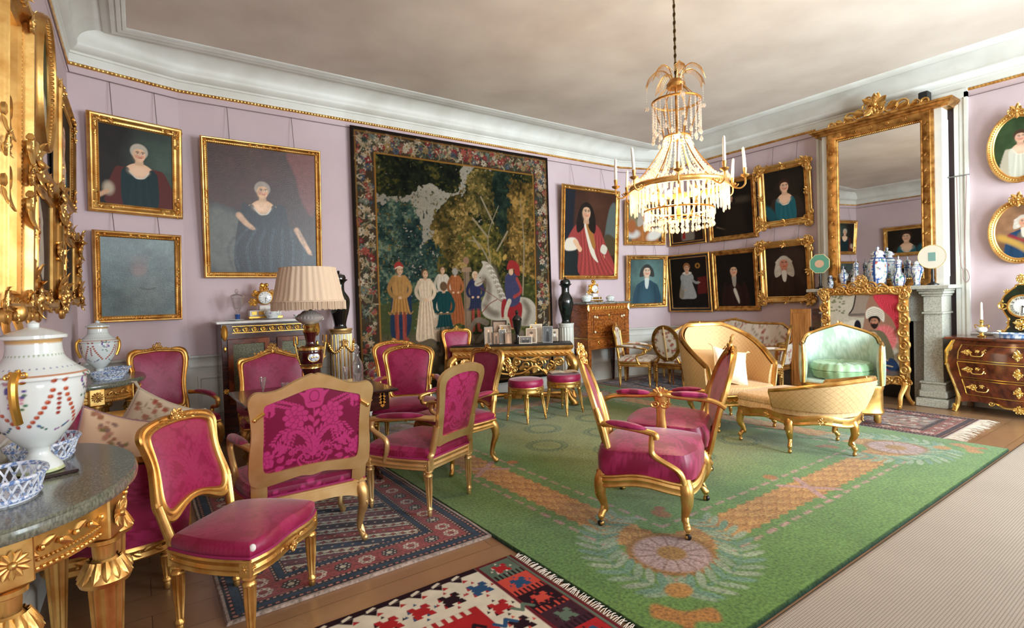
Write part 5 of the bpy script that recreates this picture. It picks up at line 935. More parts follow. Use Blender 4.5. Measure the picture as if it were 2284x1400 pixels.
chair('side_chair','crimson seat in the dark under the tapestry, left of the photograph table','chair',(2.95,5.2),-150,'cart',.42,.30,.06,.48,.42,.42,.40,.04,.03,.3,.2,False,'fl',q=16,n=90,crest=0) if False else None
FLT=lambda x,y: floral(x+5,y+5)
chair('armchair','floral upholstered armchair with gilt arms beside the secretaire','armchair',(6.42,5.68,.009),-58,'round',.50,.52,.06,.58,.50,.50,.385,.05,.03,.15,.2,True,'fl',q=22,n=110,crest=.035,seed=20,cloth=FABRIC,dfun=FLT,ha=.24)
chair('armchair','floral armchair with oval back seen from behind, a pale brace down its middle','armchair',(6.56,5.02,.009),8,'oval',.46,.54,.05,.58,.48,.50,.385,.05,.03,.2,.15,True,'fl',q=22,n=110,crest=0,seed=22,cloth=FABRIC,dfun=FLT,gold=GOLDD,ha=.24,bar=True)
chair('armchair','floral armchair seen in profile at the right end of the floral settee','armchair',(6.95,3.92,.009),116,'round',.46,.52,.06,.56,.48,.50,.385,.05,.03,.2,.3,True,'fl',q=20,n=100,crest=.035,seed=24,cloth=FABRIC,dfun=FLT,ha=.26)
# round stools
def stool(label, pos, rz):
    r=thing('round_stool',label,'stool',(pos[0],pos[1],.017),rz,'gilt round stools by the photograph table'); th=np.arange(64)*2*PI/64; c_=np.stack([.20*np.cos(th),.20*np.sin(th)],-1)
    m=M(); m.sweep([(-.03,-.07),(0,-.07),(.004,-.06),(0,-.045),(.002,-.02),(.006,-.008),(.003,0),(-.03,0)],zz(c_,.40),True)
    for k in range(4): a=k*PI/2; leaf(m,(.2*math.cos(a),.2*math.sin(a),.37),(-math.sin(a),math.cos(a),0),(math.cos(a),math.sin(a),0),.06,.02,.05); leaf(m,(.2*math.cos(a),.2*math.sin(a),.37),(math.sin(a),-math.cos(a),0),(math.cos(a),math.sin(a),0),.06,.02,.05); leaf(m,(.2*math.cos(a),.2*math.sin(a),.36),(0,0,-1),(math.cos(a),math.sin(a),0),.045,.03,.05)
    m.build('seat_rail',GOLD,r); m=M(); pillow(m,c_,[(.98,.395),(1.02,.41),(1.03,.44),(1.0,.465),(.95,.478)]+[(.95*(1-a),.478+.014*math.sin(a*PI/2)) for a in np.linspace(0,1,16)[1:]],lambda P:dsoft(P[...,0]+.1,P[...,1]+P[...,2])); m.build('seat_cushion',CLOTH,r)
    for k in range(4):
        a=k*PI/2+PI/4; m=M(); fl_leg(m,0,0,.335,.022,.011,0); V=m.V[-1]; V[:,0]+=math.cos(a)*(.175+.05*(1-V[:,2]/.335)); V[:,1]+=math.sin(a)*(.175+.05*(1-V[:,2]/.335)); m.bev(*(v for v in (math.cos(a)*.178-.022,math.cos(a)*.178+.022,math.sin(a)*.178-.022,math.sin(a)*.178+.022,.33,.395)),.003); m.build('leg',GOLD,r)
    return r
stool('round crimson stool with gilt fluted legs, left of the two by the photograph table',(3.60,4.86),.2)
stool('round crimson stool carrying an open booklet, right of the two by the photograph table',(4.17,4.85),.2)
# ---------------------------------------------------------------- upholstered seats with wrap-around backs
def wrap(r, plan, zb, zt, flare, th, dfun, cloth, gold, names=('back_upholstery','top_rail'), q=14, rail=.018, crestw=0, nn=120):
    # plan: polyline from one front end round the back to the other (local xy); zb, zt: heights along it; outward lean = flare*height
    P=resamp(cat_(plan,8),nn,False); n=len(P); t=np.linspace(-1,1,n); T=np.gradient(P,axis=0); T/=np.linalg.norm(T,axis=1)[:,None]; N_=np.stack([T[:,1],-T[:,0]],-1)
    if (N_*(P-P.mean(0))).sum()<0: N_=-N_
    ZB=np.broadcast_to(zb(t) if callable(zb) else zb,(n,)); ZT=zt(t); v=np.linspace(0,1,q); L=np.concatenate([[0],np.cumsum(np.linalg.norm(np.diff(P,axis=0),axis=1))])
    def surf(off): 
        Z=ZB[:,None]+(ZT-ZB)[:,None]*v; XY=P[:,None]+N_[:,None]*((off+np.zeros(q))[None]+flare*(Z-ZB[:,None]))[...,None]; return np.concatenate([XY,Z[...,None]],-1)
    bul=.018*np.sin(PI*v); I_=surf(-th/2-bul); O_=surf(th/2+bul*.4); m=M(); U=np.broadcast_to(L[:,None],I_.shape[:2])
    m.grid(I_,c=dfun(U,I_[...,2])); m.grid(O_,c=dfun(U+.13,O_[...,2])); m.grid(np.stack([I_[:,0],O_[:,0]],1),c=dfun(np.stack([U[:,0]]*2,1),np.stack([I_[:,0,2]]*2,1)))
    for k in (0,-1): m.grid(np.stack([I_[k],O_[k]],0),c=dfun(np.stack([U[k]]*2,0),np.stack([I_[k,:,2]]*2,0)))
    b=m.build(names[0],cloth,r)
    m=M(); top=(I_[:,-1]+O_[:,-1])/2; path=np.concatenate([((I_[0]+O_[0])/2)[:-1],top,((I_[-1]+O_[-1])/2)[::-1][1:]]); m.tube(path,rail,8,r2=th*.5+.008,up=None if False else A((0,0,1.)) if False else None)
    if crestw: 
        c_=top[n//2]; cluster(m,c_+A((0,0,.01)),(1,0,0),(0,0,1),crestw,3,8)
        for k in (n//4,3*n//4): leaf(m,top[k],T[k].tolist()+[0],(0,0,1),.09,.03,.05)
    m.build(names[1],gold,r); return top
CREAM=lambda x,y: lattice(x+5,y+5)
# duchesse in two pieces: bergere and foot stool
r=thing('bergere','cream patterned bergere with tall wrap-around back, half of the two-piece chaise longue','armchair',(5.10,3.27,.017),math.radians(-112)-PI/2)
so=resamp(cat_([(-.26,-.32),(0,-.36),(.26,-.32),(.35,-.1),(.35,.22),(.32,.31),(.15,.36),(-.15,.36),(-.32,.31),(-.35,.22),(-.35,-.1)],6,True),260)
RAILW=[(-.03,-.11),(0,-.11),(.004,-.10),(-.006,-.085),(.002,-.06),(-.004,-.03),(.008,-.012),(.004,0),(-.03,0)]
m=M(); m.sweep(RAILW,zz(so,.37),True); band(m,[(-.3,.33,.31),(-.1,.375,.31),(.1,.375,.31),(.3,.33,.31)],(0,1,0),.03); m.build('seat_rail',GOLD,r)
m=M(); pillow(m,so*.98,seat_levels(.37,.07,.03,60),lambda P:CREAM(P[...,0],P[...,1]-P[...,2])); m.build('seat_cushion',FABRIC,r)
wrap(r,[(-.36,.24),(-.375,0),(-.33,-.2),(-.18,-.35),(0,-.38),(.18,-.35),(.33,-.2),(.375,0),(.36,.24)],.36,lambda t:.66+.36*np.clip(1.12*(1-np.abs(t)**1.5),0,1)**1.2-.02*np.abs(t)**6,.12,.07,CREAM,FABRIC,GOLD,crestw=.05,q=90,nn=260)
for x,y,ex,ey in ((-.31,.29,-1,1),(.31,.29,1,1),(-.24,-.29,-1,-1),(.24,-.29,1,-1)): m=M(); cab_leg(m,x,y,.28,ex,ey,.032,1,True); m.build('leg',GOLD,r)
r=thing('footstool','cream patterned long footstool with low curved end and casters, pushed against the bergere','footstool',(4.87,2.38,.017),math.radians(-97)-PI/2)
so=resamp(cat_([(-.30,-.42),(0,-.44),(.30,-.42),(.35,-.36),(.36,0),(.33,.22),(.2,.4),(0,.46),(-.2,.4),(-.33,.22),(-.36,0),(-.35,-.36)],6,True),260)
m=M(); m.sweep([(-.03,-.10),(.002,-.10),(.006,-.09),(-.002,-.07),(.006,-.045),(.0,-.02),(-.03,-.02)],zz(so,.36)+A([(0,0,.014*math.cos(k/260*2*PI*6)) for k in range(260)]),True)
for k in (20,90,130,170,236): cluster(m,np.append(so[k]*1.01,.305),np.append(norm(so[(k+1)%260]-so[k]),0),(0,0,1),.04,k,7)
m.build('seat_rail',GOLD,r)
m=M(); pillow(m,so*1.0,[(.97,.33),(1,.335),(1.0,.375),(.985,.385),(.985,.395),(1.0,.40),(1.005,.425)]+[(1.005*math.cos(min(1,a*3)*.55)*(1-max(0,a-.2)/.8),.425+.05*math.sin(min(1,a*2.2)*PI/2)) for a in np.linspace(0,1,70)],lambda P:CREAM(P[...,0],P[...,1]-P[...,2])); m.build('seat_cushion',FABRIC,r)
wrap(r,[(-.36,-.02),(-.345,.18),(-.24,.38),(0,.475),(.24,.38),(.345,.18),(.36,-.02)],.385,lambda t:.52+.12*np.cos(t*PI/2)**1.3,.35,.05,CREAM,FABRIC,GOLD,('end_upholstery','top_rail'),crestw=.035,q=44,nn=240)
for x,y in ((-.32,-.38),(.32,-.38),(-.33,.1),(.33,.1),(0,.43)): m=M(); cab_leg(m,x,y,.27,x,y+.05,.03,1,True); m.build('leg',GOLD,r)
# crimson corner sofa on the left wall
r=thing('sofa','long crimson damask sofa with curved gilt ends along the left wall behind the near console','sofa',(-.13,3.86,0),math.radians(0)-PI/2)
hw=.74; so=resamp(cat_([(-hw,-.24),(-.4,-.29),(.4,-.29),(hw,-.24),(hw+.03,0),(hw-.02,.2),(hw-.2,.27),(0,.30),(-hw+.2,.27),(-hw+.02,.2),(-hw-.03,0)],6,True),160)
m=M(); m.sweep([(-.04,-.09),(.0,-.09),(.008,-.08),(0,-.06),(.008,-.04),(0,-.02),(.012,-.008),(.006,0),(-.04,0)],zz(so,.30),True)
for o_,X_ in (((0,.315,.235),(-1,0,0)),((hw+.055,.02,.235),(0,1,0))): 
    X_=A(X_,float); N2=np.cross(X_,(0,0,1)); 
    for a in np.linspace(-1,1,7): leaf(m,A(o_)+A((0,0,.035)),X_*a*.9+A((0,0,-1)),N2,.085,.022,.12)
    for e in (-1,1): band(m,[A(o_)+X_*e*.05+A((0,0,.02)),A(o_)+X_*e*.22+A((0,0,.03))-N2*.02],N2,.035)
    m.ell(A(o_)+A((0,0,.04))+N2*.012,.018,8,6)
m.build('seat_rail',GOLD,r)
m=M(); pillow(m,so*.97,seat_levels(.30,.15,.03,26),lambda P:dmid(P[...,0],P[...,1]-P[...,2])); m.build('seat_cushion',CLOTH,r)
wrap(r,[(hw-.08,.27),(hw+.0,.2),(hw+.03,0),(hw-.03,-.2),(hw-.2,-.27),(0,-.285),(-hw+.2,-.27),(-hw+.03,-.2),(-hw-.03,0),(-hw,.2),(-hw+.08,.27)],.29,lambda t:.665+.315*np.clip((.62-np.abs(t))/.25,0,1)**.8+.05*np.cos(t*3)*(np.abs(t)<.5)+.05*np.exp(-((t+.7)/.12)**2),.06,.07,lambda x,y:dmid(x+.22,y-.05),CLOTH,GOLD,q=50,crestw=.06)
for x,y in ((hw-.06,.2),(-hw+.06,.2),(hw-.06,-.23),(-hw+.06,-.23),(0,.24)): m=M(); fl_leg(m,x,y,.22,.028,.016,0); m.build('leg',GOLD,r)
# floral settee on the right wall
r=thing('settee','long floral settee with shaped gilt back below the dark portraits on the right wall','sofa',(7.47,4.86,.006),math.radians(180)-PI/2)
hw=1.0; so=resamp(cat_([(-hw,-.26),(-.5,-.3),(.5,-.3),(hw,-.26),(hw+.03,0),(hw-.03,.24),(.5,.31),(0,.33),(-.5,.31),(-hw+.03,.24),(-hw-.03,0)],6,True),150)
m=M(); m.sweep(RAILP,zz(so,.37),True); m.build('seat_rail',GOLD,r)
m=M(); pillow(m,so*.98,seat_levels(.37,.06,.03,14),lambda P:FLT(P[...,0],P[...,1]-P[...,2])); m.build('seat_cushion',FABRIC,r)
wrap(r,[(hw-.02,.22),(hw+.02,0),(hw-.06,-.2),(hw-.3,-.29),(0,-.30),(-hw+.3,-.29),(-hw+.06,-.2),(-hw-.02,0),(-hw+.02,.22)],.38,lambda t:.66+.25*np.clip((.86-np.abs(t))/.3,0,1)+.055*np.exp(-(t/.14)**2)-.0*t,.1,.06,FLT,FABRIC,GOLD,crestw=.05)
for x in (-hw+.05,-.33,.33,hw-.05):
    for y in (-.25,.24): m=M(); fl_leg(m,x,y,.31,.025,.014,0); m.build('leg',GOLD,r)
# conversation seat: two crimson seats facing opposite ways
r=thing('conversation_seat','gilt crimson conversation seat of two opposed armchairs on casters, centre of the green carpet','seat',(2.62,2.22,.017),math.radians(-61.4)-PI/2)
def half(r, turn, off):
    n0=set(r.children); d=.54; zr=.345; so=resamp(cat_([(-.29,-.26),(0,-.30),(.29,-.26),(.33,-.05),(.31,.2),(.27,.27),(.12,.31),(-.12,.31),(-.27,.27),(-.31,.2),(-.33,-.05)],6,True),200)
    m=M(); rp=[(-.035,-.075),(-.004,-.075),(.006,-.066),(0,-.05),(.006,-.032),(0,-.018),(.009,-.008),(.004,0),(-.035,0)]; m.sweep(rp,zz(so,zr)+A([(0,0,.018*math.cos(4*math.atan2(p[1],p[0]))-.01) for p in so]),True); m.build('seat_rail',GOLD,r)
    m=M(); pillow(m,so*.975,[(1,zr-.02),(1.015,zr+.03),(1.01,zr+.08),(.985,zr+.105)]+[(.985*(1-a),zr+.105+.065*math.sin(a*PI/2)) for a in np.linspace(0,1,44)[1:]],lambda P:dmid(P[...,0],P[...,1]-1.3*np.minimum(0,P[...,2]-zr-.1)),dm=(zr+.105,.07)); m.build('seat_cushion',CLOTH,r)
    B=Back(d,zr,.27,.35,.26); back(r,B,'oval',.56,.66,.03,.05,GOLD,CLOTH,dmid,34,150,crest=.10,seed=5)
    for e in (-1,1):
        m=M(); m.tube(cat_([B.P(e*.25,-.05),B.P(e*.265,.1,.005),B.P(e*.275,.26,.01),B.P(e*.27,.38,.005)],8),np.linspace(.034,.020,25),10,r2=.02); leaf(m,B.P(e*.262,.09,.02),(0,0,-1),B.n,.12,.03,.05); m.build('stile',GOLD,r)
    arm(r,B,1,.56,.60,d,zr,GOLD,CLOTH,dmid,.285,.06,.22,.27,.022)
    new=[o for o in r.children if o not in n0]
    for o in new:
        o.location=(off,0,0); o.rotation_euler.z=turn
    return B
half(r,0,0); half(r,PI,-.70)
for x,y in ((.27,.24),(.27,-.24),(-.35,.26),(-.35,-.26),(-.97,.24),(-.97,-.24)):
    m=M(); cab_leg(m,x,y,.29,x+.35,y*1.6,.034,1,True); cluster(m,(x+.03*np.sign(x+.35),y+.035*np.sign(y),.30),(1,0,0),(0,0,1),.03,3,6) if False else leaf(m,(x,y+.03*np.sign(y),.33),(0,0,-1),(0,np.sign(y),0),.09,.03,.08); l=m.build('leg',GOLD,r)
    m=M(); e=norm((x+.35,y*1.6)); m.at((x+e[0]*.03,y+e[1]*.03,.019)); m.ell((0,0,0),(.008 if abs(e[1])<.8 else .018,.018,.019),10,8); m.build('caster',EBON,l)
a=None; m=M(); zc=.69; bar=cat_([(-.35,-.42,zc-.06),(-.35,-.33,zc-.015),(-.35,-.12,zc),(-.35,0,zc+.01),(-.35,.12,zc),(-.35,.33,zc-.015),(-.35,.42,zc-.06)],7); m.tube(bar,.017,10,r2=.022)
m.tube(cat_([(-.35,0,zc),(-.35,0,zc-.12),(-.35,0,.30)],6),[.022]*13,12,r2=[.055,.05,.045,.038,.034,.032,.03,.032,.036,.04,.045,.05,.05])
for N2 in ((1,0,0),(-1,0,0)):
    X2=norm(np.cross((0,0,1),N2))
    for t in np.linspace(-1.35,1.35,7): leaf(m,A((-.35,0,zc+.005)),X2*math.sin(t)+A((0,0,1))*math.cos(t),N2,.078,.024,.1)
    m.ell(A((-.35,0,zc+.01))+A(N2)*.025,.02,8,6); 
    for e in (-1,1): scroll(m,A((-.35,0,zc-.05))+A(N2)*.03+X2*e*.03,X2*e,(0,0,1),.03,1.2,.008,-1)
a=m.build('shared_armrest',GOLD,r)
for s_ in (-1,1):
    m=M(); m.tube([(-.35,s_*(.07+.017*k),zc+.017+.004*math.sin(k/14*PI)) for k in range(15)],.022*np.sin(np.linspace(.06,PI-.06,15))**.35,12,r2=.032*np.sin(np.linspace(.06,PI-.06,15))**.35,up=(0,0,1)); V=m.V[-1]; m.C[-1]=(damask(V[:,0],V[:,1]),len(V)); m.build('arm_pad',CLOTH,a)
# pale green niche seat
GRN=lambda x,y: damask(x*.8,y*.8,S(172,198,178),S(200,220,204))
r=thing('niche_seat','pale green silk seat with pointed gilt back holding a round cushion, before the fire screen','seat',(6.22,2.62,.017),math.atan2(-.40,-.92)-PI/2)
so=resamp(cat_([(-.34,-.24),(0,-.28),(.34,-.24),(.36,0),(.35,.22),(.2,.29),(0,.31),(-.2,.29),(-.35,.22),(-.36,0)],6,True),110)
m=M(); m.sweep([(-.03,-.3),(0,-.3),(.01,-.28),(0,-.24),(0,-.06),(.01,-.03),(.004,0),(-.03,0)],zz(so,.40),True); m.build('base',GOLD,r)
m=M(); pillow(m,so*.97,seat_levels(.40,.035,.01,10),lambda P:GRN(P[...,0],P[...,1]-P[...,2])); m.build('seat_upholstery',SILK,r)
wrap(r,[(-.35,.24),(-.37,.0),(-.34,-.22),(-.22,-.29),(0,-.30),(.22,-.29),(.34,-.22),(.37,0),(.35,.24)],.40,lambda t:.80+.19*np.clip(1-np.abs(t)/.55,0,1)**.75,.0,.05,GRN,SILK,GOLD,crestw=.05)
for x,y in ((-.3,.2),(.3,.2),(-.3,-.2),(.3,-.2)): m=M(); cab_leg(m,x,y,.11,x,y,.03,.6); m.build('leg',GOLD,r)
# ---------------------------------------------------------------- cushions
def cushion(name,label,loc,rot,w,h,t,m_,colf,tassel=None,group=None):
    n=40; u=np.linspace(-1,1,n); U,V=np.meshgrid(u,u,indexing='ij'); E_=(1-U**2)*(1-V**2); pin=1-.13*(1-V**2)*(np.abs(U))**2; pin2=1-.13*(1-U**2)*(np.abs(V))**2
    X=U*w/2*(1-.10*(1-V**2)); Z=V*h/2*(1-.10*(1-U**2)); D=t/2*np.clip(E_,0,1)**.48+.006*(fbm(U*3+9,V*3+9,3)-.5); m=M(); c=colf(X,Z)
    m.grid(np.stack([X,-D,Z],-1),c=c); m.grid(np.stack([X,D,Z],-1),c=c); o=m.build(name,m_); o.location=loc; o.rotation_euler=rot; tag(o,label,'cushion',group)
    if tassel is not None:
        m=M(); b=np.concatenate([np.stack([X[:,0],0*u,Z[:,0]],-1),np.stack([X[-1],0*u,Z[-1]],-1)[1:],np.stack([X[:,-1],0*u,Z[:,-1]],-1)[::-1][1:],np.stack([X[0],0*u,Z[0]],-1)[::-1][1:-1]]); m.tube(b,.006,6,closed=True)
        for sx in (-1,1):
            for sz in (-1,1): m.tube([(sx*w/2,0,sz*h/2),(sx*(w/2+.03),.0,sz*(h/2+.02)),(sx*(w/2+.05),0,sz*(h/2+.015))],(.007,.010,.004),6)
        m.build('cord_edge',tassel,o)
    return o
fl2=Pt(.5,.5,130,S(214,182,150)); 
for k in range(60):
    t=_R.random(); x=.1+.3*t+.05*_R.uniform(-1,1); y=.42-.34*t+.05*_R.uniform(-1,1); fl2.el(x,y,_R.uniform(.008,.018),_R.uniform(.008,.014),_R.choice([S(150,98,70),S(120,110,60),S(176,120,96),S(130,96,90)]),.3,_R.uniform(0,3))
CORD=mat('mauve_cord',S(140,104,110),.7)
cushion('cushion','pale pink silk cushion embroidered with flowers, on the crimson sofa behind the near console',(-.14,3.44,.69),(math.radians(-20),math.radians(24),math.radians(14)),.37,.37,.15,SILK,lambda X,Z:fl2.at(X+.25,Z+.25),CORD)
cushion('cushion','grey beige sprigged cushion leaning behind the pink silk cushion on the crimson sofa',(.04,3.72,.73),(math.radians(-14),math.radians(30),math.radians(-10)),.34,.34,.12,FABRIC,lambda X,Z:floral(X*1.3+5,Z*1.3+5)*S(226,216,200),mat('beige_cord',S(176,162,140),.8))
cushion('cushion','cream silk cushion with pale swirls standing on the bergere seat',(4.96,3.14,.65),(math.radians(-24),math.radians(14),math.radians(-24)),.40,.38,.15,SILK,lambda X,Z:np.where((fbm(X*14+3,Z*14+3,6)>.52)[...,None],S(236,214,190),S(226,196,168)),mat('cream_cord',S(214,180,130),.7))
cushion('cushion','plain buff cushion lying against the bergere back behind the cream silk cushion',(5.0,3.36,.66),(math.radians(-30),0,math.radians(-40)),.42,.34,.14,FABRIC,lambda X,Z:lattice(X+5,Z+5,S(214,180,132),S(206,170,122)),mat('buff_cord',S(196,150,96),.7))
cushion('cushion','white cushion on the floral settee',(7.46,4.55,.60),(math.radians(-20),0,math.radians(-95)),.42,.34,.13,FABRIC,lambda X,Z:np.broadcast_to(S(214,206,200),X.shape+(3,)),None)
m=M(); th=np.arange(96)*2*PI/96; out=np.stack([.30*np.cos(th),.28*np.sin(th)],-1)
lv=[(.0,0),(.8,0),(.95,.015),(1.0,.05),(1.03,.085),(.985,.092),(1.03,.10),(1.0,.14),(.93,.165),(.6,.172),(.25,.16),(.05,.135),(0,.13)]
P=[]; 
for s_,z_ in lv: k=1+.022*np.cos(th*18)*(0 if s_<.2 else 1)*(1 if s_>.9 else .5); P.append(np.concatenate([out*s_*k[:,None],(z_+.006*np.cos(th*18)*(1 if .2<s_<1 else 0))[:,None]],1))
P=A(P); m.grid(P,cv=True,c=np.asarray(GRN(P[...,0],P[...,1]))*S(206,222,190)); m.ell((0,0,.14),(.02,.02,.012),8,6,S(120,150,110)); o=m.build('cushion',SILK); o.location=(6.20,2.61,.458); tag(o,'round tufted green cushion lying on the pale green niche seat','cushion')
# ---------------------------------------------------------------- fireplace, overmantel, surround
r=thing('fireplace','speckled grey limestone fireplace with tapered pilasters and a long shelf','fireplace',(7.95,2.78,0),math.radians(180)-PI/2)   # local +Y -> room, +X -> far (+y world)... 
m=M(); 
for e in (-1,1):
    x=e*.58; m=M()
    m.bev(x-.155,x+.155,.004,.43,0,.10,.008); m.bev(x-.14,x+.14,.004,.40,.10,.20,.02); m.bev(x-.12,x+.12,.004,.37,.19,.27,.006); m.bev(x-.13,x+.13,.004,.39,.27,.295,.006)
    P=A([[(x-w,y0,z),(x+w,y0,z),(x+w,y1,z),(x-w,y1,z)] for z,w,y0,y1 in ((.295,.095,.004,.34),(1.10,.085,.004,.33))]); m.grid(P,cv=True)
    m.bev(x-.105,x+.105,.004,.36,1.09,1.115,.005); m.bev(x-.09,x+.09,.004,.34,1.115,1.30,.004); m.bev(x-.105,x+.105,.004,.36,1.30,1.325,.005); m.bev(x-.125,x+.125,.004,.39,1.325,1.36,.008); m.bev(x-.135,x+.135,.004,.41,1.36,1.385,.004); m.build('pilaster',STONE,r)
m=M(); m.bev(-.78,.78,.004,.50,1.385,1.43,.006); m.build('mantel_shelf',STONE,r)
m=M(); m.box(-.50,.50,.004,.26,1.0,1.385); m.box(-.50,-.36,.004,.24,0,1.0); m.box(.36,.50,.004,.24,0,1.0); m.build('surround',STONE,r)
m=M(); m.box(-.36,.36,.003,.02,0,1.0); m.build('fire_back',EBON,r)
m=M()
for a,b in ((1.93,2.055),(3.47,3.60)):
    p=[(XR,a,0),(XR,b,0)]; 
    m.sweep([(0,0),(-.045,0),(-.05,.02),(-.03,.04),(-.035,.085),(-.02,.10),(-.02,.125),(0,.125)],[(XR,a,0),(XR,a,3.62)],up=(0,1,0)) if False else None
    m.box(XR-.03,XR,a,b,0,3.66); m.box(XR-.05,XR-.03,a,a+.03,0,3.66); m.box(XR-.045,XR-.03,b-.035,b,0,3.66); m.box(XR-.038,XR-.03,a+.05,a+.075,0,3.66)
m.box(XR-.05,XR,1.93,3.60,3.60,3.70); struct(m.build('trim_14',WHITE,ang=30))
m=M(); m.box(XR-.012,XR,2.055,3.47,.0,3.60); struct(m.build('trim_15',mat('painted_gap_shadow',S(52,34,36),.6)))  # backing coloured dark to stand for the shadow gap beside the mirror case
r=thing('overmantel_mirror','tall gilt overmantel mirror with carved crest in a white case above the fireplace','mirror',(7.73,2.78,1.43),math.radians(180)-PI/2)
W2,H2=.575,2.06
m=M(); m.box(-.66,.66,-.205,-.002,0,2.07); 
for e in (-1,1): m.box(e*.62-.04,e*.62+.04,-.002,.006,0,2.07); m.box(e*.665-.006,e*.665+.006,-.18,-.03,.1,1.95)
m.build('white_case',WHITE,r)
Q=A([(-.455,.008,.10),(.455,.008,.10),(.455,.008,1.955),(-.455,.008,1.955)]); m=M(); m.sweep([(0,0),(0,.012),(.012,.02),(.022,.012),(.035,.026),(.085,.05),(.105,.052),(.12,.038),(.135,.03),(.135,0)],Q[::-1],True,up=(0,1,0)); k=.5
for p,q in ((Q[0],Q[1]),(Q[1],Q[2]),(Q[2],Q[3]),(Q[3],Q[0])):
    d=norm(q-p); o=np.cross(d,(0,1,0)); o=o if o@(p-A((0,0,1.03)))>0 else -o; band(m,[p+o*.07+A((0,.035,0)),q+o*.07+A((0,.035,0))],(0,1,0),.05,3,.09); beads(m,[p+o*.012+A((0,.018,0)),q+o*.012+A((0,.018,0))],.007,.018,4)
m.build('gilt_frame',GOLDD,r)
m=M(); m.grid(A([[Q[0],Q[3]],[Q[1],Q[2]]])); m.build('mirror_glass',MIRROR,r)
m=M(); m.sweep([(0,0),(.03,0),(.035,.02),(.06,.035),(.065,.055),(.085,.06),(.085,.085),(0,.085)],[(.70,-.2,2.07),(.70,.02,2.07),(-.70,.02,2.07),(-.70,-.2,2.07)],up=(0,0,1)); m.box(-.70,.70,-.2,.02,2.07,2.155)
m.build('cornice',GOLDD,r)
m=M(); cluster(m,(.0,.06,2.30),(-1,0,0),(0,0,1),.17,4,12,.07); cluster(m,(0,.05,2.23),(-1,0,0),(0,0,1),.13,8,9)
for e in (-1,1):
    for i,(x,z,s_) in enumerate(((.18,2.24,.10),(.30,2.21,.085),(.42,2.19,.07),(.52,2.175,.05))): scroll(m,(e*x,.05,z),(e,0,0),(0,0,1),s_*.9,1.4,.016,-1 if i%2 else 1,PI); leaf(m,(e*(x-.06),.05,z-.02),(e,0,.35),(0,1,0),s_*1.7,s_*.45,.2); cluster(m,(e*(x+.02),.05,z-.02),(1,0,0),(0,0,1),s_*.6,i,6)
m.build('crest',GOLD,r)
m=M(); m.bev(-.06,.06,-.05,.05,0,.16,.01); o=m.build('loudspeaker',mat('black_plastic',S(20,20,22),.5)); o.location=(7.80,2.30,3.588); tag(o,'small black box standing on top of the tall gilt mirror case','box')
m=M(); m.tube([(7.84,2.10,2.69),(7.91,1.92,2.70)],.008,6); b=m.build('curtain_bracket',mat('steel',S(150,150,146),.3,1)); tag(b,'thin steel bracket on the white pilaster right of the mirror','bracket')
m=M(); m.tube(cat_([(7.88,2.03,2.69),(7.88,2.02,2.0),(7.88,2.0,1.66),(7.88,1.985,1.60),(7.88,1.98,1.50),(7.88,1.955,1.45),(7.88,1.925,1.50),(7.88,1.94,1.58),(7.88,1.97,1.66),(7.88,1.96,2.0),(7.88,1.94,2.70)],6),.0045,5); o=m.build('bell_cord',mat('faded_cord',S(150,120,116),.8)); tag(o,'faded pink looped cord hanging beside the white pilaster right of the mirror','cord')
# ---------------------------------------------------------------- fire screen
r=thing('fire_screen','needlework fire screen of a turbaned man in a massive carved gilt frame','fire screen',(7.28,2.80,0),math.radians(180)-PI/2); r.location.z=.0
w,h,z0=.76,.98,.36; c=p_needle(w,h); m=M(); m.grid(np.stack([w/2-c.X,0*c.X+.012,z0+c.Y],-1),c=c.C); m.build('needlework',WEAVE,r)
m=M(); m.box(-w/2-.02,w/2+.02,-.012,.008,z0-.02,z0+h+.02); m.build('backing_board',EBON,r)
m=M(); Q=A([(-w/2,0,z0),(w/2,0,z0),(w/2,0,z0+h),(-w/2,0,z0+h)]); m.sweep([(-.005,-.01),(-.005,.016),(.01,.026),(.022,.02),(.06,.03),(.09,.02),(.09,-.015)],Q[::-1],True,up=(0,1,0)); Y_=(0,1,0)
for e in (-1,1):
    for i in range(7):
        z=z0+.04+i*.145; scroll(m,(e*(w/2+.05),.035,z+.05),(0,0,1),(e,0,0),.062,1.6,.017,1 if (i%2)==(e>0) else -1,0,.5); leaf(m,(e*(w/2+.03),.03,z-.02),(e*.4,0,1),Y_,.10,.028,.25); m.ell((e*(w/2+.06),.045,z+.12),(.018,.018,.018),8,6); m.ell((e*(w/2+.09),.03,z+.02),(.014,.014,.014),8,6)
for i in range(7):
    x=-w/2+.02+i*.12; 
    for z,s_ in ((z0+h+.05,1),(z0-.045,-1)): scroll(m,(x,.035,z),(1,0,0),(0,0,s_),.058,1.6,.016,1 if i%2 else -1,0,.5); leaf(m,(x-.03,.03,z),(1,0,.4*s_),Y_,.10,.028,.25); m.ell((x+.06,.045,z),(.018,.018,.018),8,6)
for x in (-.2,-.1,0,.1,.2): scroll(m,(x,.03,z0+h+.12-.2*abs(x)),(1 if x>0 else -1,0,0),(0,0,1),.055,1.5,.015,1,0)
cluster(m,(0,.05,z0+h+.17),(-1,0,0),(0,0,1),.09,5,10,.08); cluster(m,(0,.05,z0-.07),(-1,0,0),(0,0,1),.08,6,8,.08)
for e in (-1,1):
    for z in (z0-.03,z0+h+.04): cluster(m,(e*(w/2+.06),.03,z),(-1,0,0),(0,0,1),.09,int(z*10),9,.08)
m.build('frame',GOLD,r)
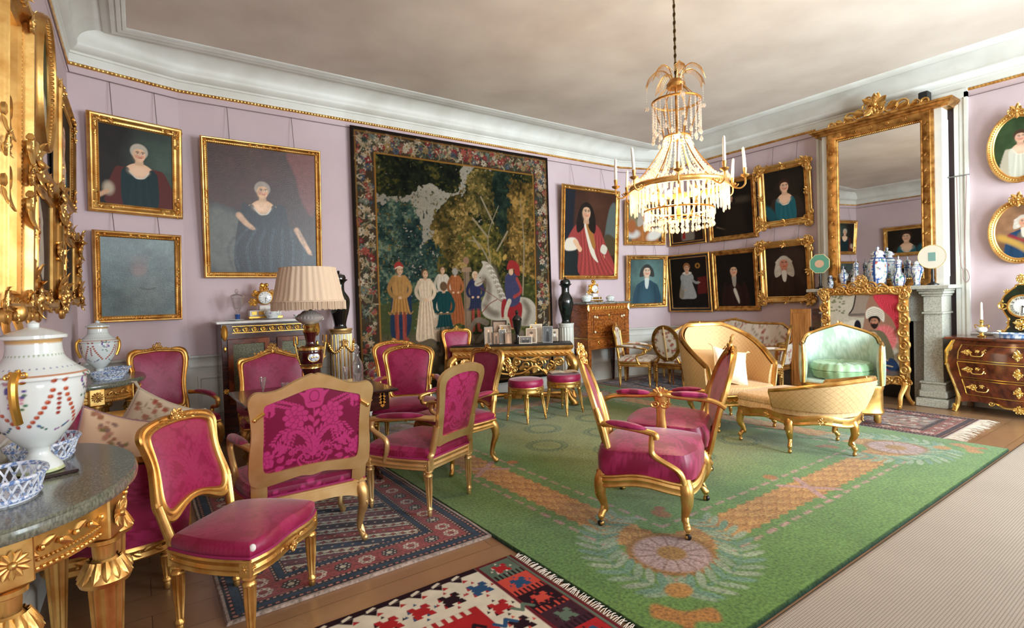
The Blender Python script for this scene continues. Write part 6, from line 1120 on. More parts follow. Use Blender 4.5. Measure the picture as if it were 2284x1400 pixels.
for e in (-1,1):
    m=M()
    for s_ in (-1,1): m.tube(cat_([(e*(w/2+.02),.0,z0-.02),(e*(w/2+.05),s_*.04,.26),(e*(w/2+.03),s_*.10,.15),(e*(w/2+.045),s_*.16,.06),(e*(w/2+.05),s_*.21,.022)],6),[.034,.034,.034,.034,.034,.034,.032,.03,.028,.027,.026,.025,.024,.024,.024,.023,.022,.021,.02,.02,.02,.02,.02,.02,.02],8); scroll(m,(e*(w/2+.05),s_*.20,.045),(0,s_,0),(0,0,1),.03,1.2,.013,-1,0)
    m.build('leg',GOLD,r)
# ---------------------------------------------------------------- folding wooden screen panels
r=thing('folding_screen','folded pine screen standing on edge between the floral chair and the fireplace','screen',(7.60,3.62,0),math.radians(-72))
for i,(x,wd_) in enumerate(((-.08,.26),(.14,.17))):
    m=M(); m.bev(x-wd_/2,x+wd_/2,-.035+.04*i,.0+.04*i,.02,1.16,.006); 
    m.bev(x-wd_/2+.03,x+wd_/2-.03,-.041+.04*i,-.036+.04*i,.08,1.10,.003) if i==0 else None
    o=m.build('panel',OAK if i==0 else MAHOG,r)
m=M(); m.box(.03,.075,-.045,-.03,.86,.90); m.tube([(.05,-.045,.845),(.05,-.045,.915)],.007,8); m.build('hinge',mat('iron',S(60,50,44),.5,.8),r)
# ---------------------------------------------------------------- bombe commode
r=thing('commode','bombe kingwood chest of drawers with ornate brass mounts under the clock','chest of drawers',(7.64,1.42,0),math.radians(180)-PI/2)
hw,dp=.60,.26
def cf(x): return .19+.05*np.cos(x/hw*PI*1.0)*.6+.03*np.cos(x/hw*PI)+.02*(1-(x/hw)**2)
def csc(z): return np.interp(z,[.10,.16,.28,.42,.55,.68,.78,.81],[.87,.88,.93,1.0,1.05,1.03,.95,.93])
def csurf(x,z,o=0.): s_=csc(z); return np.stack([x*s_,(cf(x)+o)*s_,z+0*x],-1)
xs=np.linspace(-hw,hw,50); zs=np.linspace(.13,.81,30); X_,Z_=np.meshgrid(xs,zs,indexing='ij'); m=M(); m.grid(csurf(X_,Z_))
for e in (-1,1):
    t=np.linspace(0,1,8); T_,Zz=np.meshgrid(t,zs,indexing='ij'); s_=csc(Zz); m.grid(np.stack([e*hw*s_,(cf(hw)*(1-T_)*s_-.27*T_),Zz],-1))
m.build('body',KING,r)
m=M(); pt=[(x,cf(x)+.035) for x in np.linspace(-hw-.03,hw+.03,40)]+[(hw+.03,-.27),(-hw-.03,-.27)]; m.prism(pt,.028,(0,0,.81)); m.sweep([(0,0),(.006,.006),(.008,.016),(.004,.026),(0,.028)],zz(A(pt[::-1]),.81),True) ; m.build('top',KING,r)
z3=[(.20,.37),(.395,.565),(.59,.755)]
for k,(a,b) in enumerate(z3):
    x_=.50; m=M(); xx=np.linspace(-x_,x_,30); loop=np.concatenate([csurf(xx,np.full(30,a),.006),csurf(np.full(10,x_),np.linspace(a,b,10),.006),csurf(xx[::-1],np.full(30,b),.006),csurf(np.full(10,-x_),np.linspace(b,a,10),.006)]); m.tube(loop,.006,6,closed=True); d=m.build('drawer_moulding',BRASS,r)
    for xh in (-.33,.33):
        m=M(); zc_=(a+b)/2; o=csurf(A(xh),A(zc_),.012); cluster(m,o+A((-.075,0,.008)),(-1,0,0),(0,0,1),.042,k+3,7); cluster(m,o+A((.075,0,.008)),(-1,0,0),(0,0,1),.042,k+5,7); cluster(m,o+A((0,0,.022)),(-1,0,0),(0,0,1),.026,k,5); m.tube(cat_([o+A((-.055,.01,.0)),o+A((-.04,.028,-.03)),o+A((0,.034,-.034)),o+A((.04,.028,-.03)),o+A((.055,.01,.0))],6),.007,8)
        for e in (-1,1): leaf(m,o+A((e*.09,0,.0)),(e,0,.1),(0,1,0),.06,.016,.1)
        m.build('handle',BRASS,r)
    m=M(); o=csurf(A(0.),A((a+b)/2),.012); cluster(m,o,(-1,0,0),(0,0,1),.05,k+7,9); leaf(m,o,(0,0,1),(0,1,0),.075,.02,.1); leaf(m,o,(0,0,-1),(0,1,0),.075,.02,.1); m.ell(o+A((0,.02,0)),(.012,.01,.016),8,6); m.build('escutcheon',BRASS,r)
for e in (-1,1):
    m=M(); path=A([csurf(A(e*hw*1.0),A(z),.008) for z in np.linspace(.81,.14,26)]); m.tube(path,np.interp(np.linspace(0,1,26),[0,.2,.35,.6,.85,1],[.02,.026,.02,.010,.012,.022]),8); 
    for i in (2,5,8): leaf(m,path[i],(0,.2,-1),(e*.7,.7,0),.10,.028,.08)
    m.build('corner_mount',BRASS,r)
    m=M(); p=cat_([(e*hw*.88,cf(hw)*.86,.16),(e*hw*.89,cf(hw)*.9,.08),(e*hw*.93,cf(hw)*1.08,.0)],6); m.tube(p,.03,8); leaf(m,p[-1]+A((0,.02,.01)),(0,.0,1),(e*.5,.8,0),.10,.03,.02); m.build('foot',BRASS,r); m=M(); m.bev(e*.5-.03,e*.5+.03,-.25,-.19,0,.15); m.build('foot',KING,r)
m=M(); ap=np.linspace(-1,1,41); top=csurf(ap*hw,np.full(41,.15)); bot=top.copy(); bot[:,2]=.13-.05*np.exp(-(ap/.25)**2)-.03*np.abs(ap)**6; m.grid(np.stack([top,bot],1)); m.build('apron',KING,r)
m=M(); o=csurf(A(0.),A(.14),.012); cluster(m,o+A((0,0,-.035)),(-1,0,0),(0,0,1),.055,4,9)
for e in (-1,1): m.tube(cat_([o+A((e*.03,0,-.03)),o+A((e*.11,-.0,-.03)),o+A((e*.17,-.004,0)),o+A((e*.23,-.01,.012))],6),[.012]*12+[.008]*7,6); scroll(m,o+A((e*.22,0,0)),(e,0,0),(0,0,1),.025,1.3,.007,1,PI)
m.build('apron_mount',BRASS,r)
# ---------------------------------------------------------------- drop-front secretaire
r=thing('secretaire','satinwood drop-front secretaire on tall square tapered legs right of the tapestry','cabinet',(6.20,6.25,0),0)
m=M(); m.bev(-.47,.47,-.195,.195,.58,1.30,.004); m.build('carcass',SATIN,r)
m=M(); m.bev(-.50,.50,-.215,.21,1.30,1.33,.006); m.build('marble_top',GMARB,r)
for x in (-.43,.43):
    for y in (-.16,.16): m=M(); P=A([[(x-s_,y-s_,z),(x+s_,y-s_,z),(x+s_,y+s_,z),(x-s_,y+s_,z)] for z,s_ in ((.0,.014),(.03,.016),(.58,.034))]); m.grid(P,cv=True); m.box(x-.014,x+.014,y-.014,y+.014,0,.002); m.build('leg',MAHOG if y>0 else SATIN,r)
m=M(); m.bev(-.40,.40,-.203,-.195,.80,1.165,.003); f=m.build('drop_front',mat('burr_satinwood',S(166,96,36),.25,nz=(30,S(108,56,20),.35,.6),coat=.4),r)
m=M(); 
for a in ((-.36,-.352,.84,1.125),(.352,.36,.84,1.125),(-.36,.36,.84,.848),(-.36,.36,1.117,1.125)): m.box(a[0],a[1],-.205,-.2,a[2],a[3])
m.build('inlay',mat('dark_inlay',S(70,34,20),.3),f)
for x,z in ((-.33,1.10),(-.28,1.09),(.33,1.10),(.28,1.09),(-.33,.86),): m=M(); m.ell((x,-.215,z),(.02,.012,.02),10,8); m.build('bone_knob',mat('bone',S(226,206,170),.4) if x==-.33 and z>1 else bpy.data.materials['bone'],f)
m=M(); m.box(-.018,.018,-.208,-.2,1.07,1.12); m.ell((0,-.21,1.12),(.02,.006,.02),8,6); m.build('escutcheon',BRASS,f)
m=M(); 
for i in range(13): rosette(m,(-.36+i*.06,-.2,1.235),(0,-1,0),.026,6)
m.box(-.44,.44,-.199,-.195,1.19,1.196); m.build('frieze_mount',ORM,r)
m=M(); m.box(-.47,.47,-.2,-.195,.752,.764)
for e in (-1,1): m.box(e*.47-.003,e*.47+.003,-.195,.195,.752,.764)
m.build('brass_line',BRASS,r)
for x,w_ in ((-.25,.19),(.03,.06),(.27,.16)):
    m=M(); m.bev(x-w_,x+w_,-.206,-.196,.62,.735,.004); d=m.build('drawer',SATIN,r); m=M(); m.box(x-.016,x+.016,-.21,-.205,.655,.695); m.ell((x,-.209,.695),(.02,.006,.018),8,6); m.tube([(x-.012,-.212,.68),(x,-.225,.655),(x+.012,-.212,.68)],.004,6); m.build('drop_handle',BRASS,d)
for e in (-1,1): m=M(); leaf(m,(e*.455,-.2,1.29),(0,-.05,-1),(0,-1,0),.14,.028,.05); cluster(m,(e*.455,-.205,1.265),(-1,0,0),(0,0,1),.03,2,7); m.tube([(e*.455,-.205,1.2),(e*.455,-.204,1.08)],[.008,.003],6); m.build('corner_mount',BRASS,r)
# ---------------------------------------------------------------- low cabinet with grille doors behind the lamp
r=thing('cabinet','dark wood cabinet with brass grille doors and white marble top behind the fringed lamp','cabinet',(1.155,6.245,0),0)
m=M(); m.bev(-.485,.485,-.19,.19,.06,1.245,.004); m.build('carcass',MAHOG,r); m=M(); m.bev(-.53,.53,-.225,.2,1.245,1.275,.008); m.build('marble_top',WMARB,r)
GR_=mat('grille_mesh',S(112,108,80),.5,.3,nz=(220,S(40,42,28),.42,.58)); 
for e in (-1,1):
    m=M(); R_=A([(e*.235-.20,-.196,.42),(e*.235+.20,-.196,.42),(e*.235+.20,-.196,1.09),(e*.235-.20,-.196,1.09)]); m.sweep([(-.055,0),(-.05,.012),(-.005,.012),(0,.0)],R_,True,up=(0,-1,0)); d=m.build('door',KING,r)
    m=M(); m.grid(A([[(e*.235-.15,-.197,.47),(e*.235-.15,-.197,1.04)],[(e*.235+.15,-.197,.47),(e*.235+.15,-.197,1.04)]])); m.build('grille',GR_,d)
m=M()
for i in range(9): x=-.34+i*.085; rosette(m,(x,-.196,1.185),(0,-1,0),.024,8); m.tube([(x+.032*math.cos(t),-.198,1.185+.028*math.sin(t)) for t in np.linspace(0,2*PI,17)],.005,5)
m.box(-.385,.385,-.197,-.19,1.148,1.154); m.box(-.385,.385,-.197,-.19,1.216,1.222); m.build('frieze_mount',ORM,r)
for e in (-1,1):
    m=M(); leaf(m,(e*.455,-.196,1.235),(0,-.05,-1),(0,-1,0),.20,.035,.04); cluster(m,(e*.455,-.2,1.20),(-1,0,0),(0,0,1),.035,3,7); m.ell((e*.455,-.2,.99),(.012,.008,.03),8,6); m.build('corner_mount',ORM,r); m=M(); rosette(m,(e*.455,-.196,.56),(0,-1,0),.035,8); m.build('rosette_mount',ORM,r)
# ---------------------------------------------------------------- half-round consoles with marble tops
def console(label, yc, a, b):
    r=thing('console_table',label,'console table',(XL+.045,yc,0),math.radians(0)-PI/2,None); t=np.linspace(0,PI,60); o=lambda k,n=60: np.stack([a*k*np.cos(np.linspace(0,PI,n)),b*k*np.sin(np.linspace(0,PI,n))],-1)
    top=np.concatenate([o(1),[(-a,0)]])[:-1]; m=M(); m.prism(top,.012,(0,0,.848)); m.prism(o(.985),.03,(0,0,.818)); m.sweep([(0,0),(.006,.006),(.008,.02),(.004,.032),(-.004,.036)],zz(top,.818)); m.build('marble_top',MARBLE,r)
    m=M(); k=.90; m.sweep([(-.02,0),(0,0),(.006,.008),(.0,.014),(0,.10),(.008,.106),(.004,.115),(-.02,.115)],zz(o(k),.70)); beads(m,zz(o(k*1.01),.712),.007,.016,5); beads(m,zz(o(k*1.01),.806),.006,.014,5); beads(m,zz(o(k*1.012),.735),.005,.012,4)
    q=zz(o(k*1.0,80),.765)
    for i in range(4,76,3): n_=norm((q[i][0]/a**2,q[i][1]/b**2,0)); dr=norm(q[i+1]-q[i-1]); leaf(m,q[i],dr+A((0,0,.5 if i%2 else -.5)),n_,.055,.014,.08); m.ell(q[i]+n_*.008,.009,6,5)
    m.build('frieze',GOLD,r)
    for an in (18,62,118,162):
        tt=math.radians(an); x,y=a*.86*math.cos(tt),b*.86*math.sin(tt); n_=norm((math.cos(tt)/a,math.sin(tt)/b,0)); X_=norm(np.cross((0,0,1),n_)); m=M(); m.basis((x,y,0),X_,n_,(0,0,1)); m.bev(-.05,.05,-.03,.045,.69,.822,.005); rosette(m,(0,.05,.756),(0,1,0),.046,12)
        m.lathe([(.03,.69,0),(.045,.685,0),(.045,.672,0),(.032,.665,0),(.030,.62,0),(.042,.605,0),(.062,.585,0),(.072,.56,0),(.066,.545,0),(.045,.54,0),(.046,.52,1),(.026,.12,1),(.024,.11,0),(.034,.10,0),(.034,.08,0),(.022,.07,0),(.03,.04,0),(.018,.0,0),(0,0,0)],40,(0,0.005,0),(10,.2)); 
        for j in range(14): g=j*2*PI/14; leaf(m,(.04*math.cos(g),.005+.04*math.sin(g),.615),(math.cos(g),math.sin(g),-1.6),(math.cos(g),math.sin(g),.5),.075,.017,-.02)
        m.build('leg',GOLD,r)
    return r
console('gilt half-round console with grey green marble top, nearest the camera at the left edge',2.36,.56,.385)
console('gilt half-round console with grey marble top in the far left corner behind the sofa',5.60,.55,.44)
# ---------------------------------------------------------------- lamp table with drop leaves
MQ=mat('marquetry_yellow',S(206,140,56),.3)
r=thing('sofa_table','dark drop-leaf table with yellow marquetry drawer under the fringed lamp','table',(1.13,4.42,.013),0)
m=M(); m.bev(-.56,.56,-.42,.42,.685,.71,.008); m.build('tabletop',MAHOG,r); m=M(); m.bev(-.50,.50,-.36,.36,.54,.685,.004); m.build('frieze',MAHOG,r)
m=M(); m.bev(.501,.515,-.30,.30,.56,.675,.003); d=m.build('drawer',MAHOG,r); m=M()
def mqleaf(m,o,X_,s_): 
    for i,(z,w_) in enumerate(((.0,.016),(.02,.026),(.04,.022),(.06,.026),(.08,.018))): m.prism([(-w_*s_,z*s_),(0,(z-.012)*s_),(w_*s_,z*s_),(w_*.5*s_,(z+.016)*s_),(0,(z+.034)*s_),(-w_*.5*s_,(z+.016)*s_)],.0015,o,X_,(0,0,1),np.cross(X_,(0,0,1)))
mqleaf(m,(.5165,-.25,.585),(0,1,0),.9); 
for i in range(4): y=-.14+i*.09; m.tube([(.5165,y,.59),(.5165,y+.01,.63),(.5165,y+.03,.645)],.0028,4); m.ell((.5165,y+.035,.638),(.0015,.018,.012),8,6); m.ell((.5165,y-.015,.63),(.0015,.012,.008),8,6)
m.build('marquetry',MQ,d)
m=M(); m.bev(-.515,-.5,-.33,.33,.56,.675,.003); mqleaf(m,(-.50,-.365,.57),(1,0,0),1.2) ; m.build('end_panel',MAHOG,r)
m=M(); mqleaf(m,(.44,-.362,.575),(1,0,0),1.15); mqleaf(m,(-.44,-.362,.575),(1,0,0),1.15)
for i in range(7): x=-.30+i*.1; m.tube([(x,-.3615,.58),(x+.012,-.3615,.62),(x+.03,-.3615,.64)],.003,4); m.ell((x+.04,-.3615,.632),(.02,.0015,.012),8,6); m.ell((x-.016,-.3615,.618),(.013,.0015,.008),8,6)
m.build('marquetry',MQ,r)
for e in (-1,1):
    m=M(); m.bev(e*.38-.05,e*.38+.05,-.1,.1,.12,.54,.006); m.build('end_support',MAHOG,r)
    for s_ in (-1,1): m=M(); p=cat_([(e*.38,s_*.06,.17),(e*.38,s_*.2,.13),(e*.38,s_*.34,.05),(e*.38,s_*.40,.04)],6); m.tube(p,np.linspace(.045,.026,len(p)),8,r2=.03); scroll(m,(e*.38,s_*.40,.045),(0,s_,0),(0,0,1),.035,1.2,.02,-1,0); m.ell((e*.38,s_*.38,.02),(.02,.02,.02),8,6); m.build('foot',MAHOG,r)
m=M(); m.tube([(-.38,0,.22),(.38,0,.22)],.022,10); m.build('stretcher',MAHOG,r)
# ---------------------------------------------------------------- carved gilt photograph table, set askew before the tapestry
r=thing('side_table','massive carved gilt table covered with framed photographs, askew before the tapestry','table',(4.06,5.76,.0),math.radians(-38.5))
hw,hd=.79,.21
m=M(); m.bev(-hw,hw,-hd,hd,.80,.825,.006); m.build('tabletop',EBON,r)
m=M(); loop=A([(-hw,-hd,0),(hw,-hd,0),(hw,hd,0),(-hw,hd,0)]); m.sweep([(-.04,.66),(0,.66),(.006,.675),(-.012,.69),(-.015,.74),(.004,.755),(.014,.775),(.016,.80),(.006,.806),(-.04,.80)],loop,True)
for i in range(26): x=-hw+.03+i*.0605; leaf(m,(x,-hd-.012,.775),(1,0,.35),(0,-1,0),.055,.014,.1); leaf(m,(x,-hd+.012,.715),(1,0,-.5),(0,-1,0),.06,.018,.1)
for e in (-1,1):
    for i in range(6): leaf(m,(e*(hw+.012),-hd+.03+i*.065,.775),(0,1,.35),(e,0,0),.055,.014,.1); leaf(m,(e*(hw-.012),-hd+.03+i*.065,.715),(0,1,-.5),(e,0,0),.06,.018,.1)
m.build('frieze',GOLD,r)
m=M()
for e in (-1,1):
    for (x,z,rr,tu,cc,a0) in ((.07,.60,.055,1.7,1,PI/2),(.19,.55,.085,1.6,-1,PI/2),(.36,.58,.075,1.8,1,0),(.50,.53,.07,1.6,-1,PI/2),(.62,.60,.06,1.7,1,PI),(.30,.48,.045,1.4,1,0)): scroll(m,(e*x,-hd+.005,z),(e,0,0),(0,0,1),rr,tu,.017,cc,a0,.5)
    m.tube(cat_([(0,-hd,.44),(e*.15,-hd-.01,.46),(e*.3,-hd,.54),(e*.45,-hd,.47),(e*.6,-hd,.62)],7),.016,7); m.tube(cat_([(e*.05,-hd,.65),(e*.2,-hd-.01,.62),(e*.36,-hd,.66)],7),.014,7); m.box(e*.42-.06,e*.42+.06,-hd-.012,-hd+.02,.615,.64) 
    for (x,z,dx,dz) in ((.1,.5,.8,.5),(.24,.62,1,-.4),(.4,.5,.6,-.8),(.55,.62,1,.1),(.33,.52,-.6,-.7),(.15,.45,1,.1)): leaf(m,(e*x,-hd-.005,z),(e*dx,0,dz),(0,-1,0),.11,.034,.2)
cluster(m,(0,-hd-.01,.53),(1,0,0),(0,0,1),.10,3,10,.08); cluster(m,(0,-hd-.02,.45),(1,0,0),(0,0,1),.05,4,7); m.build('apron',GOLD,r)
for e in (-1,1):
    for s_ in (-1,1):
        m=M(); p=cat_([(e*(hw-.05),s_*(hd-.03),.66),(e*(hw+.02),s_*(hd+.0),.58),(e*(hw+.0),s_*hd,.44),(e*(hw-.10),s_*(hd-.03),.30),(e*(hw-.06),s_*(hd-.0),.16),(e*(hw+.01),s_*(hd+.02),.06),(e*(hw+.02),s_*(hd+.03),.03)],7); m.tube(p,np.interp(np.linspace(0,1,len(p)),[0,.2,.6,.85,1],[.05,.06,.032,.04,.045]),9); scroll(m,(e*(hw+.0),s_*hd,.58),(e,0,0),(0,0,1),.075,1.6,.02,1,PI/2); scroll(m,(e*(hw-.0),s_*hd,.075),(e,0,0),(0,0,1),.05,1.4,.02,-1,0)
        for z in (.50,.4,.22): leaf(m,(e*(hw+.0),s_*(hd+.02),z),(e*.2,s_*.4,-1),(e*.5,s_*.8,0),.13,.035,.12)
        m.build('leg',GOLD,r)
m=M()
for s_ in (-1,1): m.tube(cat_([(-hw+.08,s_*hd*.9,.12),(-.4,s_*.08,.13),(0,0,.14),(.4,s_*-.08 if False else s_*.08,.13),(hw-.08,s_*hd*.9,.12)],7),.028,8,r2=.035)
cluster(m,(0,-.03,.19),(1,0,0),(0,0,1),.09,6,9); m.box(-.12,.12,-.1,.1,.10,.15); m.build('stretcher',GOLDD,r)
# ---------------------------------------------------------------- column pedestals
def pedestal(label,x,y,rr,h,gold):
    r=thing('pedestal',label,'pedestal',(x,y,0),0); m=M(); n=120; th=np.arange(n)*2*PI/n; fl_=np.clip(np.cos(th*16)*1.6,-1,1)*.5+.5; R_=rr*(1-.07*fl_); zs=[.16,h-.06]; G=np.stack([np.stack([R_*np.cos(th),R_*np.sin(th),0*th+z],-1) for z in zs]); m.grid(G,cv=True); m.build('shaft',WHITE,r)
    m=M(); m.bev(-rr*1.3,rr*1.3,-rr*1.3,rr*1.3,0,.09,.004); m.lathe([(rr*1.2,.09),(rr*1.28,.105),(rr*1.2,.125),(rr*1.05,.135),(rr*1.1,.15),(rr*1.0,.16)],40); m.build('base',WHITE,r)
    m=M(); m.lathe([(rr*.98,h-.06),(rr*1.04,h-.05),(rr*1.0,h-.04),(rr*1.08,h-.015),(rr*1.08,h),(0,h)],48); m.build('cap',WHITE if not gold else GOLDP,r)
    if gold:
        m=M(); 
        for k in range(16): a=(k+.5)*2*PI/16 if False else k*2*PI/16; m.tube([(rr*.955*math.cos(a),rr*.955*math.sin(a),.17),(rr*.955*math.cos(a),rr*.955*math.sin(a),h-.065)],.009,6)
        m.build('gilt_fluting',GOLD,r); m=M()
        for k in range(4):
            a0=-PI/2+k*PI/2; g=[((rr+.015)*math.cos(a0+t*PI/2),(rr+.015)*math.sin(a0+t*PI/2),h-.17-.10*math.sin(PI*t)) for t in np.linspace(0,1,14)]; m.tube(g,.013,6)
            for p in g[1:-1:1]: m.ell(p,.017,6,5)
            cluster(m,((rr+.02)*math.cos(a0),(rr+.02)*math.sin(a0),h-.16),(-math.sin(a0),math.cos(a0),0),(0,0,1),.05,k,8)
        m.build('garland',GOLD,r)
pedestal('white column pedestal with gilt fluting and garland left of the tapestry',1.93,6.24,.125,1.13,True)
pedestal('plain white fluted column pedestal right of the tapestry',5.43,6.22,.112,1.02,False)
r=thing('small_table','small dark wooden table among the floral chairs carrying cups','table',(7.03,5.16,.009),.1)
m=M(); m.bev(-.27,.27,-.2,.2,.68,.70,.005); m.build('tabletop',MAHOG,r); m=M(); m.bev(-.25,.25,-.18,.18,.57,.68,.004); m.build('frieze',KING,r)
for x in (-.22,.22):
    for y in (-.15,.15): m=M(); m.tube([(x,y,.57),(x,y,0)],[.028,.014],4); m.build('leg',SATIN,r)
# ---------------------------------------------------------------- left wall: pier mirrors and pictures seen at a grazing angle
def pier(label,y0,y1,z0,z1,fw,seed,drop=True,d=.075,tilt=2.2):
    r=thing('pier_mirror',label,'mirror',(XL+.03,(y0+y1)/2,z0+fw),PI/2); r.rotation_euler=(math.radians(tilt),0,PI/2); W,Hh=y1-y0-2*fw,z1-z0-2*fw; Q=A([(-W/2,0,0),(W/2,0,0),(W/2,0,Hh),(-W/2,0,Hh)]); m=M(); m.sweep(fprof(fw,d),Q,True,up=(0,-1,0)); N2=(0,-1,0)
    for e in (-1,1): beads(m,[(e*(W/2+fw*.18),-d*.45,.02),(e*(W/2+fw*.18),-d*.45,Hh-.02)],.007,.017,4)
    for x in (-W/2-fw*.5,W/2+fw*.5):
        for z in (-fw*.5,Hh*.45,Hh+fw*.5): cluster(m,(x,-d*.8,z),(1,0,0),(0,0,1),fw*.8,seed,9,.1)
        for z in (-fw*1.2,Hh*.45-.12,Hh*.45+.12): scroll(m,(x,-d*.8,z),(0,0,1),(1,0,0),fw*.6,1.5,.016,1,0); leaf(m,(x,-d*.8,z),(0,0,-1),N2,.13,.04,.2)
    if drop: cluster(m,(0,-d*.7,-fw*1.05),(1,0,0),(0,0,1),fw*.9,seed+2,9,.1); leaf(m,(0,-d*.6,-fw*.8),(0,-.15,-1),N2,.16,.05,.1); m.ell((0,-d*.8,-fw*1.1),(.03,.03,.04),8,6); cluster(m,(0,-d*.8,Hh+fw*1.2),(1,0,0),(0,0,1),fw*1.4,seed+3,10,.1)
    m.build('frame',GOLD,r); m=M(); m.grid(A([[(-W/2,-.006,0),(-W/2,-.006,Hh)],[(W/2,-.006,0),(W/2,-.006,Hh)]])); m.build('mirror_glass',MIRROR,r); m=M(); m.box(-W/2-fw*.6,W/2+fw*.6,0,.012,-fw*.6,Hh+fw*.6); m.build('backing_board',EBON,r)
pier('large carved gilt pier mirror at the very left edge above the near console',1.0,2.12,1.50,3.45,.13,3,True,.07)
pier('gilt pier mirror reflecting the lady in teal, second along the left wall',2.42,3.0,1.42,2.66,.075,6)
oval('dark oval gilt picture high on the left wall behind the second pier mirror',LFW,3.96,2.70,.24,.33,.055,p_oval_lady,2.5,.03,False)
picture('rectangular gilt portrait with carved corners high on the left wall near the corner',LFW,4.6,5.6,2.22,2.98,.09,'corner',p_lady_blue,2,.03,seed=31,d=.045,wires=False)
picture('deep swept gilt frame low on the left wall, its bright side towards the camera',LFW,3.16,4.2,1.42,2.14,.11,'swept',p_wig,2,.03,seed=33,d=.065,wires=False)
picture('gilt framed portrait low on the left wall, farthest before the corner',LFW,4.36,5.5,1.47,2.02,.10,'swept',p_darkman,2,.03,seed=35,d=.06,wires=False)
# ---------------------------------------------------------------- chandelier
r=thing('chandelier','lit crystal chandelier with gilt ring, palm fronds and white candles hanging from the ceiling','chandelier',(CHX,CHY,0),.2)
BULB=mat('lit_bulb',(1,.85,.6),.4,emit=((1,.72,.42),26))
cs=lambda a,rr,z:(rr*math.cos(a),rr*math.sin(a),z)
m=M(); 
for i in range(26): z=3.16+i*.0335; m.tube([(.009*math.cos(t)*(i%2),.009*math.cos(t)*(1-i%2),z+.022*math.sin(t)) for t in np.linspace(0,2*PI,9)[:-1]],.004,5,closed=True)
m.tube([(0,0,3.1),(0,0,4.03)],.005,5); m.build('chain',mat('bronze_chain',S(90,70,40),.5,.8),r)
m=M(); m.lathe([(.0,4.03),(.05,4.03),(.045,4.0),(.015,3.985),(0,3.98)],20); m.build('ceiling_rose',GOLDD,r)
m=M(); m.lathe([(.012,2.0),(.016,2.1),(.03,2.2),(.012,2.3),(.01,2.6),(.02,2.7),(.01,2.75),(.009,3.1),(.07,3.10),(.075,3.13),(.06,3.15),(.05,3.165),(0,3.17)],20); f=m.build('stem',GOLDD,r)
def ring(name,rr,z,hh,th=.006):
    m=M(); t=np.arange(72)*2*PI/72; m.sweep([(-th,-hh),(th,-hh),(th*1.6,-hh*.6),(th*.8,0),(th*1.6,hh*.6),(th,hh),(-th,hh)],np.stack([rr*np.cos(t),rr*np.sin(t),z+0*t],-1),True); return m.build(name,GOLD,r)
ring('main_ring',.385,2.285,.022); ring('upper_ring',.19,2.985,.008); ring('neck_ring',.10,2.70,.006); ring('lower_ring',.27,2.10,.006); ring('lowest_ring',.16,2.035,.005)
m=M()
for k in range(6):
    a=k*PI/3; m.tube([cs(a,.385,2.28),cs(a,.28,2.16),cs(a,.16,2.03),cs(a,.02,2.02)],.004,5); m.tube(cat_([cs(a,.385,2.3),cs(a,.27,2.42),cs(a,.15,2.58),cs(a,.10,2.70),cs(a,.19,2.985)],5),.005,5); m.tube([cs(a,.19,2.985),cs(a,.06,3.12)],.004,5)
m.build('frame_wires',GOLDD,r)
def beadm(m,p,rr,zz_=1.2): m.ell(p,(rr,rr*.75,rr*zz_),6,5)
def drop(m,p,l=.03): m.lathe([(.0015,p[2]),(l*.18,p[2]-l*.3),(l*.3,p[2]-l*.62),(l*.2,p[2]-l*.88),(0,p[2]-l)],6,(p[0],p[1],0))
# strands
for k in range(24):     # crown strands
    a=k*2*PI/24; m=M(); n=9+(k%3)*2
    for i in range(n): beadm(m,cs(a,.19,2.97-i*.021),.0085)
    drop(m,cs(a,.19,2.97-n*.021),.05); m.build('crystal_strand',CRYST,r)
for k in range(26):     # tent strands
    a=(k+.5)*2*PI/26; m=M(); P=resamp(cat_([cs(a,.10,2.70),cs(a,.125,2.6),cs(a,.19,2.48),cs(a,.28,2.38),cs(a,.38,2.32)],8),20,False)
    for i,p in enumerate(P): beadm(m,p,.0085+.003*(i/20))
    m.build('crystal_strand',CRYST,r)
for k in range(12):     # swags over the ring
    m=M(); a0=k*PI/6
    for i in range(13): t=i/12; beadm(m,cs(a0+t*PI/6,.395,2.36-.05*math.sin(PI*t)),.010)
    drop(m,cs(a0,.395,2.36),.05); m.build('crystal_swag',CRYST,r)
for k in range(60):     # long prisms below the ring
    a=k*2*PI/60; m=M(); l=.15+.03*math.sin(k*1.7); x,y,_=cs(a,.385,0); m.lathe([(.003,2.265),(.0085,2.25),(.0085,2.265-l),(0,2.25-l)],6,(x,y,0)); beadm(m,(x,y,2.275),.008); m.build('crystal_prism',CRYST,r)
for (rr,z,n,c) in ((.27,2.09,36,5),(.16,2.025,22,3),(.06,2.01,9,3)):
    for k in range(n):
        a=k*2*PI/n; m=M()
        for i in range(c): beadm(m,cs(a,rr,z-i*.019),.0085)
        drop(m,cs(a,rr,z-c*.019),.04); m.build('crystal_drop',CRYST,r)
for (z,rr) in ((2.335,.25),(2.42,.20)):
    for k in range(14): m=M(); a=k*2*PI/14; [beadm(m,cs(a,rr,z-i*.021),.009) for i in range(5)]; m.build('crystal_strand',CRYST,r)
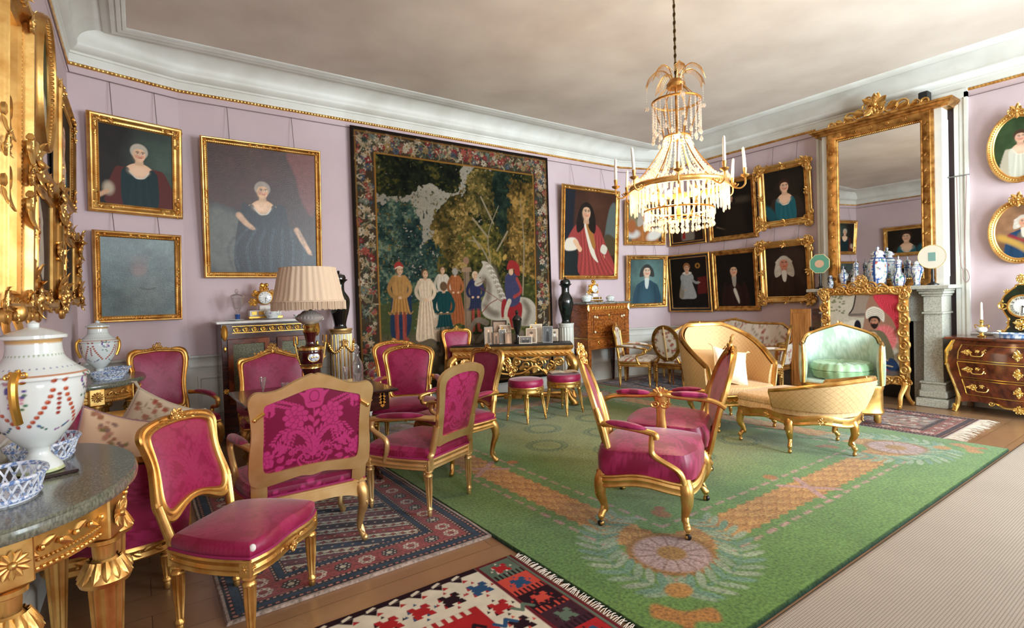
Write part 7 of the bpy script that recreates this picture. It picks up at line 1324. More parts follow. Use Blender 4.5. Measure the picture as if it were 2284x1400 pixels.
for k in range(7):      # palm fronds
    a=k*2*PI/7+.2; m=M(); P=cat_([cs(a,.03,3.15),cs(a,.07,3.235),cs(a,.14,3.26),cs(a,.21,3.21),cs(a,.235,3.15)],6); m.tube(P,np.linspace(.005,.002,len(P)),5); sd=A((-math.sin(a),math.cos(a),0))
    for i in range(5,len(P)-1,1):
        for e in (-1,1): m.tube([P[i],P[i]+sd*e*.035+A((0,0,-.028))+(P[i]-P[i-1])*1.2],.0016,4); 
    m.build('frond',GOLD,r)
    if k%2==0: 
        m=M(); q=P[-1]
        for i in range(9): beadm(m,q-A((0,0,.018*i)),.006)
        for e in range(4): drop(m,q+A((.012*math.cos(e*1.57),.012*math.sin(e*1.57),-.17)),.035)
        m.build('crystal_tassel',CRYST,r)
for k in range(9):      # candle arms
    a=k*2*PI/9+.1; m=M(); m.tube(cat_([cs(a,.385,2.28),cs(a,.42,2.24),cs(a,.47,2.225),cs(a,.505,2.255),cs(a,.505,2.32)],6),.0065,6); scroll(m,cs(a,.43,2.26),(math.cos(a),math.sin(a),0),(0,0,1),.025,1.2,.005,-1); x,y,_=cs(a,.505,0)
    m.lathe([(.004,2.30),(.03,2.315),(.034,2.325),(.012,2.33),(.012,2.345),(.016,2.375),(.011,2.38)],14,(x,y,0)); c_=m.build('candle_arm',GOLD,r)
    m=M(); tl=A((math.cos(a*3),math.sin(a*3)))*.012; h_=.17+.02*math.sin(k*2.3); m.tube([(x,y,2.365),(x+tl[0]*.5,y+tl[1]*.5,2.365+h_*.6),(x+tl[0],y+tl[1],2.365+h_),(x+tl[0],y+tl[1],2.365+h_+.012)],[.0125,.0115,.010,.003],12); m.build('candle',WAX,c_)
for k in range(6): m=M(); m.ell(cs(k*PI/3+.1,.2,2.21),(.017,.017,.03),10,8); m.build('bulb',BULB,r)
m=M(); m.ell((0,0,2.70),(.022,.022,.035),10,8); m.build('bulb',BULB,r)
# ---------------------------------------------------------------- porcelain
def pcol(kind,seed=0):
    def f(P,th,p):
        T_,Z=np.meshgrid(th/(2*PI),np.asarray(p)[:,1],indexing='ij'); T_=T_.T; Z=Z.T; z=(Z-Z.min())/(np.ptp(Z)+1e-9); C=np.ones(T_.shape+(3,))*S(226,230,226); n=fbm(T_*26+seed*3,z*16+seed,seed+2); n2=fbm(T_*34+9,z*20+seed,seed+5)
        def put(mk,c): 
            k=np.clip(mk,0,1)[...,None]; C[...]=C*(1-k)+np.asarray(c)*k
        B=S(40,72,130); R_=S(178,70,44); G_=S(70,120,96)
        if kind=='imari':
            put((n-.60)*12,B*1.6); put((n2-.6)*14*(np.abs(np.sin(T_*2*PI*2))>.4),R_); put((fbm(T_*16,z*10,seed+8)-.62)*14,G_); put((np.abs((T_*4)%1-.5)<.09)*1.,B)
            for zb in (.04,.9,.8): put((np.abs(z-zb)<.018)*1.,B)
        elif kind=='blue': put((n-.48)*16,B); put((np.abs(z-.9)<.03)*1.,B); put((z<.06)*1.,B)
        elif kind=='famille':
            put((n-.68)*10,S(120,90,150)); put((n2-.69)*12,G_)
        return C
    return f
def vase(name,label,loc,prof,kind,cat='vase',n=72,lid=None,group=None,m_=None,seed=0,knob=None):
    r=thing(name,label,cat,loc,seed*1.3,group); pr=resamp(cat_(A(prof),6),48,False); m=M(); m.lathe(pr,n,col=pcol(kind,seed) if kind else None); m.build('body',m_ or PORC,r)
    if lid: m=M(); m.lathe(resamp(cat_(A(lid),5),20,False),n,col=pcol(kind,seed+1) if kind else None); m.build('lid',m_ or PORC,r)
    if knob: m=M(); m.lathe(knob,14); m.build('knob',GOLD if kind=='imari' and seed==3 else (m_ or mat('knob_%s'%name,S(70,90,140),.2)),r)
    return r
SHX=7.58
bal=lambda h,w:[(0,0),(w*.5,0),(w*.52,.02*h),(w*.46,.15*h),(w*.62,.4*h),(w*.95,.68*h),(w*1.0,.80*h),(w*.8,.92*h),(w*.5,.97*h),(w*.5,1.0*h)]
ld=lambda h,w,z:[(w*.58,z),(w*.6,z+.01),(w*.5,z+.03),(w*.2,z+.045),(w*.08,z+.05),(w*.14,z+.065),(w*.1,z+.08),(0,z+.09)]
bot=lambda h,w:[(0,0),(w*.7,0),(w*.75,.03*h),(w*1,.25*h),(w*.9,.42*h),(w*.5,.58*h),(w*.42,.78*h),(w*.5,.95*h),(w*.5,1.0*h)]
vase('vase','small lidded baluster vase, second from the left on the mantel shelf',(SHX,3.14,1.43),bal(.21,.058),'imari',lid=ld(.2,.05,.205),seed=1)
vase('vase','lidded bottle vase left of the big central jar on the mantel shelf',(SHX,2.99,1.43),bot(.29,.062),'imari',lid=ld(.2,.055,.285),seed=2)
vase('vase','tallest lidded jar with coloured panels at the centre of the mantel shelf',(SHX,2.745,1.43),[(0,0),(.075,0),(.085,.02),(.10,.12),(.108,.24),(.10,.32),(.075,.36),(.06,.385),(.062,.40)],'imari',lid=[(.08,.40),(.082,.405),(.075,.425),(.05,.45),(.015,.462),(.012,.465),(.02,.48),(.014,.5),(0,.51)],seed=3)
vase('vase','lidded bottle vase right of the big central jar on the mantel shelf',(SHX,2.525,1.43),bot(.29,.075),'imari',lid=ld(.2,.062,.285),seed=4)
vase('vase','unlidded looking baluster vase at the right, beside the white hand screen',(SHX,2.34,1.43),bal(.25,.07),'imari',lid=[(.036,.25),(.04,.262),(.03,.285),(.012,.295),(0,.30)],seed=5)
r=vase('jug','small blue two-handled jug at the left end of the mantel shelf',(SHX,3.30,1.43),[(0,0),(.03,0),(.028,.02),(.036,.06),(.036,.09),(.02,.12),(.026,.15),(.022,.155)],'blue','jug',lid=[(.022,.155),(.015,.17),(0,.18)],seed=6)
for e in (-1,1): m=M(); m.tube(cat_([(0,e*.022,.14),(0,e*.055,.145),(0,e*.06,.11),(0,e*.036,.08)],6),.006,6); m.build('handle',PORC,r)
def handscreen(label,y,col,shape,tx,mm_,zc):
    r=thing('hand_screen',label,'hand screen',(SHX+.0,y,1.43),math.radians(180)-PI/2); m=M(); m.lathe([(0,0),(.06,0),(.058,.012),(.03,.025),(.018,.04),(.02,.06),(.014,.08),(.017,.15),(.012,.20),(.01,.27),(.006,.28),(.005,zc),(0,zc)],20); m.build('stand',EBON if col[1]>.3 else EBON,r)
    rr=.135; k=8 if shape else 48; t=np.arange(k)*2*PI/k+PI/8; sc=1 if shape else 1+.0*t; m=M(); m.prism(np.stack([rr*np.cos(t)*sc,zc+rr*np.sin(t)*sc],-1),.006,(0,.012,0),(1,0,0),(0,0,1),(0,1,0)); m.build('screen_panel',mat('screen_'+name_(label),col,.6),r)
    m=M(); t2=np.append(t,t[0]); m.tube([(rr*math.cos(a),.015,zc+rr*math.sin(a)) for a in t],.005,5,closed=True); m.build('rim',mat('rim_'+name_(label),S(220,196,140),.4),r)
    m=M(); 
    if shape: m.lathe([(0,0),(.06,0)],24); V=m.V[-1]; m.V[-1]=np.stack([V[:,0],0*V[:,0]+.0195,V[:,1]*.85+zc],-1)
    else: m.box(-.035,.035,.018,.0195,zc-.05,zc+.05)
    m.build('medallion',mat('med_'+name_(label),tx,.6),r)
name_=lambda s: s.split()[0]
handscreen('green octagonal hand screen on a dark stand at the left end of the mantel shelf',3.43,S(96,156,130),True,S(214,170,140),None,.34)
handscreen('white round hand screen on a dark stand at the right end of the mantel shelf',2.185,S(226,218,200),False,S(120,160,150),None,.33)
# garland vases on the consoles
def garland_vase(label,loc,rz,s_=1.):
    r=thing('vase',label,'vase',loc,rz); pr=A([(0,.0),(.058,0),(.06,.012),(.05,.03),(.030,.055),(.030,.075),(.05,.095),(.085,.14),(.115,.20),(.128,.265),(.130,.30),(.138,.305),(.135,.315),(.10,.345),(.075,.375),(.070,.42),(.076,.43)])*s_
    c=Pt(1,1,340,S(226,232,228)); R=random.Random(3)
    for k in range(4):
        x0=k*.25+.125
        for e in (-1,1):
            for i in range(9):
                t=i/8; c.el(x0+e*(.018+.085*t**1.5),.70-.32*t**.75,.010,.016,S(166,62,34),.3); c.el(x0+e*(.018+.085*t**1.5)-.002,.705-.32*t**.75,.004,.006,S(222,120,80),.4)
        for i in range(5): c.el(x0,.60-.035*i,.009,.013,S(150,52,40),.3)
        for i in range(26): t=R.random(); c.el(k*.25+R.uniform(-.035,.035),.50+.24*t,.008,.010,R.choice([S(176,96,140),S(60,120,90),S(70,110,80),S(90,80,150),S(206,150,170)]),.5)
        for i in range(18): t=R.uniform(-1,1); c.el(x0+t*.07,.33+.05*t*t,.007,.008,R.choice([S(70,100,140),S(60,120,90),S(150,100,150)]),.5)
    for i in range(40): c.el(i/40,.88,.006,.006,S(130,160,110),.5); c.el(i/40+.01,.79,.004,.004,S(90,110,160),.4)
    c.pg([(0,.735),(1,.735),(1,.745),(0,.745)],S(190,130,90)); c.pg([(0,.97),(1,.97),(1,1),(0,1)],S(200,160,100)); c.pg([(0,.0),(1,.0),(1,.03),(0,.03)],S(190,200,150))
    m=M(); q=resamp(cat_(pr,5),150,False); z0,z1=q[:,1].min(),q[:,1].max()
    def col(P,th,p): T_,Z=np.meshgrid(th/(2*PI),(q[:,1]-z0)/(z1-z0),indexing='ij'); return c.at(T_.T,Z.T)
    m.lathe(q,300,col=col); m.build('body',PORC,r)
    m=M(); m.lathe(A([(.076,.43),(.085,.432),(.085,.442),(.05,.458),(.015,.468),(.016,.48),(.0,.49)])*s_,36); m.build('lid',mat('lid_glaze_'+str(rz)[:3],S(224,230,226),.12,coat=.4),r)
    for e in (-1,1): m=M(); cluster(m,A((e*.135,0,.32))*s_,(0,1,0),(0,0,1),.035*s_,2,7); m.tube(A(cat_([(e*.13,0,.33),(e*.152,0,.30),(e*.150,0,.24),(e*.128,0,.18)],6))*s_,.012*s_,8); m.build('handle',ORM,r)
    return r
garland_vase('large white porcelain vase with red bead garlands on the near console',(-.292,2.38,.872),1.35,1.04)
o=M(); o.bev(-.085,.085,-.085,.085,0,.011,.002); o=o.build('vase_stand',MAHOG); o.location=(-.292,2.38,.8605); o.rotation_euler=(0,0,.3); tag(o,'thin reddish wooden stand under the large garland vase at the left edge','stand')
garland_vase('white porcelain garland vase standing on the far corner console',(-.285,5.60,.8605),.4,.98)
def basket(label,loc,rz,a=.15,b=.10,h=.07):
    r=thing('basket',label,'basket',loc,rz,None); m=M(); t=np.linspace(0,2*PI,49)[:-1]; R=lambda k,z:[(a*k*math.cos(x),b*k*math.sin(x),z) for x in t]
    m.prism(np.array(R(.80,0))[:,:2],.008); n=22
    for i in range(n):
        for e in (-1,1):
            m.tube([(a*k*math.cos(x),b*k*math.sin(x),z) for x,k,z in ((i*2*PI/n+e*u*.30,.80+.2*u,.012+(h-.016)*u) for u in np.linspace(0,1,6))],.0038,4)
    m.build('openwork_wall',mat('white_glaze_'+str(loc[1]),S(224,230,238),.15,nz=(60,S(120,146,190),.52,.62)),r)
    m=M(); m.tube(R(1.02,h),.007,8,closed=True); m.tube(R(.82,.012),.007,8,closed=True); m.build('rim',mat('blue_glaze_'+str(loc[1]),S(104,134,186),.15,nz=(90,S(222,228,238),.42,.55)),r)
basket('blue and white openwork oval basket behind the large garland vase',(-.305,2.60,.8605),1.25,.15,.09)
basket('blue and white openwork oval basket nearest the camera, cut by the left photo edge',(-.335,2.14,.8605),1.5,.13,.085)
basket('blue and white oval dish in front of the garland vase on the far console',(-.22,5.42,.8605),.2,.12,.08,.055)
basket('blue and white oval dish behind the garland vase on the far console',(-.20,5.80,.8605),.4,.13,.08,.055)
# ---------------------------------------------------------------- black lidded vases on the pedestals
def bvase(label,x,y,z,h,m_,w=.115):
    r=thing('vase',label,'vase',(x,y,z),0); q=resamp(cat_(A([(0,0),(.07,0),(.075,.015),(.066,.04),(.08,.12),(.105,.22),(.118,.32),(.112,.38),(.085,.43),(.062,.47),(.06,.53),(.066,.57),(.098,.60),(.102,.604)])*A((w/.115,h/.7)),5),50,False); m=M(); m.lathe(q,40); m.build('body',m_,r)
    m=M(); k=A((w/.115,h/.7)); m.lathe(A([(.1,.604),(.102,.61),(.08,.612),(.082,.635),(.07,.665),(.03,.685),(.01,.69),(.018,.705),(.012,.72),(0,.724)])*k,30); m.build('lid',m_,r)
bvase('tall black lidded vase on the gilt fluted pedestal behind the lamp shade',1.93,6.24,1.131,.66,BLACK)
bvase('tall dark green lidded vase on the plain fluted pedestal right of the tapestry',5.43,6.22,1.021,.70,mat('dark_lacquer',S(22,36,34),.16,nz=(18,S(10,14,14),.4,.6),coat=.6))
# ---------------------------------------------------------------- lamp
r=thing('table_lamp','dark red porcelain lamp with pleated fringed pinkish shade on the lamp table','lamp',(1.118,4.40,.725),0)
red=mat('oxblood_glaze',S(58,14,16),.1,coat=.6)
m=M(); m.lathe([(0,0),(.075,0),(.078,.02),(.06,.035),(.045,.06),(.055,.08),(.05,.10)],32); m.bev(-.08,.08,-.08,.08,0,.02,.003); m.build('foot',BRASS,r)
m=M(); m.lathe(resamp(cat_(A([(.05,.10),(.062,.14),(.085,.22),(.095,.30),(.09,.335),(.05,.36),(.036,.38),(.04,.42),(.05,.46),(.055,.475)]),5),40,False),36); m.build('body',red,r)
m=M(); m.lathe([(.088,.325),(.098,.33),(.098,.35),(.075,.362),(.07,.36)],36); m.lathe([(.076,.18),(.084,.185),(.082,.20),(.088,.215),(.082,.22)],36); m.lathe([(.055,.47),(.058,.48),(.045,.50),(.05,.52),(.04,.53)],30); m.build('gilt_bands',BRASS,r)
m=M(); m.ell((0,-.088,.275),(.042,.010,.036),16,10); d=m.build('medallion',mat('medallion_white',S(214,220,226),.2,nz=(60,S(150,150,170),.5,.6)),r); m=M(); m.tube([(.045*math.cos(t),-.086,.275+.039*math.sin(t)) for t in np.linspace(0,2*PI,25)[:-1]],.003,5,closed=True)
for k in range(4): m.ell((-.018+.012*k,-.0985,.272+.004*(k%2)),(.005,.002,.008),6,5)
m.build('gilt_wreath',BRASS,d)
for e in (-1,1): m=M(); m.tube(cat_([(e*.06,0,.17),(e*.085,0,.22),(e*.105,0,.30),(e*.118,0,.38)],5),.007,6); m.tube([(e*.095,0,.345),(e*.125,0,.37),(e*.128,0,.44),(e*.100,0,.44),(e*.098,0,.38),(e*.12,0,.37)],.006,4); cluster(m,(e*.10,0,.27),(1,0,0),(0,0,1),.022,1,6); m.build('handle',BRASS,r)
m=M(); m.lathe([(.03,.53),(.06,.54),(.105,.575),(.108,.59),(.085,.615),(.07,.62),(.05,.64),(.03,.645)],48,fl=(24,.06)); m.build('oil_font',mat('font_glass',S(170,160,152),.12,coat=.5),r)
m=M(); m.lathe([(.03,.645),(.045,.65),(.045,.68),(.025,.69),(.02,.72),(0,.72)],24); m.build('burner',mat('dark_brass',S(90,64,40),.35,.9),r)
SHD=mat('pleated_silk',S(214,188,160),.85,sheen=.2,bump=(140,.3)); n=192; th=np.arange(n)*2*PI/n; m=M(); G=[]
for z,rr in ((.985,.215),(.975,.213),(.90,.232),(.76,.258),(.715,.272)): k=1+.012*np.sin(th*34)+.008*np.sin(th*13+1); G.append(np.stack([rr*k*np.cos(th),rr*k*np.sin(th),z+0*th],-1))
m.grid(A(G),cv=True); m.lathe([(.215,.985),(.0,.982)],48); s0=m.build('lamp_shade',SHD,r)
m=M(); t=np.linspace(0,2*PI,97)[:-1]; m.tube([(.276*math.cos(a),.276*math.sin(a),.715) for a in t],.007,6,closed=True); m.build('braid',SHD,s0)
m=M(); R=random.Random(1)
for k in range(230): a=k*2*PI/230; q=.276+R.uniform(-.004,.004); m.tube([(q*math.cos(a),q*math.sin(a),.715),(q*math.cos(a)*1.005,q*math.sin(a)*1.005,.65+R.uniform(-.006,.006))],.0036,4,cap=False)
m.build('fringe',SHD,s0,kind='stuff')
# ---------------------------------------------------------------- glass on the lamp table
def goblet(name,label,loc,prof,n=20,m_=None,cat='glass',lid=None,fl=None):
    m=M(); m.lathe(prof,n,fl=fl); o=m.build(name,m_ or CUT); o.location=loc; tag(o,label,cat)
    if lid: m=M(); m.lathe(lid,n); m.build('lid',m_ or CUT,o)
    return o
flu=[(0,0),(.03,0),(.03,.003),(.005,.008),(.004,.05),(.006,.06),(.014,.09),(.022,.14),(.024,.16),(.022,.16),(.012,.092),(.0,.065)]
tum=[(0,0),(.024,0),(.024,.006),(.012,.012),(.010,.03),(.018,.05),(.030,.10),(.031,.104),(.029,.104),(.016,.05),(0,.04)]
for (name,label,loc,pr) in (('wine_glass','tall thin flute glass left of the lamp on the lamp table',(.735,4.28,.724),flu),('wine_glass','short fluted glass between the thin flute and the lamp',(.885,4.26,.724),tum),('wine_glass','tall flute glass right of the lamp beside the decanter',(1.40,4.42,.724),flu),('wine_glass','short fluted glass standing against the decanter',(1.475,4.36,.724),tum)): goblet(name,label,loc,pr)
o=goblet('decanter','cut glass decanter with ball stopper at the right of the lamp table',(1.555,4.58,.724),[(0,0),(.045,0),(.048,.01),(.046,.06),(.05,.12),(.04,.17),(.018,.215),(.014,.25),(.024,.262),(.026,.27),(.012,.275)],24,fl=(12,.08)); m=M(); m.ell((0,0,.30),(.022,.022,.026),10,8); m.lathe([(.010,.262),(.012,.28),(.0,.285)],10); m.build('stopper',CUT,o)
# ---------------------------------------------------------------- on the cabinet
goblet('lidded_goblet','tall clear lidded goblet at the left end of the white marble cabinet top',(.855,6.27,1.276),[(0,0),(.05,0),(.05,.008),(.02,.016),(.012,.05),(.026,.07),(.014,.09),(.03,.115),(.052,.16),(.068,.235),(.07,.24),(.062,.24),(.03,.13),(0,.12)],28,lid=[(.078,.24),(.076,.25),(.06,.27),(.02,.28),(.008,.29),(.022,.305),(.012,.33),(0,.335)],cat='goblet')
def dial(m,c,rr,nrm,X_): 
    for k in range(12):
        a=k*PI/6; d=A(X_)*math.sin(a)+A((0,0,1))*math.cos(a); p=A(c)+d*rr*.8; q=A(c)+d*rr*.93; m.tube([p,q],rr*.035,4)
    for a,l in ((2.0,.55),(3.05,.72)): d=A(X_)*math.sin(a)+A((0,0,1))*math.cos(a); m.tube([c,A(c)+d*rr*l],rr*.035,4)
DIALW=mat('enamel_dial',S(226,228,224),.15,coat=.4)
def mclock(label,loc,s_=1.,seed=3):
    r=thing('mantel_clock',label,'clock',loc,0); m=M()
    m.bev(-.16*s_,.16*s_,-.06*s_,.06*s_,.035*s_,.10*s_,.004); m.bev(-.06*s_,.06*s_,-.05*s_,.05*s_,.10*s_,.15*s_,.004); m.build('marble_base',WMARB,r)
    m=M(); m.bev(-.17*s_,.17*s_,-.065*s_,.065*s_,.012*s_,.036*s_,.003); [m.lathe([(0,0),(.014*s_,0),(.016*s_,.012*s_)],10,(x*s_,-.04*s_,0)) for x in (-.14,.14)]; [m.lathe([(0,0),(.014*s_,0),(.016*s_,.012*s_)],10,(x*s_,.04*s_,0)) for x in (-.14,.14)]
    for x0,x1 in ((-.14,-.09),(-.075,.075),(.09,.14)): m.bev(x0*s_,x1*s_,-.064*s_,-.058*s_,.05*s_,.088*s_,.002)
    m.build('gilt_plinth',ORM,r)
    m=M(); m.lathe([(.0,-.045),(.072,-.045),(.078,-.04),(.078,.04),(.0,.045)],28); V=m.V[-1]; m.V[-1]=np.stack([V[:,0]*s_,V[:,2]*s_,V[:,1]*s_+.235*s_],-1)
    cluster(m,(0,-.0,.34*s_),(1,0,0),(0,0,1),.06*s_,seed,9); cluster(m,(-.085*s_,0,.28*s_),(1,0,0),(0,0,1),.055*s_,seed+1,8); cluster(m,(.08*s_,0,.29*s_),(1,0,0),(0,0,1),.045*s_,seed+2,8); cluster(m,(-.11*s_,0,.19*s_),(1,0,0),(0,0,1),.06*s_,seed+4,8); cluster(m,(.085*s_,0,.19*s_),(1,0,0),(0,0,1),.045*s_,seed+5,8)
    m.ell((-.02*s_,-.0,.37*s_),(.022*s_,.02*s_,.03*s_),8,6); m.ell((.03*s_,0,.375*s_),(.018*s_,.018*s_,.022*s_),8,6); m.build('ormolu_case',ORM,r)
    m=M(); m.ell((0,-.045*s_,.235*s_),(.068*s_,.012*s_,.068*s_),24,8); d=m.build('dial',DIALW,r); m=M(); dial(m,(0,-.058*s_,.235*s_),.062*s_,(0,-1,0),(1,0,0)); m.build('hands',EBON,d)
mclock('gilt mantel clock with white dial and carved figures on the cabinet left of the lampshade',(1.13,6.30,1.276),1.0)
mclock('gilt mantel clock on a white base standing on the secretaire',(6.07,6.26,1.331),.92,9)
def tureen(label,loc,s_,lidded=True,seed=0,cat='bowl'):
    r=thing('tureen' if lidded else 'cup',label,cat,loc,0); m=M(); m.lathe(A([(0,0),(.06,0),(.11,.012),(.112,.016),(.06,.010),(0,.008)])*s_,32,col=pcol('famille',seed)); m.build('saucer',PORC,r)
    m=M(); m.lathe(resamp(cat_(A([(0,.012),(.05,.012),(.055,.02),(.082,.06),(.085,.075)])*s_,5),16,False),32,col=pcol('famille',seed+1)); m.build('bowl',PORC,r)
    if lidded: m=M(); m.lathe(resamp(cat_(A([(.087,.075),(.086,.08),(.07,.105),(.03,.12),(.008,.124),(.016,.135),(0,.145)])*s_,5),18,False),32,col=pcol('famille',seed+2)); m.build('lid',PORC,r)
tureen('small lidded porcelain bowl with a green knob before the cabinet clock',(1.17,6.13,1.276),.95,True,2); tureen('porcelain cup on a saucer half hidden behind the lampshade on the cabinet',(1.44,6.16,1.276),.55,False,5,'cup')
tureen('lidded floral porcelain bowl left of the clock on the secretaire',(5.86,6.20,1.331),1.05,True,7); tureen('smaller lidded porcelain bowl right of the clock on the secretaire',(6.37,6.18,1.331),.85,True,9)
m=M(); m.lathe([(0,0),(.03,.0),(.09,.010),(.092,.014),(0,.008)],24,col=pcol('famille',4)); o=m.build('saucer',PORC); o.location=(.80,6.11,1.276); tag(o,'small dish lying before the lidded goblet on the cabinet','dish')
m=M(); m.lathe([(0,0),(.022,0),(.026,.05),(.027,.055),(.024,.055),(0,.01)],18,col=pcol('blue',4)); o=m.build('beaker',PORC); o.location=(.835,6.12,1.290); tag(o,'tiny porcelain beaker on the small dish at the cabinet left end','cup')
tureen('white cup on the small table among the floral chairs',(6.96,5.16,.7095),.62,False,3,'cup'); tureen('second white cup at the right of the small table among the floral chairs',(7.16,5.14,.7095),.55,True,8,'cup')
# ---------------------------------------------------------------- on the commode
r=thing('candlestick','porcelain and brass candlestick with one white candle on the commode','candlestick',(7.63,1.765,.839),0); m=M(); m.lathe([(0,0),(.04,0),(.042,.01),(.02,.02),(.018,.035),(.026,.045)],20); m.lathe([(.028,.105),(.03,.115),(.018,.13),(.015,.15),(.022,.165),(.016,.18),(.02,.19),(0,.19)],20)
for e in (-1,1): m.tube(cat_([(0,e*.035,.08),(0,e*.06,.11),(0,e*.055,.135),(0,e*.025,.12)],5),.005,6)
m.build('mount',BRASS,r); m=M(); m.lathe(resamp(cat_(A([(.024,.045),(.045,.06),(.05,.085),(.04,.105),(.028,.108)]),5),18,False),28,col=pcol('famille',11)); m.build('bowl',PORC,r); m=M(); m.tube([(0,0,.185),(0,0,.37),(0,0,.385)],[.014,.010,.003],14); m.build('candle',WAX,r)
r=thing('dish','large oval blue and white dish lying flat on the commode before the clock','dish',(7.50,1.50,.8385),0); m=M(); t=np.linspace(0,2*PI,65)[:-1]; G=A([[(b*math.cos(x),a*math.sin(x),z) for x in t] for a,b,z in ((0,0,.006),(.13,.075,.006),(.15,.09,.05),(.19,.115,.052),(.188,.113,.058),(.15,.088,.056),(.12,.07,.012),(0,0,.012))]); T_=np.broadcast_to(t/(2*PI),G.shape[:2]); nn=fbm(T_*30,np.arange(8)[:,None]*1.3+0*T_,3); m.grid(G,cv=True,c=np.where((nn>.55)[...,None],S(96,130,180),S(222,228,234))); m.build('body',PORC,r)
r=thing('bracket_clock','waisted green clock with gilt mounts and white roman numeral dial on the commode','clock',(7.76,1.44,.8385),math.radians(180)-PI/2)
h_=[(.17,.0),(.18,.03),(.15,.06),(.12,.12),(.115,.2),(.15,.28),(.17,.36),(.15,.44),(.10,.50),(.06,.54),(.05,.56),(0,.57)]; hp=cat_(h_,5); m=M(); poly=np.concatenate([hp,hp[::-1]*A((-1,1))]); m.prism(poly,.14,(0,-.07,0),(1,0,0),(0,0,1),(0,1,0)); m.build('case',DKGREEN,r)
m=M(); path=np.stack([poly[:,0],0*poly[:,0]+.072,poly[:,1]],-1); m.tube(path,.010,6,closed=True); cluster(m,(0,.0,.63),(-1,0,0),(0,0,1),.075,3,10,.1); cluster(m,(0,.07,.60),(-1,0,0),(0,0,1),.05,5,8); cluster(m,(0,.075,.14),(-1,0,0),(0,0,1),.085,7,11)
for e in (-1,1): scroll(m,(e*.15,.07,.34),(e,0,0),(0,0,1),.05,1.4,.013,-1,PI/2); cluster(m,(e*.12,.06,.49),(-1,0,0),(0,0,1),.045,8,7); cluster(m,(e*.17,.06,.04),(-1,0,0),(0,0,1),.05,9,8); band(m,[(e*.12,.07,.10),(e*.115,.07,.22)],(0,1,0),.03)
m.tube([(.118*math.cos(a),.078,.335+.118*math.sin(a)) for a in np.linspace(0,2*PI,41)[:-1]],.012,6,closed=True); m.build('gilt_mounts',BRASS,r)
m=M(); m.ell((0,.068,.335),(.112,.014,.112),32,8); d=m.build('dial',DIALW,r); NUM=['XII','I','II','III','IIII','V','VI','VII','VIII','IX','X','XI']
m=M()
for k,tx in enumerate(NUM):
    cu=bpy.data.curves.new('numeral','FONT'); cu.body=tx; cu.size=.036; cu.align_x='CENTER'; cu.align_y='CENTER'; cu.extrude=.0008; cu.resolution_u=2; ob=bpy.data.objects.new('numeral',cu); COL.objects.link(ob); bpy.context.view_layer.update(); me=bpy.data.meshes.new_from_object(ob.evaluated_get(bpy.context.evaluated_depsgraph_get())); v=np.zeros(len(me.vertices)*3); me.vertices.foreach_get('co',v); v=v.reshape(-1,3); a=k*PI/6; ca,sa=math.cos(-a),math.sin(-a); x=v[:,0]*ca-v[:,1]*sa+.084*math.sin(a); z=v[:,0]*sa+v[:,1]*ca+.084*math.cos(a)
    m.add(np.stack([-x,.0775+.004*(1-(np.hypot(x,z)/.112)**2)+v[:,2]+.001,.335+z],-1),f=[list(p.vertices) for p in me.polygons]); bpy.data.objects.remove(ob); bpy.data.meshes.remove(me)
m.build('numerals',EBON,d); m=M()
for a,l in ((-2.05+PI*0,.05),(3.1,.075)): m.tube([(0,.084,.335),(-l*math.sin(-a) if False else l*math.sin(a)*1.0,.084,.335+l*math.cos(a))],.004,5)
m.ell((0,.084,.335),(.007,.004,.007),8,6); m.build('hands',EBON,d)
# ---------------------------------------------------------------- photographs, urn and booklet on the gilt table
def pr_(w,h,kind,seed):
    R=random.Random(seed); tone=S(*R.choice([(150,120,96),(176,150,126),(120,116,112),(206,190,170)])) if kind!='grey' else S(104,108,110); c=Pt(w,h,44,tone); c.mul(6/w,.7,1.2,seed); d=tone*.28; l=np.minimum(tone*1.9,.85)
    if kind=='two':
        for x in (.34,.66): c.el(x*w,.3*h,.16*w,.3*h,d,.2); c.el(x*w,.62*h,.08*w,.12*h,l,.2)
    elif kind=='head': c.el(.5*w,.12*h,.36*w,.3*h,d*1.5,.3); c.el(.5*w,.56*h,.17*w,.2*h,l*.9,.25); c.el(.5*w,.7*h,.18*w,.1*h,d,.3)
    else: c.sp([(.32*w,.05*h),(.36*w,.45*h),(.4*w,.68*h),(.6*w,.68*h),(.66*w,.4*h),(.7*w,.05*h)],l if kind=='light' else d,.02); c.el(.5*w,.78*h,.09*w,.08*h,l,.2)
    return c
C_,Sn=math.cos(math.radians(-38.5)),math.sin(math.radians(-38.5))
def photo(label,u,v,w,h,kind,mount,lean=14,yaw=0,bd=.012,seed=0,crown=False):
    # u along the table, v toward the room (local -y)
    r=thing('photo_frame',label,'photo frame',(4.06+u*C_+v*-Sn*-1*0-(-v)*-Sn*0+(-v)*(-Sn),5.76+u*Sn+(-v)*C_,.8262),math.radians(-38.5+yaw)); r.rotation_euler=(math.radians(-lean),0,math.radians(-38.5+yaw))
    m=M(); m.bev(-w/2,w/2,-.004,.004,0,h,.002); m.build('mount',mount,r); c=pr_(w-2*bd,h-2*bd,kind,seed); m=M(); m.grid(np.stack([c.X-w/2+bd,0*c.X-.0048,c.Y+bd],-1),c=c.C); m.build('print',PRINT,r); m=M(); m.tube([(0,.004,h*.7),(0,.06+h*.2,.02*h+h*math.sin(math.radians(lean))*.30)],.004,5); m.build('strut',EBON,r)
    if crown: m=M(); cluster(m,(0,0,h+.008),(1,0,0),(0,0,1),.022,4,7); m.build('crown_finial',ORM,r)
CARD=mat('ivory_card',S(226,210,186),.5); SILV=mat('silver_glass_frame',S(190,196,196),.2,.6); WD=mat('brown_wood_frame',S(70,48,34),.4); BKF=mat('black_beaded_frame',S(30,18,18),.3)
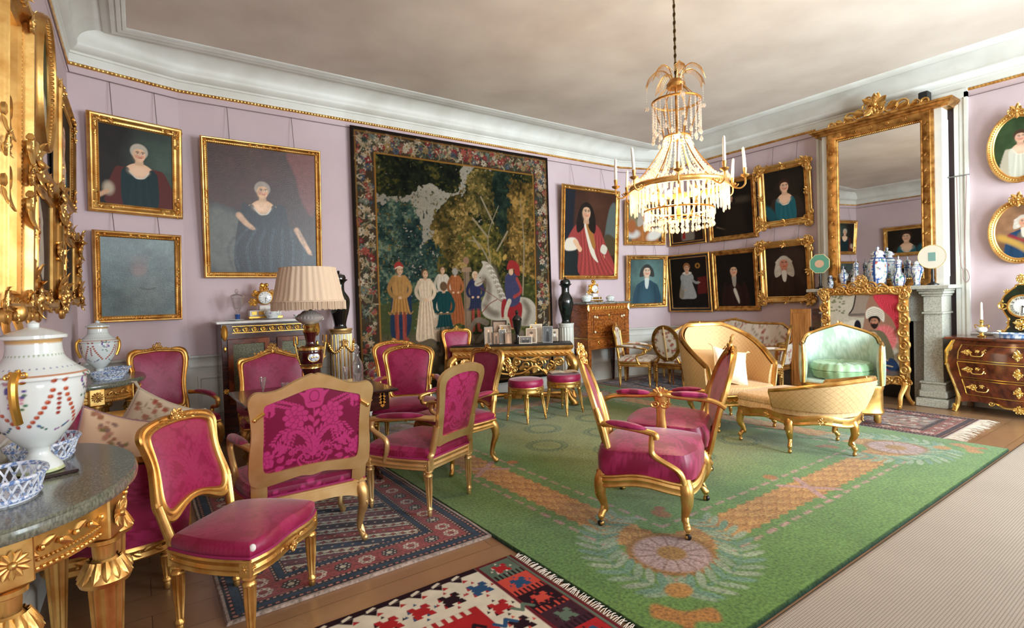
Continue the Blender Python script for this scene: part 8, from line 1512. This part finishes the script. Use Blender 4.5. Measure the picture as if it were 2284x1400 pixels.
photo('tall sepia photo in a glass frame, leftmost on the gilt table',-.30,.10,.115,.24,'dark',SILV,16,8,.008,1); photo('small brown portrait photo second from the left on the gilt table',-.20,.12,.085,.17,'dark',WD,16,6,.008,2)
photo('large brown wooden frame standing behind the ivory photos left of the urn',-.17,-.08,.20,.31,'dark',WD,10,4,.02,3); photo('ivory mounted photo with a drawn head left of the black urn',-.085,-.02,.155,.25,'head',CARD,12,4,.012,4); photo('narrow ivory photo with crown finial before the drawn head',-.12,.07,.10,.20,'light',CARD,14,4,.010,5,True); photo('brown sepia photo of a standing figure overlapping the narrow ivory photo',-.04,.12,.095,.155,'light',WD,15,6,.006,6)
photo('low wide ivory photo of two people right of the urn foot',.185,.13,.175,.105,'two',CARD,22,-4,.010,7); photo('pinkish glazed photo with crown finial reflecting the chandelier',.26,.05,.145,.20,'head',CARD,12,-4,.010,8,True); photo('tall cream photo with crown finial at the back right of the table',.32,-.06,.17,.25,'light',CARD,10,-6,.016,9,True); photo('grey photo of a standing person in uniform near the right end',.475,.07,.135,.225,'grey',SILV,12,-8,.010,10); photo('small photo in a black beaded frame at the far right of the table',.57,-.03,.125,.19,'head',BKF,12,-8,.012,11)
c_=(4.06+.075*C_,5.76+.075*Sn,.8255); r=thing('urn','slender black lidded urn among the photographs on the gilt table','urn',c_,0); m=M(); m.lathe([(0,0),(.045,0),(.045,.02),(.03,.03),(.022,.06),(.03,.10),(.02,.12),(.03,.15),(.055,.22),(.065,.30),(.068,.31),(.06,.315)],28); m.bev(-.04,.04,-.04,.04,0,.03,.003); m.build('body',BLACK,r); m=M(); m.lathe([(.066,.315),(.064,.33),(.045,.36),(.02,.375),(.014,.39),(.026,.41),(.018,.435),(0,.445)],24); m.build('lid',BLACK,r)
r=thing('booklet','open illustrated booklet lying on the right-hand round stool','booklet',(4.17,4.84,.512),math.radians(-30)); m=M(); u=np.linspace(-1,1,21); 
G=np.stack([np.broadcast_to(u[:,None]*.17,(21,2)),np.broadcast_to(A((-.11,.11))[None],(21,2)),np.broadcast_to((.004+.010*np.abs(np.sin(u*PI))**.7)[:,None],(21,2))],-1); m.grid(G); m.grid(G*A((1,1,.2))); m.build('pages',mat('paper',S(226,214,196),.6,nz=(12,S(190,150,110),.52,.58)),r)
